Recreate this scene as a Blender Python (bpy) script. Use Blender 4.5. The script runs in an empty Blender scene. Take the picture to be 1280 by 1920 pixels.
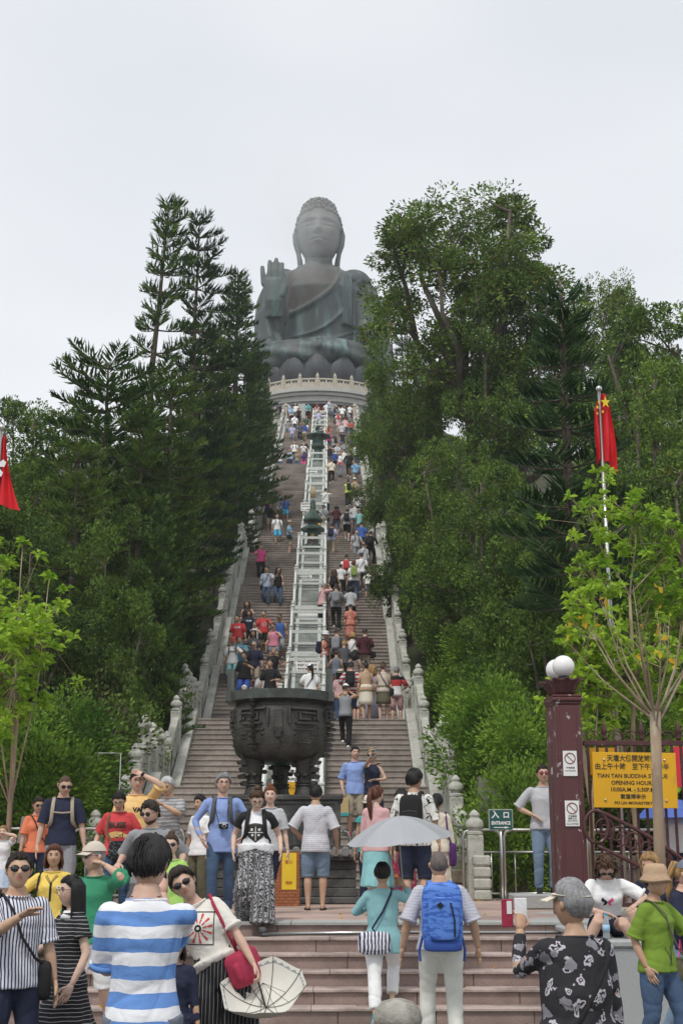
import bpy, bmesh, math, random
import numpy as np
from mathutils import Vector, Matrix, Euler
from mathutils.bvhtree import BVHTree
R = math.radians
random.seed(7)
SC = bpy.context.scene
COL = SC.collection

# ------------------------------------------------------------ camera
F_PX, PITCH, EYE = 2470.0, R(14.5), Vector((0.705, 0.0, 1.65))
YAW = math.atan(26.4 * math.cos(PITCH) / F_PX)
cam_d = bpy.data.cameras.new('camera')
cam = bpy.data.objects.new('camera', cam_d)
COL.objects.link(cam)
cam.location = EYE
cam.rotation_euler = (R(90) + PITCH, 0, -YAW)
cam_d.sensor_fit = 'VERTICAL'
cam_d.sensor_height = 36
cam_d.sensor_width = 24
cam_d.lens = F_PX / 1920 * 36
cam_d.clip_start = 0.1
cam_d.clip_end = 2000
SC.camera = cam

# ------------------------------------------------------------ sky, sun, exposure
W = bpy.data.worlds.new('World'); SC.world = W; W.use_nodes = True
nt = W.node_tree; nt.nodes.clear()
wo = nt.nodes.new('ShaderNodeOutputWorld')
sky = nt.nodes.new('ShaderNodeTexSky'); sky.sky_type = 'NISHITA'; sky.sun_disc = False
SUN_EL, SUN_AZ = R(58), R(200)
sky.sun_elevation = SUN_EL; sky.sun_rotation = SUN_AZ
b1 = nt.nodes.new('ShaderNodeBackground'); b1.inputs['Strength'].default_value = 0.10
nt.links.new(sky.outputs[0], b1.inputs[0])
tc = nt.nodes.new('ShaderNodeTexCoord')
mp = nt.nodes.new('ShaderNodeMapping'); mp.inputs['Scale'].default_value = (1.0, 1.0, 2.6)
nz = nt.nodes.new('ShaderNodeTexNoise'); nz.inputs['Scale'].default_value = 1.7; nz.inputs['Detail'].default_value = 3; nz.inputs['Roughness'].default_value = .45
cr = nt.nodes.new('ShaderNodeValToRGB')
cr.color_ramp.elements[0].position = .30; cr.color_ramp.elements[0].color = (.70, .73, .775, 1)
cr.color_ramp.elements[1].position = .72; cr.color_ramp.elements[1].color = (.90, .915, .93, 1)
nt.links.new(tc.outputs['Generated'], mp.inputs[0]); nt.links.new(mp.outputs[0], nz.inputs['Vector']); nt.links.new(nz.outputs[0], cr.inputs[0])
b2 = nt.nodes.new('ShaderNodeBackground'); b2.inputs['Strength'].default_value = .82
nt.links.new(cr.outputs[0], b2.inputs[0])
mx = nt.nodes.new('ShaderNodeMixShader'); mx.inputs[0].default_value = .9
nt.links.new(b1.outputs[0], mx.inputs[1]); nt.links.new(b2.outputs[0], mx.inputs[2]); nt.links.new(mx.outputs[0], wo.inputs[0])
sd = bpy.data.lights.new('sun', 'SUN'); sd.energy = 1.5; sd.angle = R(10); sd.color = (1, .96, .9)
sun = bpy.data.objects.new('sun', sd); COL.objects.link(sun); sun.location = (20, -20, 60)
sun.rotation_euler = (R(90) - SUN_EL, 0, R(-20))
SC.view_settings.view_transform = 'Standard'
SC.view_settings.look = 'None'
SC.view_settings.exposure = 0.46
SC.view_settings.gamma = 1
SC.view_settings.use_curve_mapping = False
SC.cycles.use_denoising = True
SC.cycles.max_bounces = 6
SC.cycles.transparent_max_bounces = 8
SC.cycles.volume_bounces = 3
SC.cycles.volume_step_rate = 1.0
SC.cycles.volume_max_steps = 64

_fw = Vector((math.sin(YAW) * math.cos(PITCH), math.cos(YAW) * math.cos(PITCH), math.sin(PITCH)))
_rt = Vector((math.cos(YAW), -math.sin(YAW), 0)); _up = _rt.cross(_fw)
def ray(x, y):
    """direction of the photograph's pixel (1280x1920)"""
    return _fw + _rt * ((x - 640) / F_PX) + _up * ((960 - y) / F_PX)
def at(x, y, d):
    """the point of the place seen at pixel x, y that is d metres ahead (world Y)"""
    v = ray(x, y); return EYE + v * (d / v.y)
def project(P):
    v = Vector(P) - EYE; z = v.dot(_fw)
    return 640 + F_PX * v.dot(_rt) / z, 960 - F_PX * v.dot(_up) / z, z

# ------------------------------------------------------------ bookkeeping
def tag(o, label=None, cat=None, group=None, kind=None):
    if label: o['label'] = label
    if cat: o['category'] = cat
    if group: o['group'] = group
    if kind: o['kind'] = kind
    return o
def empty(name, loc=(0, 0, 0), rz=0, parent=None):
    o = bpy.data.objects.new(name, None); COL.objects.link(o)
    o.location = loc; o.rotation_euler = (0, 0, rz); o.empty_display_size = .1
    if parent: o.parent = parent
    return o
def thing(name, label, cat, loc=(0, 0, 0), rz=0, group=None):
    return tag(empty(name, loc, rz), label, cat, group)
def put(name, mesh, parent=None, loc=(0, 0, 0), rot=(0, 0, 0), scale=(1, 1, 1)):
    o = bpy.data.objects.new(name, mesh); COL.objects.link(o)
    o.location = loc; o.rotation_euler = rot; o.scale = scale
    if parent: o.parent = parent
    return o
def copy_tree(o, parent=None):
    c = o.copy(); COL.objects.link(c); c.parent = parent
    for ch in o.children: copy_tree(ch, c)
    return c

# ------------------------------------------------------------ materials
MATS = {}
def hexc(c):
    return c if len(c) == 4 else (c[0], c[1], c[2], 1)
def mat(key, col=(.5, .5, .5), rough=.75, var=.12, vscale=6., bump=0., bscale=30., metal=0., col2=None, c2scale=2., c2pos=(.45, .6), spec=.4, detail=4, stretch=None, sss=0, trans=0):
    """one surface: base colour, mottled a little, and optionally a second colour in patches"""
    if key in MATS: return MATS[key]
    m = bpy.data.materials.new(key); m.use_nodes = True; t = m.node_tree
    bs = t.nodes['Principled BSDF']
    bs.inputs['Roughness'].default_value = rough; bs.inputs['Metallic'].default_value = metal
    bs.inputs['Specular IOR Level'].default_value = spec
    if sss: bs.inputs['Subsurface Weight'].default_value = sss; bs.inputs['Subsurface Scale'].default_value = .01
    if trans: bs.inputs['Transmission Weight'].default_value = trans
    co = t.nodes.new('ShaderNodeTexCoord'); src = co.outputs['Object']
    if stretch:
        g = t.nodes.new('ShaderNodeMapping'); g.inputs['Scale'].default_value = stretch
        t.links.new(src, g.inputs[0]); src = g.outputs[0]
    n = t.nodes.new('ShaderNodeTexNoise'); n.inputs['Scale'].default_value = vscale; n.inputs['Detail'].default_value = detail
    t.links.new(src, n.inputs['Vector'])
    r = t.nodes.new('ShaderNodeValToRGB')
    lo = tuple(max(0, c * (1 - var)) for c in col[:3]) + (1,); hi = tuple(min(1, c * (1 + var)) for c in col[:3]) + (1,)
    r.color_ramp.elements[0].position = .3; r.color_ramp.elements[1].position = .7
    r.color_ramp.elements[0].color = lo; r.color_ramp.elements[1].color = hi
    t.links.new(n.outputs[0], r.inputs[0]); out = r.outputs[0]
    if col2:
        n2 = t.nodes.new('ShaderNodeTexNoise'); n2.inputs['Scale'].default_value = c2scale; n2.inputs['Detail'].default_value = 6
        n2.inputs['Roughness'].default_value = .65
        t.links.new(src, n2.inputs['Vector'])
        r2 = t.nodes.new('ShaderNodeValToRGB'); r2.color_ramp.elements[0].position = c2pos[0]; r2.color_ramp.elements[1].position = c2pos[1]
        t.links.new(n2.outputs[0], r2.inputs[0])
        x = t.nodes.new('ShaderNodeMixRGB'); t.links.new(r2.outputs[0], x.inputs[0]); t.links.new(out, x.inputs[1]); x.inputs[2].default_value = hexc(col2)
        out = x.outputs[0]
    t.links.new(out, bs.inputs['Base Color'])
    if bump:
        n3 = t.nodes.new('ShaderNodeTexNoise'); n3.inputs['Scale'].default_value = bscale; n3.inputs['Detail'].default_value = 5
        t.links.new(src, n3.inputs['Vector'])
        b = t.nodes.new('ShaderNodeBump'); b.inputs['Strength'].default_value = bump; b.inputs['Distance'].default_value = .02
        t.links.new(n3.outputs[0], b.inputs['Height']); t.links.new(b.outputs[0], bs.inputs['Normal'])
    MATS[key] = m; return m

# ------------------------------------------------------------ mesh building
class MB:
    def __init__(s): s.v = []; s.f = []; s.m = []; s.n = 0
    def add(s, v, f, mi=0):
        v = np.asarray(v, float).reshape(-1, 3)
        s.v.append(v); o = s.n
        s.f.extend([tuple(i + o for i in q) for q in f]); s.m.extend([mi] * len(f) if isinstance(mi, int) else list(mi)); s.n += len(v)
        return s
    def box(s, x0, x1, y0, y1, z0, z1, mi=0, bev=0.):
        if bev:
            b = min(bev, (x1 - x0) / 3, (y1 - y0) / 3, (z1 - z0) / 3)
            # chamfered box: 24 vertices
            v = []
            for sx, X in ((-1, x0), (1, x1)):
                for sy, Y in ((-1, y0), (1, y1)):
                    for sz, Z in ((-1, z0), (1, z1)):
                        v += [(X, Y - sy * b, Z - sz * b), (X - sx * b, Y, Z - sz * b), (X - sx * b, Y - sy * b, Z)]
            def q(ix, iy, iz, a): return ((ix * 2 + iy) * 2 + iz) * 3 + a
            f = [(q(0,0,0,0), q(0,0,1,0), q(0,1,1,0), q(0,1,0,0)), (q(1,0,0,0), q(1,1,0,0), q(1,1,1,0), q(1,0,1,0)),
                 (q(0,0,0,1), q(1,0,0,1), q(1,0,1,1), q(0,0,1,1)), (q(0,1,0,1), q(0,1,1,1), q(1,1,1,1), q(1,1,0,1)),
                 (q(0,0,0,2), q(0,1,0,2), q(1,1,0,2), q(1,0,0,2)), (q(0,0,1,2), q(1,0,1,2), q(1,1,1,2), q(0,1,1,2))]
            for z in (0, 1):
                for y in (0, 1): f.append((q(0,y,z,1), q(1,y,z,1), q(1,y,z,2), q(0,y,z,2)) if y ^ z == 0 else (q(0,y,z,2), q(1,y,z,2), q(1,y,z,1), q(0,y,z,1)))
                for x in (0, 1): f.append((q(x,0,z,0), q(x,0,z,2), q(x,1,z,2), q(x,1,z,0)) if x ^ z else (q(x,1,z,0), q(x,1,z,2), q(x,0,z,2), q(x,0,z,0)))
            for x in (0, 1):
                for y in (0, 1): f.append((q(x,y,0,0), q(x,y,0,1), q(x,y,1,1), q(x,y,1,0)) if x ^ y else (q(x,y,1,0), q(x,y,1,1), q(x,y,0,1), q(x,y,0,0)))
            for x in (0, 1):
                for y in (0, 1):
                    for z in (0, 1): f.append((q(x,y,z,0), q(x,y,z,1), q(x,y,z,2)) if x ^ y ^ z else (q(x,y,z,2), q(x,y,z,1), q(x,y,z,0)))
            return s.add(v, f, mi)
        v = [(x, y, z) for x in (x0, x1) for y in (y0, y1) for z in (z0, z1)]
        return s.add(v, [(0, 1, 3, 2), (4, 6, 7, 5), (0, 4, 5, 1), (2, 3, 7, 6), (0, 2, 6, 4), (1, 5, 7, 3)], mi)
    def tube(s, pts, rad, n=8, mi=0, cap=True, up=None, sq=1.0):
        """loft along pts; rad: number or (rx, ry) per point; sq<1 makes the section squarer"""
        P = [np.array(p, float) for p in pts]; k = len(P)
        if not hasattr(rad, '__len__'): rad = [rad] * k
        T = [P[min(i + 1, k - 1)] - P[max(i - 1, 0)] for i in range(k)]
        T = [t / (np.linalg.norm(t) + 1e-12) for t in T]
        if up is None: up = (0, 1, 0) if abs(T[0][1]) < .8 else (1, 0, 0)
        u = np.array(up, float)
        V = []; a = np.linspace(0, 2 * math.pi, n, endpoint=False)
        ca, sa = np.cos(a), np.sin(a)
        if sq != 1.0: ca, sa = np.sign(ca) * np.abs(ca) ** sq, np.sign(sa) * np.abs(sa) ** sq
        for i in range(k):
            y = u - T[i] * u.dot(T[i]); y /= np.linalg.norm(y) + 1e-12; x = np.cross(y, T[i]); u = y
            r = rad[i]; rx, ry = (r if hasattr(r, '__len__') else (r, r))
            V.append(P[i] + np.outer(ca * rx, x) + np.outer(sa * ry, y))
        f = [(i * n + j, i * n + (j + 1) % n, (i + 1) * n + (j + 1) % n, (i + 1) * n + j) for i in range(k - 1) for j in range(n)]
        if cap: f += [tuple(range(n - 1, -1, -1)), tuple((k - 1) * n + j for j in range(n))]
        return s.add(np.concatenate(V), f, mi)
    def ball(s, c, r, n=10, m=7, mi=0, rot=None):
        r = (r, r, r) if not hasattr(r, '__len__') else r
        v = [(0, 0, -1)]
        for i in range(1, m):
            t = math.pi * i / m - math.pi / 2
            for j in range(n):
                p = 2 * math.pi * j / n; v.append((math.cos(t) * math.cos(p), math.cos(t) * math.sin(p), math.sin(t)))
        v.append((0, 0, 1)); v = np.array(v) * r
        if rot is not None: v = v @ np.array(rot).T
        f = [(0, 1 + (j + 1) % n, 1 + j) for j in range(n)]
        for i in range(m - 2):
            for j in range(n): a = 1 + i * n + j; b = 1 + i * n + (j + 1) % n; f.append((a, b, b + n, a + n))
        e = len(v) - 1; o = 1 + (m - 2) * n
        f += [(e, o + j, o + (j + 1) % n) for j in range(n)]
        return s.add(v + np.array(c), f, mi)
    def lathe(s, prof, n=16, c=(0, 0, 0), mi=0, sq=1.0, rot=0.):
        """prof: list of (radius, z)"""
        a = np.linspace(0, 2 * math.pi, n, endpoint=False) + rot; ca, sa = np.cos(a), np.sin(a)
        V = [np.stack([ca * r, sa * r, np.full(n, z)], 1) for r, z in prof]; k = len(prof)
        f = [(i * n + j, i * n + (j + 1) % n, (i + 1) * n + (j + 1) % n, (i + 1) * n + j) for i in range(k - 1) for j in range(n)]
        f += [tuple(range(n - 1, -1, -1)), tuple((k - 1) * n + j for j in range(n))]
        return s.add(np.concatenate(V) + np.array(c), f, mi)
    def prism(s, poly, y0, y1, mi=0, axis='y'):
        """extrude a polygon given in (a, b) along an axis: y -> (a, y, b); x -> (x, a, b); z -> (a, b, z)"""
        n = len(poly)
        def P(a, b, t): return {'y': (a, t, b), 'x': (t, a, b), 'z': (a, b, t)}[axis]
        v = [P(a, b, y0) for a, b in poly] + [P(a, b, y1) for a, b in poly]
        f = [(i, (i + 1) % n, (i + 1) % n + n, i + n) for i in range(n)] + [tuple(range(n - 1, -1, -1)), tuple(range(n, 2 * n))]
        return s.add(v, f, mi)
    def arr(s): return np.concatenate(s.v) if s.v else np.zeros((0, 3))
    def mesh(s, name, mats=None, smooth=False, xf=None, fix=True):
        me = bpy.data.meshes.new(name); V = s.arr()
        if xf is not None: V = xf(V)
        nv = len(V); me.vertices.add(nv); me.vertices.foreach_set('co', V.astype(np.float32).ravel())
        ln = np.fromiter((len(q) for q in s.f), int, len(s.f)); lv = np.fromiter((i for q in s.f for i in q), int, int(ln.sum()))
        me.loops.add(len(lv)); me.loops.foreach_set('vertex_index', lv)
        me.polygons.add(len(ln)); st = np.concatenate([[0], np.cumsum(ln)[:-1]]) if len(ln) else ln
        me.polygons.foreach_set('loop_start', st); me.polygons.foreach_set('material_index', s.m)
        me.polygons.foreach_set('use_smooth', [smooth] * len(ln))
        me.update(calc_edges=True); me.validate()
        for m in (mats if isinstance(mats, (list, tuple)) else [mats]):
            if m: me.materials.append(m)
        if fix:
            bm = bmesh.new(); bm.from_mesh(me); bmesh.ops.recalc_face_normals(bm, faces=bm.faces); bm.to_mesh(me); bm.free()
        return me
    def obj(s, name, mats, parent=None, smooth=False, loc=(0, 0, 0), rot=(0, 0, 0), fix=True):
        return put(name, s.mesh(name, mats, smooth, fix=fix), parent, loc, rot)
def grid_faces(nu, nv, wrap=False):
    return [(i * nv + j, i * nv + (j + 1) % nv, (i + 1) * nv + (j + 1) % nv, (i + 1) * nv + j) for i in range(nu - 1) for j in range(nv if wrap else nv - 1)]
def auto_smooth(me, ang=35):
    """smooth faces, sharp where they meet at more than ang degrees"""
    bm = bmesh.new(); bm.from_mesh(me)
    for f in bm.faces: f.smooth = True
    for e in bm.edges:
        if len(e.link_faces) == 2 and e.calc_face_angle(0) > R(ang): e.smooth = False
    bm.to_mesh(me); bm.free(); return me

TMP = bpy.data.scenes.new('workbench')
def evaluated(ob):
    TMP.collection.objects.link(ob); TMP.view_layers[0].update(); dg = TMP.view_layers[0].depsgraph
    me = bpy.data.meshes.new_from_object(ob.evaluated_get(dg), depsgraph=dg)
    TMP.collection.objects.unlink(ob); return me
def remesh(mb, name, voxel, mats, smooth_it=3, disp=None, raw=False):
    """fuse the overlapping closed shells of mb into one skin"""
    me = mb if raw else mb.mesh(name, None)
    ob = bpy.data.objects.new('tmp', me)
    m = ob.modifiers.new('r', 'REMESH'); m.mode = 'VOXEL'; m.voxel_size = voxel; m.use_smooth_shade = True
    if smooth_it:
        m2 = ob.modifiers.new('s', 'SMOOTH'); m2.iterations = smooth_it; m2.factor = .5
    out = evaluated(ob); bpy.data.objects.remove(ob); bpy.data.meshes.remove(me)
    out.name = name; out.materials.clear()
    for x in (mats if isinstance(mats, (list, tuple)) else [mats]): out.materials.append(x)
    if disp:
        n = len(out.vertices); co = np.empty(n * 3, np.float32); out.vertices.foreach_get('co', co); no = np.empty(n * 3, np.float32); out.vertex_normals.foreach_get('vector', no)
        co = co.reshape(-1, 3); no = no.reshape(-1, 3)
        co = co + no * disp(co)[:, None]
        out.vertices.foreach_set('co', co.astype(np.float32).ravel()); out.update()
    return out
def text_mesh(s, size=1., bold=0., extrude=0., align='CENTER', spacing=1.):
    """lettering as flat (or extruded) mesh data: vertices in x, y"""
    c = bpy.data.curves.new('t', 'FONT'); c.body = s; c.size = size; c.align_x = align; c.align_y = 'CENTER'; c.offset = bold; c.extrude = extrude; c.space_character = spacing
    c.resolution_u = 3
    o = bpy.data.objects.new('t', c); me = evaluated(o); bpy.data.objects.remove(o)
    V = np.array([v.co[:] for v in me.vertices]) if len(me.vertices) else np.zeros((0, 3)); Fc = [tuple(p.vertices) for p in me.polygons]
    bpy.data.meshes.remove(me); return V, Fc
def sines(seed, n=14, f0=3., f1=14., aniso=(1, 1, 1)):
    """cheap smooth 3-D noise as a function of an (n,3) array, about -1..1"""
    r = np.random.RandomState(seed); K = r.normal(size=(n, 3)); K /= np.linalg.norm(K, axis=1)[:, None]
    K *= r.uniform(f0, f1, n)[:, None] * np.array(aniso); ph = r.uniform(0, 6.28, n)
    return lambda P: np.sin(P @ K.T + ph).sum(1) / math.sqrt(n) * .8

# ============================================================ STRUCTURE
# stairs: axis X = 0; flights as (start depth, end depth, height at foot, height at top, steps)
FL = []
_prev = (24.4, .9)
for s, e, h1, n in [(24.4, 28.1, 3.0, 14), (32.0, 35.6, 5.13, 14), (39.4, 42.9, 7.3, 14), (43.9, 47.4, 9.7, 15), (48.4, 52.1, 12.1, 15), (53.1, 56.9, 14.5, 15),
                    (60.4, 64.3, 17.0, 15), (65.3, 69.2, 19.5, 15), (70.2, 74.4, 22.1, 16), (75.4, 79.2, 24.4, 15), (80.0, 83.4, 26.5, 14), (86.8, 90.3, 28.8, 15),
                    (91.1, 94.5, 31.1, 15), (95.3, 98.6, 33.3, 14), (99.4, 102.6, 35.4, 14), (103.4, 106.4, 37.4, 14)]:
    FL.append((s, e, _prev[1], h1, n)); _prev = (e, h1)
ST0, ST_T, ST_R = 13.95, .30, .15          # the low steps up to the plaza
def ground(d):
    """height of the walking surface on the axis at depth d"""
    if d < ST0: return 0.
    if d < ST0 + 5 * ST_T: return ST_R * (1 + int((d - ST0) / ST_T))
    if d < FL[0][0]: return .9
    for s, e, h0, h1, n in FL:
        if d < s: return h0
        if d < e: t = (e - s) / (n - 1); return h0 + (h1 - h0) / n * (1 + min(n - 1, int((d - s) / t)))
    return FL[-1][3]
def slope(d):
    """the same without the steps' teeth"""
    if d < 24.4: return .9 if d > 14.5 else 0.
    for s, e, h0, h1, n in FL:
        if d < s: return h0
        if d < e: return h0 + (h1 - h0) * (d - s) / (e - s)
    return FL[-1][3]

M_step = mat('granite_step', (.345, .30, .265), .8, .16, 9, .25, 160, col2=(.20, .17, .15), c2scale=.8, c2pos=(.42, .68), detail=7)
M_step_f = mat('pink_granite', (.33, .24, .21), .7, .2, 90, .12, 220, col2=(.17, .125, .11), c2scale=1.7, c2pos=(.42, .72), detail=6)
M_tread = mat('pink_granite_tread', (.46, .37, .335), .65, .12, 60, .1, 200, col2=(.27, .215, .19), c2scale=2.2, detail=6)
M_pale = mat('pale_granite', (.40, .40, .36), .85, .14, 14, .4, 60, col2=(.18, .19, .155), c2scale=1.8, c2pos=(.5, .78), detail=6)
M_pale2 = mat('weathered_granite', (.44, .44, .39), .85, .15, 11, .5, 45, col2=(.16, .17, .13), c2scale=3.5, c2pos=(.52, .8), detail=6)
M_rail = mat('greenish_stone_rail', (.64, .66, .62), .7, .12, 12, .2, 60, col2=(.42, .45, .40), c2scale=4, c2pos=(.55, .8))
M_grey = mat('grey_paving', (.36, .37, .36), .75, .1, 40, .1, 150)
M_pave = mat('salmon_paving', (.47, .34, .29), .7, .12, 30, .08, 150, col2=(.36, .27, .24), c2scale=1.6)
M_pave2 = mat('deep_salmon_paving', (.38, .26, .22), .7, .12, 30, .08, 150, col2=(.30, .22, .20), c2scale=1.6)
M_cobble = mat('grey_brick_paving', (.30, .285, .265), .85, .18, 12, .3, 90)
M_joint = mat('joint_mortar', (.10, .09, .08), .95, .2, 30)
M_soil = mat('forest_soil', (.035, .032, .018), .95, .4, 1.5, .6, 6, col2=(.03, .05, .014), c2scale=1.2)

# --- terrain: one sheet to the horizon of the hill
def terr(X, Y):
    a = abs(X)
    h = slope(Y)
    if Y < 24:
        w = max(0., min(1., (a - 9.) / 6.)); base = (-.3 if Y < 24 else .8)
        return base + w * 2.0 * max(0., min(1., (Y - 14) / 8))
    if Y > 106: h = 37.4 + 3.5 * min(1, (Y - 106) / 12) if Y < 140 else max(-2., 41 - .30 * (Y - 140))
    under = 1.3 if a < 4.2 else 0.
    side = max(0., a - 4.2)
    h += 1.7 * min(1, max(0, side - .9) / 2.2) * max(0, 1 - max(0, side - 9) / 12) * min(1, (Y - 24) / 1.5) * max(0, 1 - max(0, Y - 44) / 14)
    return h - under - .55 - .16 * side - .0008 * side ** 2 + .5 * math.sin(X * .5 + Y * .21) * min(1, side / 4)
xs = np.concatenate([np.linspace(-170, -16, 24), np.linspace(-14, -4.6, 10), [-4.2, 0, 4.2], np.linspace(4.6, 14, 10), np.linspace(16, 170, 24)])
ys = np.concatenate([np.linspace(-30, 12, 6), [13.9, 14.7, 24.0, 24.3], np.linspace(25, 112, 84), np.linspace(115, 240, 30)])
tv = [(x, y, terr(x, y)) for x in xs for y in ys]
tb = MB(); tb.add(tv, grid_faces(len(xs), len(ys)))
tag(tb.obj('terrain', M_soil, smooth=True), kind='structure')

# --- pavement in front: interlocking grey bricks, each one a piece
pv = tag(MB().box(-16, 16, -12, ST0 + .02, -.05, -.012).obj('pavement', M_joint), kind='structure')
br = MB().box(-.098, .098, -.048, .048, -.01, 0, bev=.004).mesh('brick', M_cobble)
k = 0
for j in range(3):
    for i in range(-15, 48):
        if k >= 290: break
        put('brick', br, pv, (i * .2 + (j % 2) * .1 - 2.0, ST0 - .06 - j * .1, random.uniform(-.0015, .0015))); k += 1
rest = MB()
for j in range(3, 40):
    for i in range(-30, 34): rest.box(i * .2 + (j % 2) * .1 - .098, i * .2 + (j % 2) * .1 + .098, ST0 - .06 - j * .1 - .048, ST0 - .06 - j * .1 + .048, -.01, random.uniform(-.0015, .0015))
tag(rest.obj('brick_paving', M_cobble, pv), kind='stuff')

# --- low steps of pink granite: every block and every tread slab a piece
low = tag(MB().box(-14, 5.9, ST0 + .05, ST0 + 1.6, -.2, .02).obj('front_steps', M_joint), kind='structure')
rnd = random.Random(3)
for i in range(6):
    y = ST0 + ST_T * i; z = ST_R * i
    x = -9.3 + rnd.uniform(0, .6)
    while x < 5.0:
        w = rnd.choice([.92, .98, 1.05]); x1 = min(x + w, 5.1)
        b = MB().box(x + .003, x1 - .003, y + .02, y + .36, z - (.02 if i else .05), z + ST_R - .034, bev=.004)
        b.obj('riser_block', M_step_f, low)
        x = x1
    if i == 5: continue
    x = -9.3 + rnd.uniform(0, .8)
    while x < 5.0:
        w = rnd.choice([1.1, 1.25, 1.4]); x1 = min(x + w, 5.1)
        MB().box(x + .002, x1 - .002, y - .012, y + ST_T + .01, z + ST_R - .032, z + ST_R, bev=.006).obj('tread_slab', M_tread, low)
        x = x1
# --- plaza: grey edging then diagonal salmon slabs
PY0 = ST0 + 5 * ST_T
plz = tag(MB().box(-14, 12, PY0 + .05, 24.35, .5, .86).obj('plaza', M_joint), kind='structure')
x = -9.3
while x < 5.1:
    MB().box(x + .003, min(x + 1.2, 5.1) - .003, PY0 - .012, PY0 + .42, .862, .90, bev=.006).obj('edging_slab', M_grey, plz); x += 1.2
def clip_poly(poly, x0, x1, y0, y1):
    for ax, lim, sg in ((0, x0, 1), (0, x1, -1), (1, y0, 1), (1, y1, -1)):
        out = []
        for i in range(len(poly)):
            a, b = poly[i], poly[(i + 1) % len(poly)]; ia = sg * (a[ax] - lim) >= 0; ib = sg * (b[ax] - lim) >= 0
            if ia: out.append(a)
            if ia != ib: t = (lim - a[ax]) / (b[ax] - a[ax]); out.append((a[0] + t * (b[0] - a[0]), a[1] + t * (b[1] - a[1])))
        poly = out
        if len(poly) < 3: return None
    return poly
S = .92
for i in range(-16, 20):
    for j in range(-14, 22):
        cx, cy = (i - j) * S * .7071, (i + j) * S * .7071 + 19
        hx = S * .7071 - .004
        p = clip_poly([(cx - hx, cy), (cx, cy - hx), (cx + hx, cy), (cx, cy + hx)], -9, 12, PY0 + .425, 24.3)
        if not p or abs(cx) > 9.5: continue
        grey_band = (2.6 < cx - (cy - 16) * .75 < 3.7)
        MB().prism(p, .865, .90 - random.uniform(0, .003), axis='z').obj('paving_slab', M_grey if grey_band else random.choice([M_pave, M_pave, M_pave2]), plz)

# --- the grand stairs: a structure per flight, each lane's steps single pieces
LX = ((-2.8, -.60), (.60, 2.8))
for fi, (s, e, h0, h1, n) in enumerate(FL):
    r = (h1 - h0) / n; t = (e - s) / (n - 1); nxt = FL[fi + 1][0] if fi + 1 < len(FL) else e + 6
    core = MB(); core.prism([(s + .03, h0 - 1.5), (s + .03, h0 - .02), (e + .03, h1 - r - .02), (e + .03, h1 - 2)], -3.4, 3.4, axis='x')
    fl = tag(core.obj('stair_flight', M_joint), kind='structure')
    for li, (xa, xb) in enumerate(LX):
        for k in range(n):
            y = s + t * k; z = h0 + r * k; deep = t + .06 if k < n - 1 else .35
            if fi < 3:   # blocks can be told apart
                cut = xa + (xb - xa) * (.3 + .4 * ((k * 7 + li * 3 + fi) % 5) / 4)
                for a, b in ((xa, cut), (cut, xb)):
                    MB().box(a + .003, b - .003, y + .012, y + deep, z - .01, z + r - .035).box(a + .002, b - .002, y - .012, y + deep, z + r - .034, z + r, bev=.006).obj('step', M_step, fl)
            else:
                MB().box(xa, xb, y + .014, y + deep, z - .01, z + r - .035).box(xa, xb, y - .014, y + deep, z + r - .034, z + r).obj('step', M_step, fl)
    # landing behind the flight
    la = MB(); la.box(-3.4, 3.4, e + .352, nxt + .02, h1 - .6, h1 - .003)
    tag(la.obj('landing', M_step), kind='structure')

# --- balustrades
def post_mesh(H=1.45, w=.13, n=12):
    b = MB(); z = H - .42
    b.box(-w, w, -w, w, -.25, z, bev=.015)
    b.lathe([(w * .95, z), (w * 1.08, z + .02), (w * 1.08, z + .05), (w * .78, z + .075), (w * .78, z + .10), (w * 1.12, z + .14), (w * 1.18, z + .19), (w * 1.05, z + .235),
             (w * .62, z + .285), (w * .62, z + .30), (w * .70, z + .325), (w * .60, z + .36), (w * .30, z + .40), (.005, z + .42)], n)
    return auto_smooth(b.mesh('post', M_pale2))
POST = post_mesh(); POST_S = post_mesh(1.15, .10, 8)
def panel_mesh(L, dz, H=.95, th=.07, detail=True):
    """carved slab running L along +Y, rising dz: frame proud of recessed fields, three-leaf opening band, round handrail"""
    def z(y, h): return h + dz * y / L
    b = MB(); a = .12; e = L - .12
    def slab(y0, y1, h0, h1, x, cut=None): b.prism([(y0, z(y0, h0)), (y1, z(y1, h0)), (y1, z(y1, h1)), (y0, z(y0, h1))], -x, x, axis='x')
    slab(a, e, -.2, .12, th)                       # plinth
    slab(a, e, .12, .62, th * .45)                 # recessed field
    slab(a, e, H - .14, H, th * 1.3)               # handrail
    if detail:
        n = 3; w = (e - a) / n
        slab(a, e, .56, .66, th)
        for i in range(n + 1): y = a + i * w; slab(max(a, y - .045), min(e, y + .045), .12, H - .14, th)
        for i in range(n):
            y = a + (i + .5) * w
            slab(y - .035, y + .035, .18, .50, th * .8)
            slab(y - .05, y + .05, .66, H - .14, th * .7)      # cloud support
            slab(y - .13, y + .13, .72, .76, th * .7)
    else:
        slab(a, e, .56, .62, th); slab(L * .35, L * .65, .62, H - .14, th)
    return b.mesh('panel', M_pale2)
BX = 3.16
def line_posts(y0, y1, h0, h1, nseg, X, parent, pm, detail, first=True):
    L = (y1 - y0) / nseg; dz = (h1 - h0) / nseg
    me = panel_mesh(L, dz, .95 if detail else .8, detail=detail)
    for i in range(nseg + 1):
        if i == 0 and not first: continue
        put('post', pm, parent, (X, y0 + i * L, h0 + dz * i))
    for i in range(nseg): put('panel', me, parent, (X, y0 + i * L, h0 + dz * i))
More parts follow.
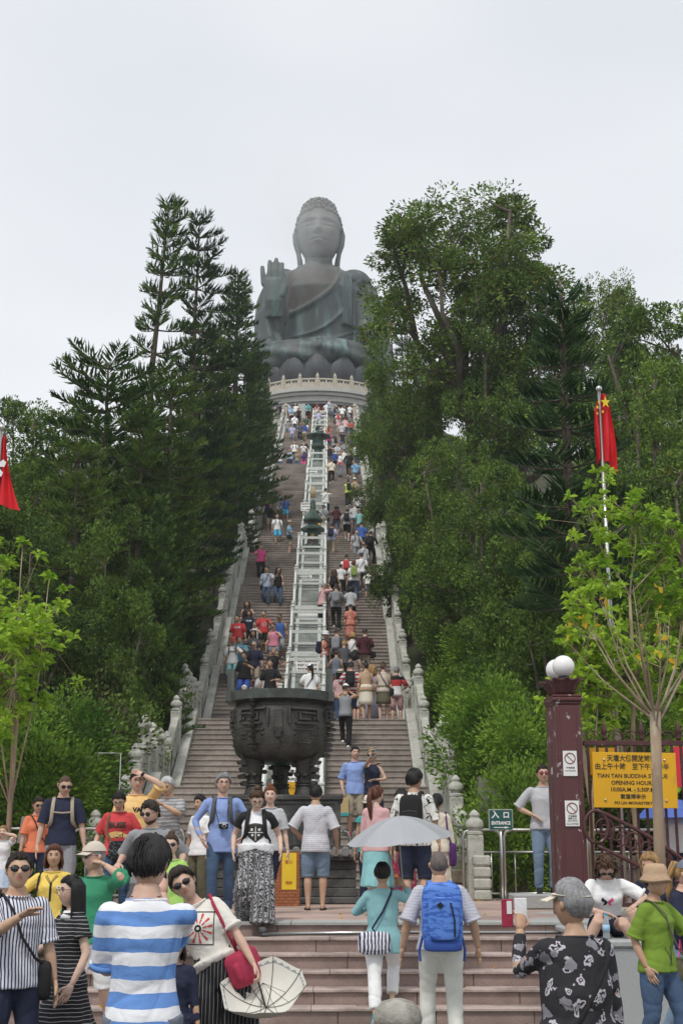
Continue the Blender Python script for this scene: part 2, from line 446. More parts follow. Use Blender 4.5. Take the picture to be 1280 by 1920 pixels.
for sx, side in ((-1, 'west'), (1, 'east')):
    for fi, (s, e, h0, h1, n) in enumerate(FL):
        nxt = FL[fi + 1][0] if fi + 1 < len(FL) else e + 3.5
        big = nxt - e > 2; det = fi < 7; pm = POST if fi < 9 else POST_S
        ordn = ['lowest', 'second', 'third', 'fourth', 'fifth', 'sixth', 'seventh', 'eighth', 'ninth', 'tenth', 'eleventh', 'twelfth', 'thirteenth', 'fourteenth', 'fifteenth', 'topmost'][fi]
        t = thing('stone_balustrade', f"weathered pale granite balustrade with onion-topped posts along the {ordn} flight, {'pine side' if sx < 0 else 'sign side'}", 'balustrade', group='carved stone balustrades')
        if fi == 0: line_posts(22.6, s + .1, .9, .95, 1, sx * BX, t, pm, det)
        line_posts(s + .1, e + .1, h0 + .05, h1 + .05, 3 if fi == 0 else 2, sx * BX, t, pm, det, first=fi > 0)
        if big: line_posts(e + .1, nxt + .05, h1, h1, 3 if nxt - e > 3 else 2, sx * BX, t, pm, det, first=False)
        # sloping string slab beside the steps
        xa, xb = sorted((sx * 2.8, sx * 3.04))
        c = MB(); c.prism([(s - .15, h0 - .1), (s - .15, h0 + .12), (s, h0 + .20), (e + .25, h1 + .30), (e + .55, h1 + .28), (e + .55, h1 - .4)], xa, xb, axis='x')
        c.obj('string_slab', M_pale, t)
        # side retaining wall below
        xa, xb = sorted((sx * 2.98, sx * 3.32))
        w = MB(); w.prism([(s - (1.9 if fi == 0 else .3), h0 - 2.2), (s - (1.9 if fi == 0 else .3), h0 - .02), (s, h0 - .02), (e, h1 - .02), (nxt + .1, h1 - .02), (nxt + .1, h1 - 2.2)], xa, xb, axis='x')
        w.obj('base_wall', M_pale2, t)

# --- central strip: sloping slabs between two stone rails joined by cross rails
CXH = .58
slabm = [mat('centre_slab', (.20, .215, .20), .8, .15, 6, .2, 50, col2=(.12, .135, .125), c2scale=2), mat('centre_slab_border', (.47, .50, .47), .75, .1, 10, .2, 50)]
for fi, (s, e, h0, h1, n) in enumerate(FL):
    nxt = FL[fi + 1][0] if fi + 1 < len(FL) else e + 1.0
    rs = tag(MB().prism([(s - .2, h0 - .3), (s - .2, h0 + .02), (s, h0 + .16), (e, h1 + .16), (e + .3, h1 + .1), (e + .3, h1 - .6)], -CXH, CXH, axis='x').obj('centre_ramp', slabm[0]), kind='structure')
    L = e - s; rise = h1 - h0
    for sgn in (-1, 1): MB().prism([(s, h0 + .155), (e, h1 + .155), (e, h1 + .195), (s, h0 + .195)], *sorted((sgn * .34, sgn * .46)), axis='x').obj('border_strip', slabm[1], rs)
    for k in range(1, 4):
        y = s + L * k / 4; z = h0 + rise * k / 4
        MB().prism([(y, z + .158), (y + .03, z + .158 + .03 * rise / L), (y + .03, z + .172 + .03 * rise / L), (y, z + .172)], -.34, .34, axis='x').obj('joint_strip', M_joint, rs)
    name = ['lowest', 'second', 'third', 'fourth', 'fifth', 'sixth', 'seventh', 'eighth', 'ninth', 'tenth', 'eleventh', 'twelfth', 'thirteenth', 'fourteenth', 'fifteenth', 'topmost'][fi]
    t = thing('stone_railing', f"pale green stone ladder-like railing down the middle of the {name} flight", 'railing', group='middle railings of the stairs')
    y0, y1 = s + .1, nxt - .25
    ns = 3 if nxt - s < 5.5 else 4
    P = []
    for i in range(ns + 1):
        y = y0 + (y1 - y0) * i / ns; P.append((y, slope(y) + (.05 if y > e else .1)))
    pm = MB().box(-.06, .06, -.06, .06, -.15, .82, bev=.01).box(-.07, .07, -.07, .07, .84, .90, bev=.015).box(-.045, .045, -.045, .045, .80, .86).mesh('post', M_rail)
    for sgn in (-1, 1):
        for y, z in P: put('post', pm, t, (sgn * CXH, y, z))
        for (ya, za), (yb, zb) in zip(P[:-1], P[1:]):
            for hh in (.66, .30):
                MB().prism([(ya, za + hh), (yb, zb + hh), (yb, zb + hh + .09), (ya, za + hh + .09)], sgn * CXH - .035, sgn * CXH + .035, axis='x').obj('rail', M_rail, t)
    for y, z in (P[0], P[1], P[2], P[-1]) if fi % 2 else (P[0], P[2], P[-1]):
        MB().box(-CXH + .06, CXH - .06, y - .035, y + .035, z + .62, z + .72).obj('cross_rail', M_rail, t)
        if fi > 0: MB().box(-CXH + .06, CXH - .06, y - .03, y + .03, z + .22, z + .30).obj('cross_rail', M_rail, t)

# ============================================================ VEGETATION
def leafmat(key, c, c2, trans=.22, rough=.6):
    if key in MATS: return MATS[key]
    m = bpy.data.materials.new(key); m.use_nodes = True; t = m.node_tree; bs = t.nodes['Principled BSDF']; out = t.nodes['Material Output']
    bs.inputs['Roughness'].default_value = rough; bs.inputs['Specular IOR Level'].default_value = .25
    co = t.nodes.new('ShaderNodeTexCoord'); n = t.nodes.new('ShaderNodeTexNoise'); n.inputs['Scale'].default_value = 1.3; n.inputs['Detail'].default_value = 5
    t.links.new(co.outputs['Object'], n.inputs['Vector'])
    g = t.nodes.new('ShaderNodeNewGeometry'); a = t.nodes.new('ShaderNodeMath'); a.operation = 'MULTIPLY_ADD'; a.inputs[1].default_value = .38; t.links.new(g.outputs['Random Per Island'], a.inputs[0])
    oi = t.nodes.new('ShaderNodeObjectInfo'); b0 = t.nodes.new('ShaderNodeMath'); b0.operation = 'MULTIPLY_ADD'; b0.inputs[1].default_value = .35; t.links.new(oi.outputs['Random'], b0.inputs[0]); b0.inputs[2].default_value = -.80
    b = t.nodes.new('ShaderNodeMath'); b.operation = 'MULTIPLY_ADD'; b.inputs[1].default_value = 1.9; t.links.new(n.outputs[0], b.inputs[0]); t.links.new(b0.outputs[0], b.inputs[2]); t.links.new(b.outputs[0], a.inputs[2])  # clump noise puts bright lit and deep shaded clumps into the leaf colour
    r = t.nodes.new('ShaderNodeValToRGB'); r.color_ramp.elements[0].color = hexc(c); r.color_ramp.elements[1].color = hexc(c2); r.color_ramp.elements[0].position = .15; r.color_ramp.elements[1].position = .95
    t.links.new(a.outputs[0], r.inputs[0]); t.links.new(r.outputs[0], bs.inputs['Base Color'])
    tr = t.nodes.new('ShaderNodeBsdfTranslucent'); t.links.new(r.outputs[0], tr.inputs[0])
    mx = t.nodes.new('ShaderNodeMixShader'); mx.inputs[0].default_value = trans
    t.links.new(bs.outputs[0], mx.inputs[1]); t.links.new(tr.outputs[0], mx.inputs[2]); t.links.new(mx.outputs[0], out.inputs[0])
    MATS[key] = m; return m
L_dark = leafmat('leaf_dark', (.024, .058, .010), (.145, .235, .034))
L_mid = leafmat('leaf_mid', (.038, .090, .013), (.24, .36, .05))
L_pine = leafmat('needles_dark', (.016, .050, .018), (.075, .15, .042), .15)
L_pine2 = leafmat('needles_green', (.034, .092, .014), (.175, .29, .042), .15)
L_light = leafmat('leaf_spring', (.16, .33, .018), (.44, .62, .06), .4)
L_shrub = leafmat('leaf_shrub', (.055, .15, .016), (.26, .44, .045), .3)
L_yellow = leafmat('leaf_yellow', (.55, .33, .02), (.75, .55, .05), .4)
L_orange = leafmat('leaf_rusty', (.16, .11, .02), (.26, .20, .03), .3)
L_olive = leafmat('needles_olive', (.045, .060, .014), (.17, .19, .045), .15)
L_dry = leafmat('dry_undergrowth', (.05, .065, .018), (.12, .14, .035), .2)
M_bark = mat('bark_brown', (.095, .075, .055), .95, .3, 7, .8, 25, stretch=(1, 1, .25), col2=(.17, .15, .125), c2scale=3, c2pos=(.5, .62))
M_bark_p = mat('bark_pine', (.085, .065, .05), .95, .3, 9, .9, 22, col2=(.22, .20, .18), c2scale=7, c2pos=(.58, .64))
M_bark_l = mat('bark_pale', (.29, .215, .145), .85, .2, 6, .5, 20, stretch=(1, 1, .3), col2=(.42, .36, .27), c2scale=3.5, c2pos=(.52, .6))
M_twig = mat('twig_grey', (.15, .13, .11), .9, .2, 5)

def leaves(C, A, size, rs, ratio=.42, droop=.3, mats=1, p2=None, fold=.25):
    """one bent leaf (two triangles pairs) at every point C growing along A; returns verts, quads, material numbers"""
    n = len(C); A = A / (np.linalg.norm(A, axis=1)[:, None] + 1e-9)
    rv = rs.normal(size=(n, 3)); B = np.cross(A, rv); B /= np.linalg.norm(B, axis=1)[:, None] + 1e-9
    N = np.cross(A, B); L = size * rs.uniform(.65, 1.25, n)[:, None]; Wd = L * ratio
    p0 = C; p1 = C + A * L * .55 + B * Wd * .5 + N * L * fold * .5; p2_ = C + A * L + N * L * 0; p3 = C + A * L * .55 - B * Wd * .5 + N * L * fold * .5
    p2_[:, 2] -= L[:, 0] * droop * .3
    V = np.stack([p0, p1, p2_, p3], 1).reshape(-1, 3)
    i = np.arange(n) * 4; Fq = np.stack([i, i + 1, i + 2, i + 3], 1)
    mi = np.zeros(n, int) if mats == 1 else rs.choice(len(mats), n, p=mats)
    return V, Fq, mi
def leaf_mesh(name, parts, mats):
    """numpy arrays straight into a mesh (quads)"""
    V = np.concatenate([p[0] for p in parts]); o = 0; Fs = []; M_ = []
    for v, f, m in parts: Fs.append(f + o); M_.append(m); o += len(v)
    Fq = np.concatenate(Fs); Mi = np.concatenate(M_)
    me = bpy.data.meshes.new(name); me.vertices.add(len(V)); me.vertices.foreach_set('co', V.astype(np.float32).ravel())
    me.loops.add(Fq.size); me.loops.foreach_set('vertex_index', Fq.astype(np.int32).ravel()); me.polygons.add(len(Fq))
    me.polygons.foreach_set('loop_start', np.arange(len(Fq)) * Fq.shape[1]); me.polygons.foreach_set('material_index', Mi.astype(np.int32))
    me.update(calc_edges=True)
    for m in mats: me.materials.append(m)
    return me

def broadleaf(seed, H, spread, mats, mp_, lsize=.2, nleaf=16000, trunk_h=.35, clump=.7, bark=None, lean=(0, 0), low=.3, flat=.75, ratio=.42, limbs=7, bare=0):
    """trunk, limbs, branches and a crown of leaf clumps; returns (wood mesh, crown mesh)"""
    r = np.random.RandomState(seed); wb = MB(); bark = bark or M_bark
    top = np.array([lean[0], lean[1], H])
    def curve(a, b, k, wob):
        P = [a + (b - a) * t + (r.normal(size=3) * wob * (1 if 0 < t < 1 else 0)) for t in np.linspace(0, 1, k)]
        return P
    th = H * trunk_h
    base = np.zeros(3); fork = np.array([lean[0] * trunk_h, lean[1] * trunk_h, th]) + r.normal(size=3) * [.15, .15, 0]
    r0 = H * .016 + .04
    wb.tube(curve(base + [0, 0, -.6], fork, 5, H * .006), np.linspace(r0 * 1.25, r0 * .8, 5), 9)
    tips = []
    def cl(p):
        t_ = p[2] / H; m_ = spread * 1.12 * math.sqrt(max(.04, 1 - ((t_ - .50) / .52) ** 2)) * min(1.08, 1.62 - 1.05 * t_); q_ = math.hypot(p[0], p[1]); f_ = min(1, m_ / (q_ + 1e-6)); return np.array([p[0] * f_, p[1] * f_, min(p[2], H * .985)])
    for i in range(limbs):
        a = 6.283 * (i + r.uniform(-.3, .3)) / limbs; rr = spread * r.uniform(.35, .8); hh = H * r.uniform(low + .15, .92)
        if i == 0: rr *= .2; hh = H * .9
        end = np.array([math.cos(a) * rr + lean[0] * hh / H, math.sin(a) * rr + lean[1] * hh / H, hh]); end = cl(end)
        mid = fork + (end - fork) * .5 + np.array([math.cos(a), math.sin(a), 0]) * rr * .15 + [0, 0, -H * .02]
        P = [fork + (mid - fork) * t for t in (0, .5)] + [mid] + [mid + (end - mid) * t for t in (.5, 1)]
        P = [P[0]] + [p + r.normal(size=3) * H * .008 for p in P[1:]]
        wb.tube(P, np.linspace(r0 * .62, r0 * .16, 5), 6)
        for j in range(7):
            t = r.uniform(.3, 1.0); q = P[int(t * 3.99)]; q2 = P[min(4, int(t * 3.99) + 1)]; s = q + (q2 - q) * (t * 4 % 1)
            d = r.normal(size=3); d[2] = abs(d[2]) * .5; d += (s - np.array([lean[0] * .5, lean[1] * .5, H * .45])) / H * 1.8; d /= np.linalg.norm(d)
            e = cl(s + d * spread * r.uniform(.25, .5))
            wb.tube([s, (s + e) / 2 + r.normal(size=3) * .08, e], [r0 * .2, r0 * .12, r0 * .05], 4, cap=False)
            tips.append(e)
            for k in range(3):
                e2 = cl(s + (e - s) * r.uniform(.4, 1) + r.normal(size=3) * spread * .13); tips.append(e2)
                wb.tube([s + (e - s) * .4, e2], [r0 * .07, r0 * .03], 3, cap=False)
    tips = np.array(tips); tips = tips[tips[:, 2] > H * low * .8]
    tt_ = tips[:, 2] / H; mr = spread * 1.14 * np.sqrt(np.clip(1 - ((tt_ - .50) / .52) ** 2, .03, 1)) * np.minimum(1.08, 1.62 - 1.05 * tt_); rc_ = np.hypot(tips[:, 0], tips[:, 1]); tips[:, :2] *= np.minimum(1, mr / (rc_ + 1e-6))[:, None]
    if bare: tips = tips[r.uniform(size=len(tips)) > bare]
    n = nleaf; idx = r.randint(0, len(tips), n); g = r.normal(size=(n, 3)); g /= np.linalg.norm(g, axis=1)[:, None]
    rad = clump * (r.uniform(.5, 1.35, len(tips))[idx]) * r.uniform(.35, 1, n) ** .5
    off = g * rad[:, None] * [1, 1, flat]
    C = tips[idx] + off; A = g * .8 + r.normal(size=(n, 3)) * .5 + [0, 0, .25]
    cm = leaf_mesh('crown', [leaves(C, A, lsize, r, ratio, mats=mp_)], mats)
    return wb.mesh('trunk', bark, smooth=True, fix=False), cm

def pine(seed, H, spread, mats, shape='tall', lean=0., sparse=0., tuft=.42, whorl=.62, base=.12, oneside=None):
    """araucaria-like conifer: flat whorls of branches fringed with upswept ropes of needles"""
    r = np.random.RandomState(seed); wb = MB(); P = []
    for t in np.linspace(0, 1, 9): P.append(np.array([lean * t ** 1.3, 0, H * t - .5 * (t == 0)]) + r.normal(size=3) * [.04, .04, 0] * (0 < t < 1))
    r0 = H * .013 + .05
    wb.tube(P, np.linspace(r0, .03, 9), 8)
    parts = []; z = H * base; tot = []
    while z < H - .1:
        t = z / H; env = {'tall': lambda t: (1 - t) ** .55 * .9 + .12 - .35 * max(0, .35 - t), 'cone': lambda t: (1 - t) ** .8 + .04, 'umbrella': lambda t: .95 - .55 * t ** 3 + (t < .4) * -.2}[shape](t)
        c = np.array([lean * t ** 1.3, 0, z]); nb = r.randint(4, 7); a0 = r.uniform(0, 6.28)
        for i in range(nb):
            if r.uniform() < sparse: continue
            a = a0 + 6.283 * i / nb + r.uniform(-.2, .2); L = spread * env * r.uniform(.7, 1.15)
            if oneside is not None: L *= .45 + .75 * (0.5 + .5 * math.cos(a - oneside))
            if L < .15: L = .15
            d = np.array([math.cos(a), math.sin(a), 0]); up0 = r.uniform(-.05, .18) + .5 * max(0, t - .8) * 3
            k = 5; Q = [c + d * L * s + np.array([0, 0, L * (up0 * s + .16 * s ** 3 - .10 * s)]) for s in np.linspace(0, 1, k)]
            wb.tube(Q, np.linspace(.02 + L * .010, .008, k), 3, cap=False)
            m = max(5, int(L / .065)); s = np.linspace(.22 if L > .8 else .05, 1, m)
            for side in (-1, 1):
                Cn = np.array([np.interp(s, np.linspace(0, 1, k), [q[j] for q in Q]) for j in range(3)]).T
                sv = np.cross(d, [0, 0, 1]) * side
                ang = r.uniform(.5, .95, m)[:, None]
                A = sv * ang + d * (1.15 - ang) + np.array([0, 0, 1]) * r.uniform(.25, .75, m)[:, None] + r.normal(size=(m, 3)) * .12
                ln = tuft * (np.sin(np.clip(1.12 - s, 0, 1) * 2.2) * .75 + .4) * r.uniform(.8, 1.2, m)
                tot.append((Cn, A, ln))
        z += whorl * r.uniform(.75, 1.2) * (1.0 if t < .8 else .7)
    C = np.concatenate([q[0] for q in tot]); A = np.concatenate([q[1] for q in tot]); ln = np.concatenate([q[2] for q in tot])
    A /= np.linalg.norm(A, axis=1)[:, None]
    # each rope: two crossed blades, fringed by short needles
    out = []
    n = len(C); rv = r.normal(size=(n, 3)); B = np.cross(A, rv); B /= np.linalg.norm(B, axis=1)[:, None]; N = np.cross(A, B)
    for D in (B, N):
        w = .022 + .018 * tuft; V = np.stack([C, C + A * ln[:, None] * .5 + D * w + [0, 0, .01], C + A * ln[:, None] + [0, 0, .05], C + A * ln[:, None] * .45 - D * w], 1).reshape(-1, 3)
        i = np.arange(n) * 4; out.append((V, np.stack([i, i + 1, i + 2, i + 3], 1), r.randint(0, len(mats), n)))
    for q in range(4):
        tt = r.uniform(.15, .9, n)[:, None]; g = r.normal(size=(n, 3)) * .7 + A * .9 + [0, 0, .3]
        out.append(leaves(C + A * ln[:, None] * tt, g, .12, r, .16, mats=1))
    cm = leaf_mesh('crown', out, mats)
    return wb.mesh('trunk', M_bark_p, smooth=True, fix=False), cm

def plant_tree(name, meshes, label, cat, x, y, rz=0, s=1., group=None, z=None, parts=('trunk', 'crown')):
    if y > 24 and abs(x) < 12:
        sg = 1 if x > 0 else -1; sc_ = s if not hasattr(s, '__len__') else s[0]
        need = {'shrub': 0, 'broadleaf_tree': 3.3 + (2.7 if y < 46 else 1.3) * sc_, 'pine_tree': 3.3 + (1.15 if y < 60 else .5) * sc_}.get(name, 0); x = sg * max(abs(x), need)
    zz = terr(x, y) if z is None else z
    t = thing(name, label, cat, (x, y, zz - .05), rz, group); t.scale = (s, s, s) if not hasattr(s, '__len__') else s
    for nm, me in zip(parts, meshes): put(nm, me, t)
    return t
def by_top(xp, yp, d):
    """X and height of a tree whose tip shows at pixel xp, yp and that stands d metres ahead"""
    P = at(xp, yp, d); return P.x, P.z - terr(P.x, d)

# --- the conifers beside the stairs
PINES = {}
def pine_at(xp, yp, d, key, label, rz=None, wide=1.0, lean=0):
    X, H = by_top(xp, yp, d); X -= lean
    seed, base_h, spread, mats, kw = key
    kid = (seed, round(lean, 2))
    if kid not in PINES: PINES[kid] = pine(seed, base_h, spread, mats, lean=lean * base_h / H if lean else 0., **kw)
    s = H / base_h * .955
    return plant_tree('pine_tree', PINES[kid], label, 'pine tree', X, d, rz if rz is not None else (seed * 1.7 + xp) % 6.28, (s * wide, s * wide, s), 'tall conifers beside the stairs', z=terr(X, d) + .05)
K_tall = (11, 17., 2.7, [L_pine, L_pine2], dict(shape='tall', whorl=.80, tuft=.50, oneside=.1, sparse=.08))
K_b = (12, 17., 3.2, [L_pine, L_pine], dict(shape='tall', whorl=.82, tuft=.52, oneside=.0, sparse=.08))
K_cone = (13, 14., 3.0, [L_pine, L_pine2], dict(shape='cone', whorl=.42, tuft=.42))
K_umb = (14, 12., 3.1, [L_pine2, L_pine], dict(shape='umbrella', whorl=.75, tuft=.5, base=.35))
K_fill = (15, 13., 2.9, [L_pine2, L_pine2, L_olive], dict(shape='tall', whorl=.55, tuft=.45, sparse=.12, base=.34))
pine_at(328, 362, 44, K_tall, 'tallest slender conifer leaning over the stairs with feathery comb-like branches', rz=0, lean=1.0, wide=.85)
pine_at(378, 374, 49, K_b, 'tall dark conifer crowding behind the leaning one, branches reaching to the stairs', rz=0, lean=.2, wide=.78)
pine_at(447, 485, 66, K_cone, 'dense dark cone-shaped conifer standing closest to the statue', wide=1.12)
pine_at(488, 625, 72, K_cone, 'dense dark conifer partly over the upper stair edge below the cone-shaped one', rz=2, wide=.62)
pine_at(512, 700, 84, K_cone, 'small dark conifer beside the top of the stairs', rz=4, wide=.7)
pine_at(205, 650, 38, K_umb, 'flat-topped conifer with wide umbrella branches against the sky', rz=.5)
pine_at(388, 590, 55, K_fill, 'bushy green conifer between the leaning tree and the stairs', rz=1)
pine_at(330, 668, 40, K_fill, 'green conifer with drooping whorls in front of the leaning trunk', rz=2)
pine_at(425, 655, 52, K_fill, 'yellowish green conifer beside the middle flights', rz=3, wide=.62)
pine_at(455, 760, 60, K_cone, 'dark conifer hanging over the balustrade halfway up', rz=3.3, wide=.75)
pine_at(270, 745, 36, K_fill, 'green conifer at the middle of the pine slope', rz=4)
pine_at(352, 800, 42, K_cone, 'dark green conifer above the landing balustrade', rz=5, wide=.55)
pine_at(150, 800, 33, K_fill, 'olive conifer with a bare speckled trunk above the hedge', rz=5.5)
pine_at(320, 900, 35, K_cone, 'low dense conifer behind the red shrub flowers', rz=.7, wide=.8)
# right side
K_fox = (21, 14., 2.7, [L_pine, L_pine], dict(shape='cone', whorl=.82, tuft=.60, base=.42))
pine_at(1047, 480, 25.6, K_fox, 'broad conifer with plump foxtail branches behind the red flag', rz=1.2, wide=1.05)
pine_at(762, 575, 68, K_b, 'dark conifer tip showing behind the big broadleaf tree', rz=2.2, wide=.7)

# --- broadleaf trees
TB = [broadleaf(31, 16, 4.3, [L_mid, L_dark, L_orange], [.55, .38, .07], .155, 58000, .40, .60, limbs=10, low=.35),
      broadleaf(32, 12, 3.8, [L_dark, L_mid, L_orange], [.66, .32, .02], .165, 44000, .3, .52, limbs=9, low=.12),
      broadleaf(33, 11, 4.0, [L_mid, L_dark], [.6, .4], .145, 42000, .33, .48, limbs=9, low=.25),
      broadleaf(34, 9, 3.2, [L_dark, L_dark], [.6, .4], .16, 34000, .22, .50, limbs=8, low=.08)]
def tree_at(xp, yp, d, k, label, rz=0., wide=1.0):
    X, H = by_top(xp, yp, d); h0 = (16, 12, 11, 9)[k]; s = H / h0 / 1.05
    return plant_tree('broadleaf_tree', TB[k], label, 'tree', X, d, rz, (s * wide, s * wide, s), 'broadleaf trees on the slopes')
tree_at(868, 322, 52, 0, 'biggest airy broadleaf tree, its crown overlapping the statue shoulder', 2.5, 1.18)
tree_at(705, 520, 58, 2, 'broadleaf tree leaning its boughs in front of the statue robe', 1.9, .50)
tree_at(950, 470, 50, 2, 'thin-crowned broadleaf tree with sky showing through beside the biggest one', 3.2, .7)
tree_at(1130, 488, 56, 0, 'rounded broadleaf tree far behind the foxtail conifer', 2.1, .75)
tree_at(1255, 545, 42, 2, 'light green spreading tree above the bare-branched sapling', .9, .95)
tree_at(1195, 640, 36, 2, 'fine-leaved tree behind the red flag', 4.0, .8)
tree_at(735, 690, 64, 1, 'dark tree overhanging the upper balustrade on the sign side', 5.1, .62)
tree_at(678, 660, 84, 3, 'small dark tree beside the terrace steps', 1.1, .55)
tree_at(735, 800, 48, 1, 'dark tree along the balustrade, above the waving woman', 2.7, .60)
tree_at(852, 765, 47, 1, 'dark tree right under the boughs of the biggest tree', 1.0, .8)
tree_at(1010, 905, 29, 3, 'low dark tree between the foxtail conifer and the lamp pier', 2.0, .7)
tree_at(800, 820, 42, 1, 'deep green tree with exposed twisting limbs in the middle of the slope', .2, .75)
tree_at(900, 840, 36, 2, 'tangled tree with a pale broken limb under the biggest crown', 3.9, .85)
tree_at(1000, 900, 33, 1, 'shadowy tree behind the lamp pillar', 1.4, .9)
tree_at(1150, 900, 30, 1, 'dark tree filling the slope behind the flagpole', 4.4, .9)
tree_at(775, 980, 38, 3, 'dark bushy tree close to the third flight balustrade', 2.2, .62)
tree_at(740, 900, 45, 3, 'dark bushy tree beside the fourth flight', 4.2, .6)
tree_at(1280, 760, 32, 1, 'dark tree with curving black limbs at the frame edge over the fence', .6, .9)
tree_at(35, 735, 44, 2, 'pale green tree at the far end of the pine slope', 2.3, .8)
tree_at(85, 742, 43, 2, 'pale green rounded tree between the frame edge and the flat-topped conifer', 4.1, 1.1)
tree_at(0, 800, 36, 1, 'dark tree behind the flower flag', 3.3, .9)
tree_at(110, 850, 40, 1, 'olive tree below the flat-topped conifer', .9, .9)
tree_at(230, 900, 44, 3, 'dark undergrowth tree among the pine trunks', 1.7, .9)
tree_at(60, 960, 30, 3, 'dark tree behind the spring-green sapling', 5.1, .9)
tree_at(368, 1020, 39, 3, 'dark leafy tree beside the second flight balustrade', .5, .45)
tree_at(322, 1020, 34, 3, 'dark leafy tree above the landing with carved panels', 3.5, .55)
tree_at(250, 1050, 31, 3, 'round dark tree behind the tangled dry shrub', 2.5, .6)

# --- shrubs, hedge, ferns
def shrub_mesh(seed, rx, ry, rz_, n, mats, mp_, ls=.11, bumps=14):
    r = np.random.RandomState(seed); cs = []
    for i in range(bumps):
        a = r.uniform(0, 6.28); e = r.uniform(0, 1.3); k = r.uniform(.45, .8)
        cs.append((math.cos(a) * math.cos(e) * rx * k, math.sin(a) * math.cos(e) * ry * k, math.sin(e) * rz_ * k + rz_ * .3))
    cs = np.array(cs); idx = r.randint(0, bumps, n); g = r.normal(size=(n, 3)); g /= np.linalg.norm(g, axis=1)[:, None]
    rad = r.uniform(.55, 1.08, n)[:, None]
    C = cs[idx] + g * rad * np.array([rx, ry, min(rz_, 1.4)]) * .42; ok = C[:, 2] > 0; C = C[ok]; g = g[ok]
    wb = MB()
    for i in range(9):
        a = r.uniform(0, 6.28); e = np.array([math.cos(a) * rx * .5, math.sin(a) * ry * .5, rz_ * r.uniform(.6, 1.0)])
        wb.tube([(0, 0, -.1), e * [.4, .4, .5], e], [.035, .022, .01], 5, cap=False)
    return wb.mesh('stem', M_twig, fix=False), leaf_mesh('foliage', [leaves(C, g + [0, 0, .45], ls, r, .5, mats=mp_)], mats)
SH_C = {}
def shrub_at(xp, yp, d, k, label, s=1., rz=0):
    P = at(xp, yp, d); rx = (1.35, 1.2, 1.0, 1.3)[k] * s; x = math.copysign(max(abs(P.x), 3.5 + rx * (.45 if d < 28 else .9)), P.x); z = terr(x, d); H = round(max(1.2, P.z - z)); key = (k, H)
    if key not in SH_C:
        m_ = ([L_shrub, L_mid], [L_mid, L_shrub], [L_mid, L_dark], [L_dry, L_mid])[k]
        SH_C[key] = shrub_mesh(41 + k + H * 3, (1.35, 1.2, 1.0, 1.3)[k], (1.2, 1.1, 1.0, 1.2)[k], H * .82, int((11000, 10000, 8000, 2600)[k] * (.5 + .4 * H)), m_, [.6, .4], (.085, .09, .10, .10)[k], bumps=10 + 5 * H)
    return plant_tree('shrub', SH_C[key], label, 'shrub', x, d, rz, (s, s, (P.z - z) / H if P.z - z > 1 else 1.), 'shrubs around the stair foot', z=z, parts=('stem', 'foliage'))
shrub_at(120, 1270, 24.5, 0, 'tallest clipped light green shrub of the hedge', 1.25, 0)
shrub_at(30, 1310, 23.4, 0, 'light green shrub at the outer end of the hedge', 1.2, 2)
shrub_at(160, 1330, 23.0, 1, 'darker green shrub of the hedge next to the ferns', 1.1, 1)
shrub_at(75, 1390, 22.4, 1, 'low leafy shrub in front of the hedge', 1.0, 4)
shrub_at(-20, 1420, 22.5, 1, 'shrub at the hedge corner behind the child', 1.1, 3)
shrub_at(195, 1420, 23.2, 2, 'small dark shrub at the hedge end beside the path lamp post', 1.0, 3)
shrub_at(905, 1262, 27, 0, 'big bright green shrub between the balustrade and the lamp pillar', 1.2, 1)
shrub_at(960, 1300, 25, 0, 'bright green shrub behind the lamp pillar', 1.0, 4)
shrub_at(885, 1330, 29, 1, 'green shrub with a red flower beside the lower balustrade', .9, 2)
shrub_at(900, 1400, 24.6, 1, 'shrub with yellow flowers above the stone retaining wall', .8, 5)
shrub_at(985, 1400, 24.0, 1, 'green shrub behind the man with red sunglasses', 1.0, 0)
shrub_at(1075, 1330, 26, 1, 'shrub between the lamp pillar and the yellow sign', 1.1, 1)
shrub_at(1180, 1290, 27, 1, 'shrub behind the spiked iron fence', 1.3, 2)
shrub_at(1260, 1330, 25, 2, 'dark shrub behind the spiked iron fence near the sapling', 1.4, 3)
shrub_at(800, 1130, 36, 1, 'leafy shrub pressing on the balustrade of the second flight', 1.2, 3)
shrub_at(850, 1180, 33, 1, 'broad leafy shrub under the tangled tree', 1.5, 1)
shrub_at(760, 1060, 40, 1, 'leafy shrub leaning over the third flight balustrade', 1.2, 2)
shrub_at(940, 1180, 31, 1, 'dark shrub above the bright green one', 1.4, 4)
shrub_at(215, 1200, 31, 3, 'tangled dry shrub with few leaves on the slope', 1.3, 1)
shrub_at(205, 1250, 27.5, 3, 'sparse olive shrub behind the hedge', 1.2, 3)
shrub_at(335, 1140, 38, 2, 'dark shrub by the second flight balustrade', 1.3, 0)
shrub_at(295, 1180, 36, 2, 'dark round shrub under the pines near the landing', 1.4, 4)
shrub_at(160, 1160, 33, 3, 'thin shrub at the foot of the speckled trunk', 1.4, 2)
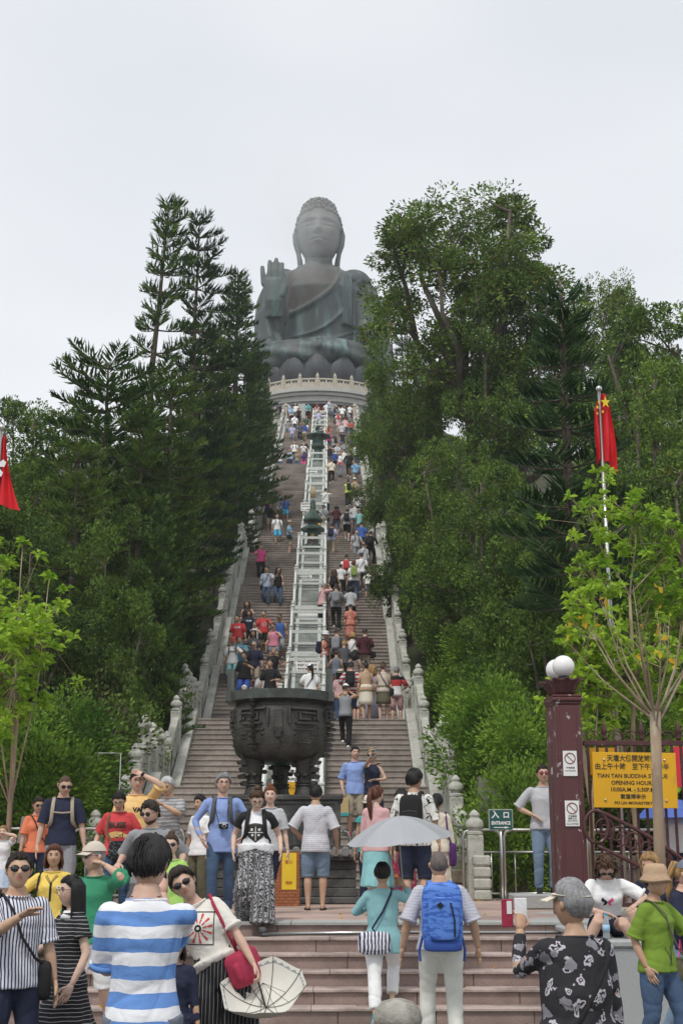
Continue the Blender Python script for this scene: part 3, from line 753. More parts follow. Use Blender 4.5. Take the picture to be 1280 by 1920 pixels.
def fern_mesh(seed, L=.9, n=13):
    r = np.random.RandomState(seed); C = []; A = []
    wb = MB()
    for i in range(n):
        a = 6.283 * i / n + r.uniform(-.2, .2); d = np.array([math.cos(a), math.sin(a), 0]); l = L * r.uniform(.7, 1.1)
        Q = [d * l * t + np.array([0, 0, l * (1.1 * t - .85 * t * t)]) for t in np.linspace(0, 1, 9)]
        wb.tube(Q, np.linspace(.008, .002, 9), 3, cap=False)
        for j in range(1, 9):
            for sd_ in (-1, 1):
                C.append(Q[j]); A.append(np.cross(d, [0, 0, 1]) * sd_ + d * .5 + [0, 0, -.15])
                C.append((Q[j] + Q[j - 1]) / 2); A.append(np.cross(d, [0, 0, 1]) * sd_ + d * .5 + [0, 0, -.1])
    return wb.mesh('stem', M_twig, fix=False), leaf_mesh('foliage', [leaves(np.array(C), np.array(A), L * .26, r, .22)], [L_shrub])
FERN = fern_mesh(51)
for k, (x, d, s, w_) in enumerate([(-5.2, 24.8, 1.2, 'right behind the pipe frame'), (-5.9, 26.4, 1.1, 'against the base of the lowest balustrade, pine side'), (-6.1, 24.6, 1.0, 'under the end of the hedge'), (-6.2, 29.8, 1.2, 'below the carved panels of the first landing'), (-7.0, 31.5, 1.3, 'on the shaded slope behind the first landing'), (-6.0, 34.5, 1.2, 'beside the second flight, pine side'), (4.8, 25.4, 1.1, 'behind the drain opening'), (5.6, 24.6, 1.0, 'above the low brown stone wall')]):
    plant_tree('fern', FERN, f'arching green fern {w_}', 'fern', x, d, k * 1.3, s, 'ferns on the bank', parts=('stem', 'foliage'))
# ground cover on the slopes: leaves nobody could count
r_ = np.random.RandomState(77); n = 34000
X = np.concatenate([r_.uniform(-16, -3.5, n // 2), r_.uniform(3.5, 17, n // 2)]); Y = 23 + 32 * r_.uniform(0, 1, n) ** 1.2
ok = ~((np.abs(X) < 9) & (Y < 24.6)); X = X[ok]; Y = Y[ok]
Z = np.array([terr(a, b) for a, b in zip(X, Y)]) + r_.uniform(0, .35, len(X)) * (1 + np.sin(X * 2 + Y) * .6)
g = r_.normal(size=(len(X), 3)) * .6 + [0, -.2, .7]
tag(put('undergrowth', leaf_mesh('undergrowth', [leaves(np.stack([X, Y, Z], 1), g, .30, r_, .4, mats=[.35, .35, .3])], [L_dark, L_mid, L_dry])), kind='stuff')

# --- spring-green saplings (big leaves in rosettes on thin pale trunks)
def sapling(seed, H, forks, mats, bark, lsize=.2, ros=180, spread=1.0, per=16, trunk=.045):
    r = np.random.RandomState(seed); wb = MB(); ends = []
    P = [np.array([0, 0, -.3])] + [np.array([r.normal() * .05, r.normal() * .05, H * t]) for t in (.25, .5, .7)]
    wb.tube(P, [trunk, trunk * .85, trunk * .7, trunk * .5], 8)
    for i in range(forks):
        s = P[r.randint(1, 4)]; a = r.uniform(0, 6.28); e = np.array([math.cos(a) * spread * r.uniform(.3, 1), math.sin(a) * spread * r.uniform(.3, 1), H * r.uniform(.45, 1.0)])
        m = (s + e) / 2 + np.array([math.cos(a), math.sin(a), 0]) * .15 * spread
        wb.tube([s, m, e], [trunk * .4, trunk * .24, .008], 5, cap=False); ends += [e, e, (e + m) / 2]
        for k in range(ros // forks + 1):
            q = m + (e - m) * r.uniform(-.35, 1.0) + r.normal(size=3) * [.30, .30, .26] * spread
            wb.tube([m + (e - m) * .5, q], [.006, .003], 3, cap=False); ends.append(q)
    E_ = np.repeat(np.array(ends), per, axis=0); n = len(E_); g = r.normal(size=(n, 3)); g[:, 2] = g[:, 2] * .5 + .35
    return wb.mesh('trunk', bark, smooth=True, fix=False), leaf_mesh('crown', [leaves(E_ + r.normal(size=(n, 3)) * .02, g, lsize, r, .38, droop=.7, mats=1)], mats)
def sap_at(xp, yp, d, seed, label, **kw):
    X, H = by_top(xp, yp, d); z = .85 if d < 24 else terr(X, d)
    H = at(xp, yp, d).z - z
    return plant_tree('young_tree', sapling(seed, H, 9, [L_light], M_bark_l, **kw), label, 'young tree', X, d, 0, 1., z=z + .05)
sap_at(55, 960, 19.5, 61, 'spring-green sapling with a pale forked trunk behind the crowd', spread=.75, ros=160, lsize=.145, per=18)
sap_at(-30, 935, 20.5, 62, 'spring-green sapling cut by the frame under the flower flag', spread=.6, ros=120, lsize=.145, per=18)
sap_at(1165, 885, 20.5, 63, 'tallest bright green sapling in front of the flagpole', spread=.85, ros=220, lsize=.145, per=18)
sap_at(1075, 985, 20.0, 64, 'bright green sapling beside the lamp pillar', spread=.6, ros=150, lsize=.145, per=18)
sap_at(1275, 950, 20.8, 65, 'bright green sapling at the frame edge behind the bare one', spread=.8, ros=180, lsize=.145, per=18)

rg = random.Random(12); b = MB(); C_ = []
for i in range(170):
    y = rg.uniform(9, 24); x = rg.uniform(-6, 5); C_.append((x, y, {0: 0}.get(0, 0) + (ground(y)) + .006))
C_ = np.array(C_); r_ = np.random.RandomState(4); g = r_.normal(size=C_.shape); g[:, 2] = .12
tag(put('fallen_leaves', leaf_mesh('fallen_leaves', [leaves(C_, g, .055, r_, .55, droop=0, mats=[.6, .4], fold=.1)], [L_yellow, L_orange])), kind='stuff')

# ============================================================ HEADS (people and the statue share the proportions)
def head_geo(nu=40, nv=30, fem=False, buddha=False):
    """(verts, faces, material per face, uv-like directions): face towards -Y, chin at -.115, crown at +.115. material 1 = lips"""
    u = np.linspace(0, 1, nu, endpoint=False); ph = 2 * math.pi * u; ph = ph - .45 * np.sin(ph)   # denser towards the face at ph = 0
    th = np.linspace(0, math.pi, nv + 1)[1:-1]; th = th + .0 * th
    P, T = np.meshgrid(ph, th); dx = np.sin(T) * np.sin(P); dy = -np.sin(T) * np.cos(P); dz = np.cos(T)
    D = np.stack([dx, dy, dz], -1).reshape(-1, 3); D = np.concatenate([[(0, 0, 1)], D, [(0, 0, -1)]])
    x, y, z = D.T.copy(); dn = np.clip(-z, 0, 1)
    X = np.sign(x) * np.abs(x) ** .92 * (.078 if buddha else .075) * (1 - (.16 if buddha else .27 if fem else .23) * dn ** 1.5)
    fr = np.clip(-y, 0, 1); bk = np.clip(y, 0, 1)
    Y = y * .094 * (1 - .38 * dn * bk) * (1 - .04 * dn * fr)
    Z = z * .115
    Y += -.010 * dn * (y < .2)
    f = np.clip(-y * 2.2, 0, 1)
    g = lambda a, ca, wa, b, cb, wb: np.exp(-((a - ca) / wa) ** 2 - ((b - cb) / wb) ** 2)
    ax = np.abs(X)
    t = np.clip((.032 - Z) / .056, 0, 1); under = 1 / (1 + np.exp(-(Z + .029) / .0028))
    n_ = (.020 if fem else .023) * np.exp(-(X / (.0095 + .004 * t)) ** 2) * (t ** 1.3 * .9 + .12) * under * (Z < .045)
    n_ += .006 * g(ax, .012, .006, Z, -.022, .007)
    d = n_ - .0085 * g(ax, .031, .016, Z, .011, .013) + (.003 if fem else .005) * g(ax, .030, .02, Z, .031, .008)
    d += .0055 * g(X, 0, .019, Z, -.0455, .006) + .0065 * g(X, 0, .017, Z, -.0585, .006) - .0045 * g(X, 0, .024, Z, -.052, .0026)
    d += .006 * g(X, 0, .022, Z, -.092, .014) - .003 * g(X, 0, .02, Z, -.072, .006) + .004 * g(ax, .043, .02, Z, -.015, .02)
    if buddha: d += .006 * g(ax, .031, .013, Z, .009, .007) - .008 * g(ax, .031, .02, Z, .0005, .0028) - .007 * g(ax, .031, .024, Z, .0215 - .25 * (ax - .03) ** 2 * 30, .004) + .005 * g(X, 0, .02, Z, -.0455, .005) - .006 * g(X, 0, .026, Z, -.052, .003)
    Y -= d * f
    V = np.stack([X, Y, Z], 1); m = nu; k = nv - 1; F = []; M_ = []
    F += [(0, 1 + j, 1 + (j + 1) % m) for j in range(m)]
    for i in range(k - 1): F += [(1 + i * m + j, 1 + (i + 1) * m + j, 1 + (i + 1) * m + (j + 1) % m, 1 + i * m + (j + 1) % m) for j in range(m)]
    e = len(V) - 1; o = 1 + (k - 1) * m; F += [(e, o + (j + 1) % m, o + j) for j in range(m)]
    for q in F:
        c = V[list(q)].mean(0); M_.append(1 if (c[1] < -.05 and (c[0] / .023) ** 2 + ((c[2] + .052) / .0105) ** 2 < 1) else 0)
    return V, F, M_, D

# ============================================================ BRONZE SEATED STATUE
M_brz = mat('bronze_patina', (.100, .095, .088), .62, .25, .35, .3, 3, metal=0., col2=(.11, .155, .15), c2scale=.33, c2pos=(.46, .66), stretch=(1, 1, .35), detail=8)
M_brz_robe = mat('bronze_patina_robe', (.070, .084, .084), .6, .25, .4, .3, 3, col2=(.15, .235, .225), c2scale=.5, c2pos=(.5, .72), stretch=(1.6, 1.6, .22), detail=8)
M_brz_d = mat('bronze_dark', (.05, .055, .062), .6, .25, .8, .2, 3, col2=(.17, .25, .24), c2scale=.6, c2pos=(.6, .8))
SX, SY, SZ = -.3, 120., 42.3
st = thing('seated_statue', 'colossal seated bronze figure with raised palm on a lotus throne, head in mist', 'statue', (SX, SY, SZ)); st.scale = (.94, 1, .975)
b = MB()
def E3(c, r, n=24, m=16): b.ball(c, r, n, m)
b.tube([(0, 0, 2.6), (0, 0, 4.5), (0, .2, 7.5), (0, .1, 10.2), (0, -.1, 12.6), (0, 0, 14.3), (0, .2, 15.3), (0, .2, 15.9)],
       [(5.2, 4.2), (4.5, 3.1), (4.0, 2.7), (4.2, 2.8), (4.55, 3.0), (4.15, 2.3), (2.5, 1.7), (1.5, 1.5)], 40, up=(0, 1, 0))
b.tube([(0, .2, 15.2), (0, 0, 16.2), (0, 0, 17.6)], [(1.75, 1.7), (1.45, 1.5), (1.5, 1.5)], 24, up=(0, 1, 0))
for s in (-1, 1):
    E3((s * 3.7, .1, 13.9), (1.9, 1.75, 1.55))
    b.tube([(s * 2.2, .8, 4.2), (s * 4.6, -1.4, 4.5), (s * 6.4, -3.2, 4.1)], [1.9, 1.75, 1.35], 20)
    E3((s * 6.3, -2.9, 4.1), (1.55, 1.6, 1.35))
    b.tube([(s * 5.6, 1.0, 3.0), (s * 6.1, -1.5, 3.2), (s * 5.0, -4.2, 3.0)], [1.3, 1.4, 1.0], 16)
b.tube([(-6.3, -3.4, 3.9), (-3.0, -5.3, 4.1), (1.5, -6.1, 4.3), (2.9, -6.0, 4.6)], [1.3, 1.25, 1.05, .75], 18)
b.tube([(6.3, -3.4, 4.0), (3.5, -5.0, 4.4), (.2, -5.6, 5.1), (-1.0, -5.5, 5.3)], [1.3, 1.15, .8, .55], 18)
# throne body inside the petals
b.tube([(0, -.2, 1.9), (0, -.2, 2.9), (0, -.2, 3.4)], [(6.9, 6.0), (6.9, 6.0), (6.2, 5.3)], 40, up=(0, 1, 0))
# his left arm, robe falling to the lap, hand resting on the knee
b.tube([(4.1, .1, 14.0), (5.0, .3, 11.5), (5.6, .2, 8.8)], [1.5, 1.35, 1.3], 20)
b.tube([(5.6, .2, 9.0), (5.2, -2.4, 7.4), (4.5, -4.4, 6.5)], [1.25, 1.05, .75], 18)
b.tube([(4.5, .3, 13.2), (5.2, .2, 9.5), (5.6, -.3, 5.8), (5.8, -.6, 4.2)], [(1.5, 1.5), (1.7, 1.9), (2.0, 2.4), (2.2, 2.6)], 22, up=(0, 1, 0))
b.tube([(4.7, -3.9, 6.6), (4.35, -5.2, 6.5), (4.2, -6.2, 6.0)], [(.75, .45), (.95, .4), (.85, .3)], 14)
# his right arm with the sleeve hanging from the forearm
b.tube([(-4.1, .1, 14.0), (-5.0, .1, 11.4), (-5.2, -.3, 8.9)], [1.5, 1.4, 1.35], 20)
b.tube([(-5.2, -.3, 8.9), (-4.9, -2.6, 8.8), (-4.55, -4.3, 9.5)], [1.35, 1.2, .85], 18)
b.tube([(-5.0, -1.5, 9.3), (-4.9, -1.7, 7.0), (-4.7, -2.2, 4.4)], [(1.35, 2.5), (1.5, 2.4), (1.7, 2.7)], 24, up=(0, 1, 0))
b.tube([(-4.5, -4.0, 8.6), (-4.45, -4.6, 10.0), (-4.45, -4.85, 11.4), (-4.45, -4.9, 12.1)], [(.8, .7), (.95, .6), (1.12, .45), (1.0, .38)], 18, up=(0, 1, 0))
for i, (fx, ln) in enumerate([(-1.28, 1.45), (-.55, 2.05), (.12, 2.3), (.72, 1.85)]):   # little finger towards the robe side
    x0 = -4.35 + fx * .86; b.tube([(x0, -4.85, 11.5), (x0 + fx * .10, -4.95, 12.3 + ln * .3), (x0 + fx * .16, -4.8, 12.1 + ln)], [.29, .27, .22], 10)
b.tube([(-3.6, -4.8, 10.4), (-3.15, -5.1, 11.3), (-3.1, -5.2, 12.2)], [.42, .32, .22], 10)
# robe edges and folds laid on as ridges
def ridge(pts, r=.13):
    r = r * 1.55
    P = np.array(pts, float); t = np.linspace(0, len(P) - 1, (len(P) - 1) * 6 + 1); Q = np.stack([np.interp(t, np.arange(len(P)), P[:, k]) for k in range(3)], 1)
    for _ in range(3): Q[1:-1] = (Q[:-2] + Q[1:-1] * 2 + Q[2:]) / 4
    b.tube(Q, r, 6)
def on_chest(x, z):
    """front surface of the torso at x, z"""
    zz = [2.6, 4.5, 7.5, 10.2, 12.6, 14.3, 15.3]; rx = np.interp(z, zz, [5.2, 4.5, 4.0, 4.2, 4.55, 4.15, 2.5]); ry = np.interp(z, zz, [4.2, 3.1, 2.7, 2.8, 3.0, 2.3, 1.7])
    return -ry * math.sqrt(max(.05, 1 - (x / rx) ** 2)) - .02
ed = [(2.0, 15.2), (2.2, 14.2), (1.9, 13.0), (1.2, 12.0), (0, 11.0), (-1.4, 10.2), (-3.1, 9.7)]
ridge([(x, on_chest(x, z), z) for x, z in ed], .17)
ed2 = [(3.4, 11.6), (2.2, 9.6), (.9, 8.3), (-.8, 7.5), (-2.8, 7.3)]
ridge([(x, on_chest(x, z) - .02, z) for x, z in ed2], .10)
for q in range(4): ridge([(x, on_chest(x, z) - .02, z) for x, z in [(3.6, 8.2 - q * .5), (1.5, 6.9 - q * .42), (-.8, 6.4 - q * .4), (-3.2, 7.0 - q * .5)]], .09)
ridge([(x, on_chest(x, z) - .12, z) for x, z in [(-1.9, 15.3), (-2.6, 13.5), (-3.15, 11), (-3.2, 8), (-3.1, 5.2)]], .16)
for q, xx in enumerate((2.6, 2.95, 3.3, 3.65)): ridge([(xx, on_chest(xx, z) - .1, z) for z in (14.2, 12.5, 10.5, 8.6)], .10)
for q in range(5): ridge([(-6.6 + q * .3, -3.9 - q * .25, 5.3 - q * .06), (-4.2 + q * .2, -5.3 - q * .1, 5.4 - q * .25), (-1.6 + q * .15, -6.3, 5.2 - q * .32)], .09)
ridge([(.1, -6.2, 5.6), (.3, -6.85, 4.9), (.0, -7.0, 4.2)], .15)
_w = sines(5, 16, .3, .9)
def robe(P):
    x, y, z = P.T; o = .05 * _w(P)
    o += np.where((np.abs(x) > 3.5) & (z < 13.6) & (z > 5.0) & (y > -4.4), .15 * np.sin(x * 4.6 + y * 3.2 + .5 * np.sin(z * .8)), 0)
    o += np.where((z < 5.6) & (y < -1), .09 * np.sin(z * 4.4 + x * 1.1), 0)
    return o
body = remesh(b, 'body', .125, [M_brz_robe, M_brz], 2, robe)
# head: neck, face, curls, long ears
HV, HF, HM, HD = head_geo(96, 72, buddha=True)
hs = 34.0 * .84; hz = 19.1
hb = MB(); V = HV * [hs * 1.0, hs * .98, hs * 1.0]; up_ = np.clip(V[:, 2] / (.115 * hs * 1.0), 0, 1); V[:, 0] *= 1 + .10 * np.sin(up_ * 3.14); V = V + [0, -.1, hz]
hb.add(V, HF, 0)
fy = -2.42
for s in (-1, 1):
    hb.ball((s * .88, fy + .28, hz + .18), (.58, .24, .22), 14, 10)
    hb.tube([(s * .22, fy - .05, hz + .62), (s * .85, fy + .03, hz + .98), (s * 1.55, fy + .52, hz + .66)], [.13, .13, .07], 8)
    hb.tube([(s * .35, fy + .12, hz - .02), (s * .88, fy + .04, hz - .04), (s * 1.40, fy + .42, hz + .04)], [.05, .08, .05], 6)
hb.tube([(0, fy - .08, hz + .62), (0, fy - .42, hz - .15), (0, fy - .62, hz - .62)], [.15, .22, .36], 12)
hb.tube([(-.66, fy + .02, hz - 1.36), (-.25, fy - .30, hz - 1.24), (0, fy - .32, hz - 1.29), (.25, fy - .30, hz - 1.24), (.66, fy + .02, hz - 1.36)], [.05, .13, .12, .13, .05], 8)
hb.ball((0, fy - .14, hz - 1.62), (.44, .22, .15), 12, 8)
for s in (-1, 1):   # ears
    hb.tube([(s * 2.35, .3, hz + 1.1), (s * 2.52, .25, hz + .2), (s * 2.45, .15, hz - .8), (s * 2.15, .05, hz - 1.8), (s * 1.98, 0, hz - 2.7), (s * 1.92, 0, hz - 3.3), (s * 1.92, 0, hz - 3.55)],
            [(.18, .35), (.28, .62), (.26, .6), (.24, .42), (.28, .40), (.30, .38), (.14, .2)], 12, up=(0, 1, 0))
head = remesh(hb, 'head', .075, [M_brz], 1)
o_body = put('body', body, st); 
# join head into the body so that the figure stays one mesh
bm = bmesh.new(); bm.from_mesh(body); 
for f in bm.faces:
    c = f.calc_center_median()
    f.material_index = 1 if (c.z > 9.5 and c.y < -.5 and abs(c.x) < 3.3 and c.z > np.interp(c.x, [-3.1, -1.4, 0, 1.2, 1.9, 2.2], [9.7, 10.2, 11.0, 12.0, 13, 14.2]) and c.x < 2.2) or c.z > 15.9 or (c.x < -3 and c.y < -4.2 and c.z > 9.9) else 0
nf = len(bm.faces); bm.from_mesh(head); bm.faces.ensure_lookup_table()
for i in range(nf, len(bm.faces)): bm.faces[i].material_index = 1
for f in bm.faces: f.smooth = True
bm.to_mesh(body); bm.free(); bpy.data.meshes.remove(head)
cb = MB()
rows = 13
for i in range(rows):
    el = R(4 + i * 86 / rows); nn = max(4, int(26 * math.cos(el) + 2))
    for j in range(nn):
        a = 6.283 * (j + .5 * (i % 2)) / nn; fx = -math.cos(a)      # front where fx < 0
        if fx < -.1 and el < R(30 + 10 * (1 - abs(math.sin(a)))): continue
        rx, ry, rz = .0765 * hs * (1 + .10 * math.sin(math.sin(el) * 3.14)), .094 * hs * .98, .115 * hs * 1.0
        x, y, z = math.sin(a) * math.cos(el) * rx * 1.02, fx * math.cos(el) * ry, math.sin(el) * rz
        if el > R(42): k = (el - R(42)) / R(48); z += .3 * math.sin(min(1, k * 1.5) * 1.57); x *= 1 - .02 * k
        cb.ball((x, y - .1, hz + z + .05), (.31, .31, .28), 8, 5)
cb.ball((0, -.1, hz + 2.55), (1.75, 1.9, 1.3), 20, 12)
for i in range(5):
    for j in range(16 - i * 3): a = 6.283 * (j + .5 * (i % 2)) / (16 - i * 3); rr_ = math.cos(R(10 + i * 17)); cb.ball((math.sin(a) * 1.75 * rr_, -.1 - math.cos(a) * 1.9 * rr_, hz + 2.55 + 1.3 * math.sin(R(10 + i * 17))), (.30, .30, .26), 8, 5)
cb.obj('hair_curls', M_brz, st, smooth=True)
# lotus petals
def petal_mesh(w, h):
    pb = MB(); nu, nv = 15, 14; V = []
    for i in range(nu):
        u = -1 + 2 * i / (nu - 1)
        for j in range(nv):
            v = 1 - (1 - j / (nv - 1)) ** 1.9; wid = w / 2 * (math.sin(min(1, v * .62 + .33) * math.pi) ** .6 if v > .3 else .86 + .3 * v)
            top = h * (1 - .16 * abs(u) ** 3 - .045 * math.exp(-(u / .18) ** 2))
            z = v * top; bulge = .75 * math.sin(v * 2.6) * (1 - u * u * .8) + .10 * math.cos(u * 26) * (1 - v * .7) * (v < .93)
            wid = w / 2 * max(.12, 1 - max(0, (v - .62) / .385) ** 2.2) ** .5 * (.90 + .10 * min(1, v * 2.5))
            V.append((u * wid, -bulge, z))
    pb.add(V, grid_faces(nu, nv)); me = pb.mesh('petal', M_brz_d, smooth=True)
    bm = bmesh.new(); bm.from_mesh(me); bmesh.ops.solidify(bm, geom=bm.faces[:], thickness=.16); 
    for f in bm.faces: f.smooth = True
    bm.to_mesh(me); bm.free(); return me
PET = petal_mesh(2.95, 3.7)
for i in range(16):
    a = 6.283 * i / 16; put('petal', PET, st, (math.sin(a) * 6.4, -math.cos(a) * 6.4, .15), (0, 0, a))
MB().lathe([(6.0, -.1), (6.3, .4), (6.0, 1.6), (5.9, 2.8)], 48).obj('throne_core', M_brz_d, st, smooth=True)

# --- terrace and hall under it
M_cream = mat('cream_stone', (.42, .38, .31), .8, .12, 3, .2, 20, col2=(.33, .30, .25), c2scale=1.2, c2pos=(.5, .8))
M_white = mat('pale_concrete', (.42, .41, .38), .8, .08, 2, .1, 20, col2=(.36, .36, .34), c2scale=.9, c2pos=(.5, .8))
M_red = mat('red_hall_wall', (.27, .045, .035), .6, .2, 3)
M_soffit = mat('grey_soffit', (.30, .30, .31), .8, .05, 3)
M_dark = mat('drain_shade', (.03, .03, .032), .8, .2, 3)
tr = thing('terrace_hall', 'round stone terrace with red walled hall under the giant statue', 'building', (SX, SY, 0))
MB().lathe([(7.4, 41.15), (7.4, 41.6), (7.65, 41.65), (7.65, 41.9), (7.9, 41.95), (7.9, 42.28), (2, 42.3)], 64).obj('terrace_slab', M_white, tr)
MB().lathe([(7.2, 40.95), (7.2, 41.149), (2, 41.149)], 64).obj('soffit', M_soffit, tr)
MB().lathe([(6.6, 36.8), (6.6, 40.96)], 64).obj('wall', M_red, tr)
for i in range(16):
    a = 6.283 * (i + .5) / 16; o = MB().box(-.35, .35, -.3, .3, 37.0, 40.94, bev=.05).obj('column', M_white, tr); o.location = (math.sin(a) * 7.0, -math.cos(a) * 7.0, 0); o.rotation_euler = (0, 0, a)
nb = 30
for i in range(nb):
    a = 6.283 * i / nb; r = 7.6; x, y = math.sin(a) * r, -math.cos(a) * r
    if i == 0:
        pmm = MB().box(-.14, .14, -.14, .14, 0, 1.05, bev=.02).lathe([(.12, 1.05), (.16, 1.12), (.15, 1.25), (.09, 1.33), (.01, 1.52)], 8).mesh('post', M_cream)
        L = 2 * r * math.sin(math.pi / nb) - .28
        q = MB().box(-L / 2, L / 2, -.07, .07, 0, .58, bev=.01).box(-L / 2, L / 2, -.09, .09, .80, .96, bev=.02)
        for k in (-1, 0, 1): q.box(k * L * .48 - .09, k * L * .48 + .09, -.06, .06, .58, .80)
        for k in (-1, 1): q.box(k * L * .24 - .05, k * L * .24 + .05, -.04, .04, .58, .72)
        panm = q.mesh('panel', M_cream)
    put('post', pmm, tr, (x, y, 42.28), (0, 0, a))
    a2 = a + math.pi / nb; r2 = r * math.cos(math.pi / nb); put('panel', panm, tr, (math.sin(a2) * r2, -math.cos(a2) * r2, 42.28), (0, 0, a2))
# the floor the hall stands on, at the top of the stairs
tag(MB().box(-9, 9, 106.75, 132, 34, 37.397).obj('upper_terrace', M_white), kind='structure')
# two gate piers at the stair head with balls on top
for sx, side in ((-1, 'pine side'), (1, 'sign side')):
    t = thing('stair_head_pier', f'white stone pier with round finial at the stair head, {side}', 'pier', (sx * 2.95, 106.9, 37.4), group='piers at the stair head')
    MB().box(-.16, .16, -.16, .16, 0, 1.1, bev=.03).obj('post', M_cream, t); MB().ball((0, 0, 1.28), .2, 12, 8).obj('finial', M_cream, t, smooth=True)

# ============================================================ BRONZE URN ON ITS PEDESTAL
M_urn = mat('urn_bronze', (.062, .058, .052), .44, .35, 5, .5, 30, metal=.35, col2=(.085, .12, .10), c2scale=3, c2pos=(.58, .8), detail=8)
M_urn2 = mat('urn_bronze_worn', (.075, .082, .075), .5, .3, 5, .4, 30, metal=.4, col2=(.12, .17, .15), c2scale=4, c2pos=(.5, .75), detail=8)
M_basalt = mat('dark_pedestal', (.040, .040, .038), .65, .3, 4, .4, 40, col2=(.10, .10, .095), c2scale=2.2, detail=8)
UX, UY = -.07, 21.75
ped = thing('urn_pedestal', 'black stone pedestal carved with seal characters, tile-edged ledge, under the bronze urn', 'pedestal', (UX, UY, .9))
PZ = (at(526, 1490, 20.95).z - .9) / 1.90; ped.scale = (1, 1, PZ)
MB().box(-1.28, 1.28, -1.10, 1.10, 0, .12, bev=.02).obj('plinth', M_basalt, ped)
for i in range(4):   # courses of the lower block
    for j in range(3):
        x0 = -1.22 + j * .8133; MB().box(x0 + .004, x0 + .809, -1.04 + .01 * (i % 2), 1.04, .12 + i * .155 + .004, .12 + (i + 1) * .155, bev=.012).obj('stone_block', M_basalt, ped)
MB().box(-1.30, 1.30, -1.12, 1.12, .74, .80, bev=.015).obj('ledge', M_basalt, ped)
M_tile = mat('grey_roof_tile', (.19, .185, .175), .8, .2, 12, .3, 60)
for i in range(17):
    x = -1.2 + i * .15
    o = MB().tube([(0, -.005, 0), (0, -.05, 0)], .068, 12).tube([(0, .0, .0), (0, .16, .05)], .055, 8).obj('roof_tile', M_tile, ped, smooth=False); o.location = (x, -1.13, .885)
MB().prism([(-1.10, .80), (-1.10, .86), (-.96, .93), (.96, .93), (1.10, .86), (1.10, .80)], -1.15, 1.15, axis='x').obj('tile_bed', M_tile, ped)
MB().box(-.98, .98, -.80, .80, .93, 1.86, bev=.02).box(-1.02, 1.02, -.84, .84, 1.80, 1.90, bev=.02).obj('upper_block', M_basalt, ped)
MB().box(-.93, .93, -.815, -.80, 1.00, 1.05).box(-.93, .93, -.815, -.80, 1.74, 1.78).box(-.93, -.89, -.815, -.80, 1.05, 1.74).box(.89, .93, -.815, -.80, 1.05, 1.74).obj('frame', M_basalt, ped)
for i, ch in enumerate('寶蓮禪寺佛法僧寶'):
    V, Fc = text_mesh(ch, .22, .003, .010)
    if len(V): MB().add(np.stack([V[:, 0] + (-.74, -.42, .42, .74)[i % 4], -V[:, 2] - .808, V[:, 1] + 1.56 - .30 * (i // 4)], 1), Fc).obj('carved_character', M_urn2, ped)
urn = thing('bronze_urn', 'huge dark bronze tripod urn with flanges, spiral relief and green stained belly', 'urn', (UX, UY, .9 + 1.9 * PZ)); urn.scale = (1, 1, 1.06)
# profile: legs 0-.62, bowl .55-1.42, rim to 1.55, handles to 1.9
prof = [(.05, .48), (.42, .50), (.63, .55), (.74, .65), (.78, .80), (.79, 1.0), (.79, 1.15), (.78, 1.28), (.75, 1.37), (.72, 1.40), (.72, 1.405), (.86, 1.42), (.87, 1.56), (.74, 1.565), (.70, 1.50), (.60, 1.1), (.3, .8), (.02, .75)]
auto = MB().lathe([(r * .98, z) for r, z in prof], 64); me = auto_smooth(auto.mesh('bowl', [M_urn, M_urn2]), 40)
for p in me.polygons:
    if p.center.z > 1.41: p.material_index = 1
put('bowl', me, urn)
mg = mat('green_stain', (.012, .085, .04), .4, .3, 6, .2, 30)
MB().lathe([(.05, .472), (.33, .492), (.50, .54), (.52, .56), (.5, .56)], 40).obj('green_stain', mg, urn, smooth=True)
def relief(a, z, w, h, t=.02, name='relief', mb=None):
    """small block proud of the bowl at angle a (0 = front)"""
    r = np.interp(z, [.58, .74, .95, 1.10, 1.25, 1.36], [.66, .765, .79, .79, .782, .755]) * .98
    q = MB().box(-w / 2, w / 2, -t, .04, -h / 2, h / 2, bev=.006); V = q.arr(); ca, sa = math.cos(a), math.sin(a)
    x, y = V[:, 0], V[:, 1] - r; tilt = (np.interp(z + .03, [.58, .74, .95, 1.10, 1.25, 1.36], [.66, .765, .79, .79, .782, .755]) - np.interp(z - .03, [.58, .74, .95, 1.10, 1.25, 1.36], [.66, .765, .79, .79, .782, .755])) / .06
    y = y - tilt * V[:, 2]
    mb.add(np.stack([x * ca - y * sa * -1 * -1, x * sa + y * ca, V[:, 2] + z], 1), q.f)
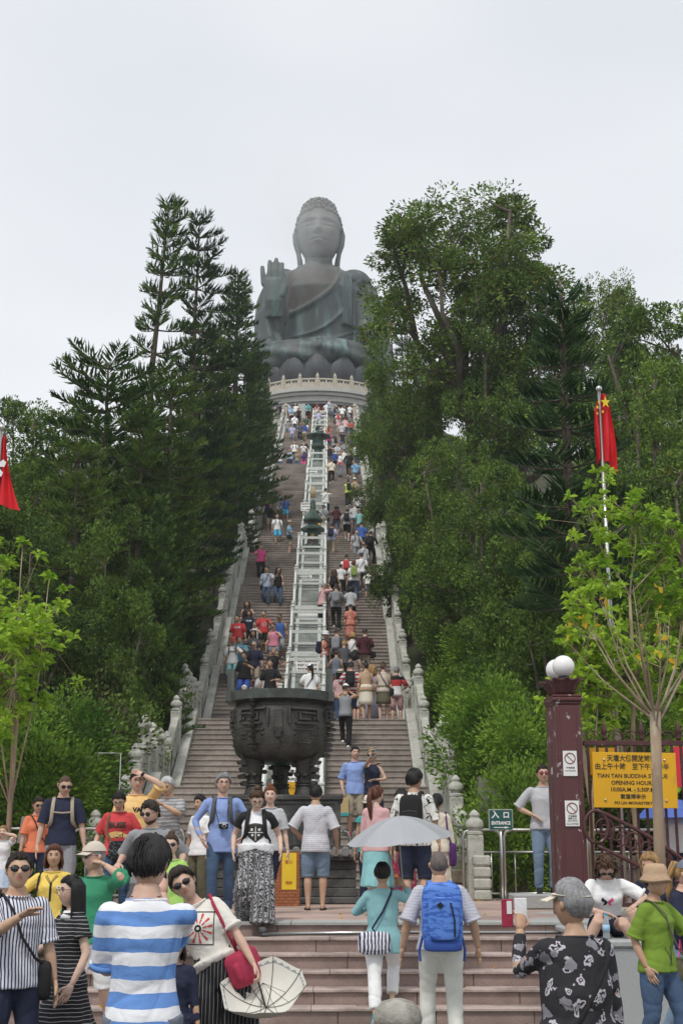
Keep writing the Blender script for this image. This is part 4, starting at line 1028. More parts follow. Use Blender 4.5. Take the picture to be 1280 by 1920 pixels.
for side in range(3):
    a0 = side * math.pi * 2 / 3
    f = MB()   # masks: two squared spirals, snout and knobs
    for sg in (-1, 1):
        c = a0 + sg * .54
        for da, dz, w, h in [(0, .11, .30, .035), (-.19 * sg, .0, .035, .24), (.19 * sg, .03, .035, .18), (.03 * sg, -.11, .26, .035), (.06 * sg, .045, .18, .03), (-.06 * sg, .0, .03, .12), (.0, -.05, .14, .03), (.14 * sg, -.03, .03, .05)]:
            relief(c + da * 1.7, 1.16 + dz, w * (1.5 if w > .1 else 1.1), h, .05, mb=f)
        relief(c + .26 * sg, .90, .12, .025, .02, mb=f); relief(c + .26 * sg, .84, .12, .025, .02, mb=f); relief(c + .40 * sg, 1.2, .03, .03, .02, mb=f); relief(c + .40 * sg, 1.1, .03, .03, .02, mb=f); relief(c + .40 * sg, 1.0, .03, .03, .02, mb=f); relief(c - .02 * sg, .96, .34, .03, .02, mb=f)
        relief(c + .02 * sg, .76, .22, .025, .02, mb=f)
        r = .75; aa = a0 + sg * .34; f.ball((-math.sin(-aa) * r, -math.cos(aa) * r, .90), .042, 10, 6)
    relief(a0, 1.08, .13, .34, .035, mb=f); relief(a0, .92, .09, .16, .055, mb=f); relief(a0, .72, .05, .1, .03, mb=f)
    for k in range(-5, 6): relief(a0 + k * .095, 1.335, .05, .025, .015, mb=f)
    f.obj('mask_relief', M_urn, urn)
for k in range(3):   # hooked flanges
    a = math.pi / 3 + k * math.pi * 2 / 3 - math.pi / 2 - math.pi / 2 + math.pi / 2
    q = MB(); z0, z1 = .62, 1.40
    for j in range(11):
        z = z0 + (z1 - z0) * j / 10; r = float(np.interp(z, [.58, .74, .95, 1.10, 1.25, 1.40], [.66, .76, .785, .785, .775, .74])); e = .085 + .035 * (j % 2) + (.04 if j in (0, 10) else 0)
        q.prism([(r - .03, z - .034), (r + e, z - .030 + .01 * (j % 2)), (r + e + .02, z + .010), (r + e * .6, z + .034), (r - .03, z + .030)], -.028, .028, axis='y')
    o = q.obj('flange', M_urn, urn); o.rotation_euler = (0, 0, a - math.pi / 2)
for k in range(3):   # legs, the middle one at the back
    a = math.pi / 2 + k * 2.0944; cx, cy = math.cos(a) * .46, math.sin(a) * .46
    q = MB().lathe([(.16, 0), (.16, .03), (.135, .10), (.13, .14), (.12, .15), (.12, .24), (.135, .40), (.16, .52), (.19, .66)], 20)
    for zz in (.16, .20): q.lathe([(.14, zz - .015), (.15, zz), (.14, zz + .015)], 20)
    o = q.obj('leg', M_urn, urn, smooth=True, loc=(cx, cy, 0))
    fl = MB()
    for j in range(5): z = .18 + j * .105; fl.prism([(.11, z - .04), (.22 + .03 * (j % 2) + .012 * j, z - .035), (.25 + .03 * (j % 2) + .012 * j, z + .015), (.19, z + .045), (.11, z + .04)], -.03, .03, axis='y')
    o2 = fl.obj('leg_flange', M_urn, o); o2.rotation_euler = (0, 0, a)
    sw = MB()
    for j in range(8): a_ = j * .8; sw.ball((.16 * math.cos(a_), .16 * math.sin(a_), .36 + .1 * math.sin(j * 2)), (.05, .05, .035), 8, 5)
    sw.obj('leg_relief', M_urn, o, smooth=True)
for sg in (-1, 1):   # upright square handles
    q = MB().prism([(-.30, 0), (-.30, .36), (.30, .36), (.30, 0), (.16, 0), (.16, .22), (-.16, .22), (-.16, 0)], -.055, .055, axis='x')
    bv = q.mesh('handle', M_urn2); put('handle', bv, urn, (sg * .80, 0, 1.55), (0, 0, 0))
for sg in (-1, 1): MB().box(-.06, .06, -.32, .32, 1.42, 1.56).obj('handle_root', M_urn2, urn).location = (sg * .82, 0, 0)

# two smaller bronze lamps/censers standing in the middle of the stairs
M_verd = mat('verdigris_bronze', (.075, .125, .10), .6, .25, 3, .3, 20, metal=.2, col2=(.035, .055, .045), c2scale=2.5)
def roof_disc(b, z, r, h, flutes=28):
    n = flutes * 2; prof = [(r * .98, z - .06), (r, z), (r * .82, z + h * .28), (r * .55, z + h * .62), (r * .35, z + h), (.01, z + h)]
    a = np.linspace(0, 2 * math.pi, n, endpoint=False); V = []
    for i, (rr, zz) in enumerate(prof):
        k = 1 + (.03 * np.cos(a * flutes) if i < 4 else 0 * a); V.append(np.stack([np.cos(a) * rr * k, np.sin(a) * rr * k, np.full(n, zz)], 1))
    b.add(np.concatenate(V), grid_faces(len(prof), n, True) + [tuple(range(n - 1, -1, -1)), tuple((len(prof) - 1) * n + i for i in range(n))])
def stair_censer(d, label, zoff, sc=1.):
    t = thing('bronze_censer', label, 'censer', (0, d, zoff), group='bronze censers on the middle strip'); t.scale = (sc,) * 3
    MB().box(-.52, .52, -.4, .4, -.5, .05).obj('base', M_verd, t)
    sc_ = MB()
    for j in range(9): sc_.ball((-.44 + j * .11, -.34, .22 + .06 * math.sin(j * 2.2)), (.10, .10, .13), 8, 6)
    sc_.box(-.48, .48, -.3, .3, .02, .36, bev=.05)
    sc_.obj('dragon_body', M_verd, t, smooth=True)
    MB().box(-.34, .34, -.25, .25, .36, .52).obj('waist', M_urn, t)
    MB().lathe([(.20, .52), (.30, .60), (.33, .72), (.30, .84), (.26, .90)], 24).obj('chamber', M_verd, t, smooth=True)
    MB().ball((0, -.29, .62), (.12, .06, .13), 10, 6).obj('brass_door', mat('brass_yellow', (.55, .36, .10), .5, .2, 5), t, smooth=True)
    b = MB(); roof_disc(b, .92, .68, .18); b.obj('lower_roof', M_verd, t)
    MB().lathe([(.30, 1.06), (.30, 1.26)], 20).obj('neck', M_urn, t)
    b = MB(); roof_disc(b, 1.24, .56, .34); b.obj('upper_roof', M_verd, t)
    MB().lathe([(.14, 1.54), (.16, 1.66), (.15, 1.84), (.09, 1.93), (.01, 1.95)], 14).obj('finial', M_verd, t, smooth=True)
    return t

c1 = stair_censer(58.6, 'round-roofed verdigris bronze censer with two tiled roofs on the middle strip', 14.75); c1.scale = (.78, .78, 1.36)
c2 = thing('bronze_lantern', 'tall bronze lantern with one wide ribbed roof high up the middle strip', 'lantern', (0, 84.6, 26.55))
MB().lathe([(.42, -.2), (.42, .15), (.34, .3), (.30, 1.0), (.26, 1.05), (.26, 1.35)], 20).obj('stem', M_verd, c2, smooth=True)
MB().lathe([(.30, 1.35), (.44, 1.42), (.46, 1.55), (.42, 1.62), (.38, 1.7), (.36, 2.05), (.44, 2.2)], 20).obj('drum', M_verd, c2, smooth=True)
q = MB(); roof_disc(q, 2.25, .80, .22, 34); q.obj('roof', M_verd, c2)
q = MB(); 
for j in range(7): q.ball((.12 * math.cos(j * .9), .12 * math.sin(j * .9), 2.56 + .06 * j), (.10, .10, .09), 8, 5)
q.lathe([(.16, 2.42), (.12, 2.6), (.03, 3.05)], 10); q.obj('dragon_finial', M_verd, c2, smooth=True)

# ============================================================ FLAGS, GATE, SIGNS, RAILINGS
M_steel = mat('brushed_steel', (.52, .52, .50), .28, .06, 4, .05, 60, metal=.9)
M_gate = mat('maroon_paint', (.095, .028, .030), .42, .12, 4, .12, 25, col2=(.40, .36, .34), c2scale=9, c2pos=(.632, .65), spec=.5, detail=7, stretch=(1, 1, .6))
M_gate2 = mat('maroon_iron', (.075, .025, .026), .45, .2, 9, .1, 25, col2=(.28, .24, .23), c2scale=14, c2pos=(.64, .66))
M_globe = mat('opal_glass', (.80, .80, .78), .25, .02, 3, spec=.5)
M_signy = mat('yellow_sign', (.68, .36, .010), .55, .07, 2, .05, 10, col2=(.42, .25, .05), c2scale=3.2, c2pos=(.63, .8), stretch=(1, 1, .5))
M_ink = mat('black_lettering', (.03, .028, .02), .6, .1, 5)
M_white_p = mat('white_print', (.75, .75, .73), .6, .05, 5)
M_planter = mat('planter_granite', (.36, .375, .375), .8, .12, 90, .1, 200)
M_rock = mat('retaining_stone', (.20, .165, .12), .9, .25, 6, .6, 25, col2=(.11, .09, .065), c2scale=2.4)
M_conc = mat('mossy_concrete', (.21, .215, .185), .9, .2, 3, .4, 20, col2=(.10, .11, .08), c2scale=1.5)
M_flag = mat('red_flag_cloth', (.62, .012, .02), .75, .06, 5, .1, 15)
def text_obj(s, size, m_, parent, loc, name='lettering', bold=0., spacing=1., w=None, ext=.0015, rz=0.):
    """lettering standing upright, facing -Y"""
    V, Fc = text_mesh(s, size, bold, ext, spacing=spacing)
    if not len(V): return
    if w: V[:, 0] *= w / (V[:, 0].max() - V[:, 0].min())
    b = MB(); b.add(np.stack([V[:, 0], -V[:, 2], V[:, 1]], 1), Fc); return b.obj(name, m_, parent, loc=loc, rot=(0, 0, rz), fix=False)

# --- gate pier with lotus capital and globe lamp (two, one behind the other)
def gate_pier(x, y, H, w, label, stickers):
    t = thing('gate_pier', label, 'gate pier', (x, y, .9), group='gate piers')
    MB().box(-w / 2, w / 2, -w / 2, w / 2, 0, H, bev=.012).obj('shaft', M_gate, t)
    for sg in (-1, 1): MB().box(sg * w * .36 - .012, sg * w * .36 + .012, -w / 2 - .012, -w / 2 + .004, .05, H - .05, bev=.004).obj('moulding', M_gate, t)
    MB().box(-w * .54, w * .54, -w * .54, w * .54, H, H + .03, bev=.01).box(-w * .60, w * .60, -w * .60, w * .60, H + .032, H + .085, bev=.022).box(-w * .57, w * .57, -w * .57, w * .57, H + .087, H + .115, bev=.01).obj('capital', M_gate, t)
    MB().lathe([(.08, H + .11), (.10, H + .14), (.07, H + .18), (.12, H + .32), (.05, H + .33)], 16).obj('lotus_core', M_gate2, t, smooth=True)
    pm = MB(); V = []
    for i in range(7):
        for j in range(7):
            u = -1 + i / 3; v = j / 6; ww = .062 * math.sin(min(3.0, .55 + v * 2.2)) ** .7 * (1 - .35 * max(0, v - .7) * 3 * 0); V.append((u * ww, -(.09 + .13 * v ** 1.2 + .02 * math.sin(v * 6) * 0) + abs(u) ** 2 * .03, .20 * math.sin(v * 1.7) - .012 * abs(u) * v))
    pm.add(V, grid_faces(7, 7)); pme = pm.mesh('petal', M_gate2, smooth=True); bm = bmesh.new(); bm.from_mesh(pme); bmesh.ops.solidify(bm, geom=bm.faces[:], thickness=.014); bm.to_mesh(pme); bm.free()
    for k in range(9): a = 6.283 * k / 9; put('petal', pme, t, (0, 0, H + .115), (0, 0, a), (1.12, 1.12, 1.05))
    MB().lathe([(.075, H + .30), (.075, H + .35), (.06, H + .36)], 20).obj('lamp_base', mat('black_plastic', (.02, .02, .02), .4), t)
    MB().ball((0, 0, H + .485), .137, 32, 20).obj('globe', M_globe, t, smooth=True)
    if stickers:
        for z0, rows in ((H * .655, 'a'), (H * .42, 'b')):
            h_ = .30; MB().box(-.085, .085, -w / 2 - .018, -w / 2 - .013, z0, z0 + h_).obj('sticker', M_white_p, t)
            rg = MB(); rg.tube([(math.cos(a) * .062, -w / 2 - .021, z0 + h_ - .09 + math.sin(a) * .062) for a in np.linspace(0, 6.283, 25)], .006, 5, cap=False); rg.tube([(-.044, -w / 2 - .021, z0 + h_ - .046), (.044, -w / 2 - .021, z0 + h_ - .134)], .005, 5)
            rg.obj('prohibition_ring', mat('faded_ring', (.22, .07, .06), .6), t)
            if rows == 'b':
                text_obj('NO PETS', .030, M_ink, t, (0, -w / 2 - .019, z0 + .060)); text_obj('ALLOWED', .030, M_ink, t, (0, -w / 2 - .019, z0 + .025)); text_obj('不准攜帶', .026, M_ink, t, (0, -w / 2 - .019, z0 + .115)); text_obj('寵物入內', .026, M_ink, t, (0, -w / 2 - .019, z0 + .088))
            else:
                text_obj('不得吸煙', .026, M_ink, t, (0, -w / 2 - .019, z0 + .095)); text_obj('NO SMOKING', .020, M_ink, t, (0, -w / 2 - .019, z0 + .060))
    return t
P = at(1066, 1500, 16.4); gate_pier(P.x, 16.4, 2.52, .32, 'maroon gate pier with white globe lamp and two no-entry style stickers', True)
P2 = at(1044, 1500, 17.3); gate_pier(P2.x + .055, 17.3, 2.60, .28, 'maroon gate pier half hidden behind the stickered one', False)
# --- iron fence with spikes, bars single
fx0 = at(1098, 1500, 16.4).x; fx1 = 8.2; FY = 16.45; ftop = at(1180, 1392, 16.4).z - .9
t = thing('iron_fence', 'maroon iron gate fence with spearheads and scrolls carrying the yellow sign', 'fence', (fx0, FY, .9))
L = fx1 - fx0
MB().box(0, L, -.025, .025, ftop - .035, ftop + .025, bev=.006).obj('top_rail', M_gate2, t); MB().box(0, L, -.02, .02, .12, .17, bev=.006).obj('bottom_rail', M_gate2, t)
nbars = int(L / .115)
for i in range(nbars):
    x = .06 + i * .115; MB().box(x - .015, x + .015, -.015, .015, .17, ftop - .034).obj('bar', M_gate2, t)
sp = MB().lathe([(.012, 0), (.030, .02), (.034, .05), (.022, .075), (.040, .10), (.036, .14), (.018, .21), (.002, .26)], 10).mesh('spearhead', M_gate2, smooth=True)
x = .27; k = 0
while x < L: put('spearhead', sp, t, (x, 0, ftop + .02)); x += .46; k += 1
x = .06
def spiral(r0, turns, n=30, s=1): return [(s * (r0 - r0 * .75 * u) * math.cos(u * turns * 6.283), 0, (r0 - r0 * .75 * u) * math.sin(u * turns * 6.283)) for u in np.linspace(0, 1, n)]
scr = MB().tube(spiral(.10, 1.4), .009, 5).mesh('scroll', M_gate2, smooth=True)
while x < L - .2:
    put('scroll', scr, t, (x + .06, 0, ftop + .075), (0, 0, 0), (1, 1, .8)); put('scroll', scr, t, (x + .36, 0, ftop + .075), (0, 0, 0), (-1, 1, .8)); x += .46
# sliding gate leaf with scrollwork, sloping down behind the seated woman
t = thing('scrolled_gate_brace', 'sloping maroon wrought iron brace full of scrolls below the yellow sign', 'gate', (fx0 + .02, FY - .30, .9))
A, B_ = np.array([.04, 0, 1.25]), np.array([1.55, 0, .25])
for dz in (0, -.42):
    n = 20; MB().tube([A + (B_ - A) * u + [0, 0, dz + .10 * math.sin(u * 3.14)] for u in np.linspace(0, 1, n)], .024, 7).obj('rail', M_gate2, t, smooth=True)
MB().tube([(.04 + .14 * math.cos(a) - .0, 0, 1.05 + .19 * math.sin(a)) for a in np.linspace(-1.5, 4.6, 22)], .022, 7).obj('rail_end', M_gate2, t, smooth=True)
for i in range(9):
    u = (i + .5) / 9; c = A + (B_ - A) * u + [0, 0, -.18 + .1 * math.sin(u * 3.14)]; o = put('scroll', scr, t, tuple(c), (0, R(40 + 60 * (i % 2)), 0), (1.35, 1, 1.35)); 
    o = put('scroll', scr, t, tuple(c + [.06, .0, -.05]), (0, R(220 + 60 * (i % 2)), 0), (.9, 1, .9))
for i in range(5):
    c = (.75 + i * .16, 0, .12 - .0 * i); put('scroll', scr, t, c, (0, R(i * 50), 0), (1.2, 1, 1.2))
MB().tube([(.75, 0, .02), (1.5, 0, .02)], .02, 6).obj('foot_rail', M_gate2, t)
# --- yellow sign
A = at(1108, 1410, 16.25); B_ = at(1264, 1410, 16.25); C_ = at(1108, 1514, 16.25); sw = (B_ - A).x; sh_ = (A - C_).z
t = thing('opening_hours_sign', 'big yellow sign with Chinese and English opening hours on the iron fence', 'sign', (A.x, 16.25, C_.z)); t.rotation_euler = (0, R(.6), 0)
MB().box(0, sw, 0, .012, 0, sh_, bev=.003).obj('board', M_signy, t)
for x in (.14, sw - .14):
    for z in (.09, sh_ - .09): MB().ball((x, -.004, z), .016, 10, 6).obj('bolt', M_steel, t, smooth=True)
cx = sw / 2
for s_, z, w_, b_, sz in (('天壇大佛開放時間', .885, .60, .0012, .085), ('由上午十時　至下午五時半', .735, .90, .0012, .085), ('TIAN TAN BUDDHA STATUE', .57, .86, .0012, .068), ('OPENING HOURS', .445, .52, .0012, .068), ('10:00A.M. - 5:30P.M.', .325, .54, .0012, .068), ('寶蓮禪寺示', .195, .31, .001, .062), ('PO LIN MONASTERY', .085, .46, .001, .048)):
    text_obj(s_, sz, M_ink, t, (cx - .03, -.002, z * sh_), bold=b_, w=w_ * sw / 1.02)
A = at(1099, 1404, 16.9); t = thing('rear_notice_board', 'plain yellow board fixed behind the fence beside the pier', 'sign', (A.x, 16.85, A.z - .33)); MB().box(0, .38, 0, .01, -.0, .34).obj('board', M_signy, t)
A = at(1262, 1400, 18.5); t = thing('red_banner', 'red banner with pale lettering behind the fence at the frame edge', 'banner', (A.x, 18.5, A.z - .55)); MB().box(0, .8, 0, .02, 0, .55).obj('banner_cloth', mat('red_banner', (.65, .03, .05), .6, .1, 4), t); text_obj('茶', .2, M_white_p, t, (.2, -.004, .30)); text_obj('Tea', .10, M_white_p, t, (.2, -.004, .10))
# blue parasol behind the fence
A = at(1262, 1500, 18.0); t = thing('blue_parasol', 'blue parasol held up behind the iron fence', 'umbrella', (A.x, 18.0, .9)); MB().tube([(0, 0, .9), (0, 0, A.z - .9)], .01, 6).obj('shaft', M_steel, t)
b = MB().lathe([(.52, A.z - 1.14), (.40, A.z - 1.02), (.2, A.z - .92), (.01, A.z - .88)], 8); b.obj('canopy', mat('blue_canopy', (.07, .13, .45), .6, .1, 5), t)

# --- stainless barriers
def barrier(x0, x1, y, z0, label, h=1.12, posts=None, ends=True, bars=(.62, .10)):
    t = thing('steel_barrier', label, 'barrier', (x0, y, z0), group='steel tube barriers'); W_ = x1 - x0
    n = posts or max(2, int(W_ / 1.3) + 1)
    fr = [(0, 0, 0), (0, 0, h - .12), (.035, 0, h - .035), (.12, 0, h), (W_ - .12, 0, h), (W_ - .035, 0, h - .035), (W_, 0, h - .12), (W_, 0, 0)]
    MB().tube(fr, .024, 10, up=(0, 1, 0)).obj('frame_tube', M_steel, t, smooth=True)
    for b_ in bars: MB().tube([(0, 0, h * .68 if b_ > .3 else b_), (W_, 0, h * .68 if b_ > .3 else b_)], .018, 8).obj('rail', M_steel, t, smooth=True)
    for i in range(n):
        x = W_ * (i + .5) / n; MB().tube([(x, 0, bars[-1]), (x, 0, h * .68)], .010, 6).obj('bar', M_steel, t, smooth=True)
    for x in (0, W_): MB().lathe([(.07, 0), (.07, .012), (.03, .02)], 14, (x, 0, 0)).obj('foot', M_steel, t)
    return t
bx = lambda x, d: at(x, 1600, d).x
barrier(bx(868, 22.6), bx(938, 22.6), 22.6, .9, 'short steel barrier between the balustrade end and the entrance sign', posts=2)
barrier(bx(945, 22.6), bx(1100, 22.6), 22.6, .9, 'long steel barrier in front of the retaining wall, behind the gate piers', posts=4)
barrier(bx(1105, 22.6), bx(1300, 22.6), 22.6, .9, 'steel barrier seen through the bars of the iron fence', posts=4)
barrier(bx(630, 23.2), bx(655, 23.2), 23.2, .9, 'narrow steel barrier between the urn pedestal and the umbrella', posts=1)
barrier(bx(660, 23.2), bx(868, 23.2) - .6, 23.2, .9, 'steel barrier across the foot of the stairs behind the silver umbrella', posts=4)
barrier(bx(5, 21.6), bx(130, 21.6), 21.6, .9, 'steel barrier behind the yellow blouse woman', posts=3)
barrier(bx(135, 21.6), bx(345, 21.6), 21.6, .9, 'steel barrier between the hedge and the crowd, ending at the balustrade', posts=4)
# --- entrance sign on its own post
P = at(938, 1537, 22.3); t = thing('entrance_sign', 'green sign reading ENTRANCE with an arrow on the steel barrier', 'sign', (P.x, 22.3, .9))
MB().tube([(0, .02, 0), (0, .02, 1.35)], .022, 8).obj('post', M_steel, t, smooth=True); MB().lathe([(.12, 0), (.12, .012), (.03, .02)], 14, (0, .02, 0)).obj('foot', M_steel, t)
zc = P.z - .9; MB().box(-.20, .20, -.015, .015, zc - .17, zc + .17, bev=.006).obj('frame', mat('sign_frame', (.35, .36, .33), .6, .1, 9), t)
MB().box(-.185, .185, -.019, -.014, zc - .155, zc + .155).obj('board', mat('sign_green', (.015, .085, .085), .5, .1, 5), t)
text_obj('入', .13, M_white_p, t, (-.09, -.021, zc + .075), bold=.004); text_obj('口', .11, M_white_p, t, (.09, -.021, zc + .07), bold=.004)
text_obj('ENTRANCE', .075, M_white_p, t, (0, -.021, zc - .055), bold=.003, w=.31)
MB().prism([(-.12, zc - .118), (.06, zc - .118), (.06, zc - .105), (.14, zc - .124), (.06, zc - .143), (.06, zc - .130), (-.12, zc - .130)], -.0225, -.0205).obj('arrow', M_white_p, t)
# --- retaining wall and culvert behind
t = thing('retaining_wall', 'low brown stone block wall behind the steel barrier under the shrubs', 'wall', (bx(878, 23.6), 23.6, .9)); rr = random.Random(5)
for j in range(3):
    x = -.1 - (j % 2) * .2
    while x < 5.6:
        w_ = rr.uniform(.42, .62); MB().box(x + .006, x + w_ - .006, -rr.uniform(0, .02), .4, j * .235 + .006, (j + 1) * .235 - .004, bev=.015).obj('stone', M_rock, t); x += w_
MB().box(-.2, 5.7, .45, 1.2, -.1, .70).obj('backing', M_conc, t)
t = thing('culvert_wall', 'sloping mossy concrete wing walls round a dark drain opening beside the stairs', 'wall', (0, 0, 0))
a = at(880, 1470, 24.6); b_ = at(925, 1690, 24.2); 
MB().prism([(3.36, .9), (4.15, .9), (3.75, a.z - .05), (3.40, a.z + .1)], 23.9, 24.2).obj('wing_wall', M_conc, t)
MB().prism([(23.4, 1.55), (27.0, 2.6), (27.0, 3.2), (23.4, 2.1)], 4.9, 5.1, axis='x').obj('wing_wall', M_conc, t)
MB().box(4.1, 4.95, 25.0, 25.3, .9, 2.3).obj('drain_shade_block', M_dark, t)  # solid near-black block; the hollow's shade is put into its colour
# stone plinth blocks stepping at the stair's foot
t = thing('stone_curb_blocks', 'stack of rounded pale curb stones at the foot of the sign side balustrade', 'kerb', (3.22, 22.15, .9))
for j in range(4): MB().box(-.15, .13, -.12, .2, j * .18, j * .18 + .17, bev=.03).obj('stone', M_pale2, t)
# --- planter with granite wall on the right of the steps
PX = at(1128, 1745, 12.9).x
t = thing('granite_planter', 'smooth grey granite planter wall ending the steps, people sitting on it', 'planter', (PX, 12.75, 0))
for i in range(5): MB().box(i * .9 + .003, (i + 1) * .9 - .003, 0, .3, -.05, .80, bev=.008).obj('wall_slab', M_planter, t)
for i in range(3): MB().box(0, .30, .3 + i * .86, .3 + (i + 1) * .86 - .004, -.05, .80, bev=.008).obj('side_slab', M_planter, t)
for i in range(4): MB().box(-.02 + i * 1.13, -.02 + (i + 1) * 1.13 - .004, -.03, .42, .803, .865, bev=.015).obj('coping', M_grey, t)
MB().box(-.02, .34, .423, 2.85, .803, .865, bev=.015).obj('coping', M_grey, t)
MB().box(.3, 4.5, .42, 3.2, .2, .74).obj('soil', M_soil, t)
rg = np.random.RandomState(8); n = 2600; Cg = np.stack([rg.uniform(.42, 4.4, n), rg.uniform(.5, 3.0, n), np.full(n, .74)], 1); gg = rg.normal(size=(n, 3)) * .4 + [0, 0, 1]
g_o = put('ground_cover', leaf_mesh('ground_cover', [leaves(Cg, gg, .16, rg, .2, mats=1)], [L_mid]), t); g_o['kind'] = 'stuff'
# bare-branched sapling in it
P = at(1243, 1700, 13.9); r = np.random.RandomState(9); wb = MB(); Ht = at(1243, 1335, 13.9).z - .75
wb.tube([(-.02, 0, -.1), (-.01, 0, Ht * .35), (.01, 0, Ht * .7), (.03, 0, Ht)], [.068, .060, .054, .060], 12)
tw = []
for i in range(17):
    a = r.uniform(0, 6.28); rr_ = r.uniform(.12, .95); h_ = r.uniform(.7, 1.45) * (1.1 - rr_ * .35); e = np.array([math.cos(a) * rr_, math.sin(a) * rr_ * .8, Ht + h_]); s_ = np.array([.03, 0, Ht - .05 + r.uniform(-.15, .05)]); m_ = (s_ + e) / 2 + np.array([math.cos(a), math.sin(a), 0]) * .08
    wb.tube([s_, m_, e], [.014, .009, .003], 5, cap=False); tw += [e, m_ + (e - m_) * .6]
    for k in range(3): q = m_ + (e - m_) * r.uniform(.1, .9); e2 = q + (e - m_) * .3 + r.normal(size=3) * .12; wb.tube([q, e2], [.007, .002], 3, cap=False); tw.append(e2)
tw = np.array(tw)[r.choice(len(tw), 26)]; tw = np.repeat(tw, 2, 0); g = r.normal(size=(len(tw), 3)); g[:, 2] -= .4
t = plant_tree('young_tree', (wb.mesh('trunk', M_bark_l, smooth=True, fix=False), leaf_mesh('crown', [leaves(tw, g, .10, r, .6, mats=[.7, .3])], [L_yellow, L_light])), 'nearly bare sapling with peeling tan trunk and few yellow leaves before the yellow sign', 'young tree', P.x, 13.9, 0, 1, z=.80)
# --- bollard
P = at(745, 1872, 10.4); t = thing('stone_bollard', 'mushroom-topped grey stone bollard at the bottom edge', 'bollard', (P.x, 10.4, 0))
hb = P.z
M_boll = mat('bollard_stone', (.36, .345, .31), .9, .15, 9, .5, 60, col2=(.22, .21, .18), c2scale=5)
b = MB(); prof_ = [(.15, 0), (.13, hb * .3), (.11, hb * .62), (.12, hb * .66), (.17, hb * .68), (.185, hb * .76), (.17, hb * .87), (.12, hb * .96), (.04, hb * 1.0), (.005, hb)]
nn = 40; aa = np.linspace(0, 6.283, nn, endpoint=False); V = []
for r_, z_ in prof_:
    lob = 1 - .07 * (np.abs(np.sin(aa * 2)) ** 8 < .02) * (z_ > hb * .65); V.append(np.stack([np.cos(aa) * r_ * (1 - .06 * np.cos(aa * 4) ** 16), np.sin(aa) * r_ * (1 - .06 * np.cos(aa * 4) ** 16), np.full(nn, z_)], 1))
b.add(np.concatenate(V), grid_faces(len(prof_), nn, True)); b.obj('cap', M_boll, t, smooth=True)
# --- pipe lying along the second step
t = thing('step_pipe', 'thin grey metal pipe lying along the steps with a black cable', 'pipe', (0, ST0 + 4 * ST_T + .06, ST_R * 5 - .0)); A = at(492, 1757, ST0 + 4 * ST_T).x
MB().tube([(A, 0, .035), (1.0, 0, .045), (4.6, 0, .05)], .018, 8).obj('tube', M_steel, t, smooth=True)
MB().tube([(A - .04, -.03, .02), (A + .5, -.035, .03), (A + 1.1, -.03, .03), (1.3, -.03, .05), (2.2, -.035, .04), (4.4, -.03, .045)], .008, 5).obj('cable', cmat_black if 'cmat_black' in globals() else mat('cable_black', (.02, .02, .02), .5), t)
# --- flagpoles
def flag_mesh(fn, nu=26, nv=16): b = MB(); b.add([fn(i / (nu - 1), j / (nv - 1)) for i in range(nu) for j in range(nv)], grid_faces(nu, nv)); return b
Tt = at(1122, 733, 21.6); FZ = .9
t = thing('flagpole', 'tall grey flagpole with ball finial carrying the star flag', 'flagpole', (Tt.x, 21.6, FZ)); hp_ = Tt.z - FZ
MB().tube([(0, 0, 0), (0, 0, hp_)], [.042, .026], 12).obj('pole', M_steel, t, smooth=True); MB().ball((0, 0, hp_ + .04), .055, 12, 8).obj('finial', M_steel, t, smooth=True)
t2 = thing('star_flag', 'limp red flag with yellow stars hanging from the flagpole', 'flag', (Tt.x, 21.6, FZ + hp_ - .08)); t2.scale = (.78, .8, 1.02)
def fl(u, v): # u down, v away from the pole
    dr = (v ** 1.2) * .62 * (1 - .2 * u); z = -u * 1.22 - (v ** 1.3) * .10 + .06 * math.sin(v * 5); x = .0 + v * (.30 - .0 * u) * (1 if u > -1 else 1) * (.55 + .45 * math.sin(min(1.57, .5 + u * 1.6))) ; y = .10 * math.sin(v * 9 + u * 1.5) + .03 * math.sin(u * 7)
    return (x - .0, y, z)
flag_mesh(fl).obj('cloth', M_flag, t2, smooth=True)
def fl2(u, v): x, y, z = fl(u, v); return (-x * .42 - .02, y * .8, z * .86 - .12)
flag_mesh(fl2).obj('cloth_fold', M_flag, t2, smooth=True)
def star(c, r, rot=0.): 
    pts = [(c[0] + (r if k % 2 == 0 else r * .4) * math.sin(k * math.pi / 5 + rot), c[1] + (r if k % 2 == 0 else r * .4) * math.cos(k * math.pi / 5 + rot)) for k in range(10)]
    return pts
for c, r_ in (((.10, -.16), .11), ((.03, -.33), .035), ((-.08, -.25), .035), ((-.09, -.36), .03), ((-.04, -.16), .035)):
    b = MB(); b.prism(star(c, r_), -.135, -.131); b.obj('star', mat('flag_yellow', (.75, .55, .03), .7), t2)
Tl = at(6, 806, 20.0); t = thing('flagpole', 'flagpole at the pine side frame edge carrying the flower flag', 'flagpole', (Tl.x - .02, 20.0, .9)); hp_ = Tl.z - .9
MB().tube([(0, 0, 0), (0, 0, hp_)], [.042, .026], 12).obj('pole', M_steel, t, smooth=True); MB().ball((0, 0, hp_ + .04), .055, 12, 8).obj('finial', M_steel, t, smooth=True)
t2 = thing('flower_flag', 'red flag with a white flower emblem hanging in folds at the frame edge', 'flag', (Tl.x, 20.0, .9 + hp_ - .1))
def fl3(u, v): return (-.12 * (1 - u) * 0 + v * (.06 + .30 * u ** 1.6), .05 * math.sin(v * 9 + u * 3), -u * 1.12 - v * (.0 + .12 * u))
flag_mesh(fl3).obj('cloth', M_flag, t2, smooth=True)
def fl4(u, v): return (-v * (.30 - .1 * u), .05 * math.sin(v * 8 + u * 2), -u * 1.05)
flag_mesh(fl4).obj('cloth_fold', M_flag, t2, smooth=True)
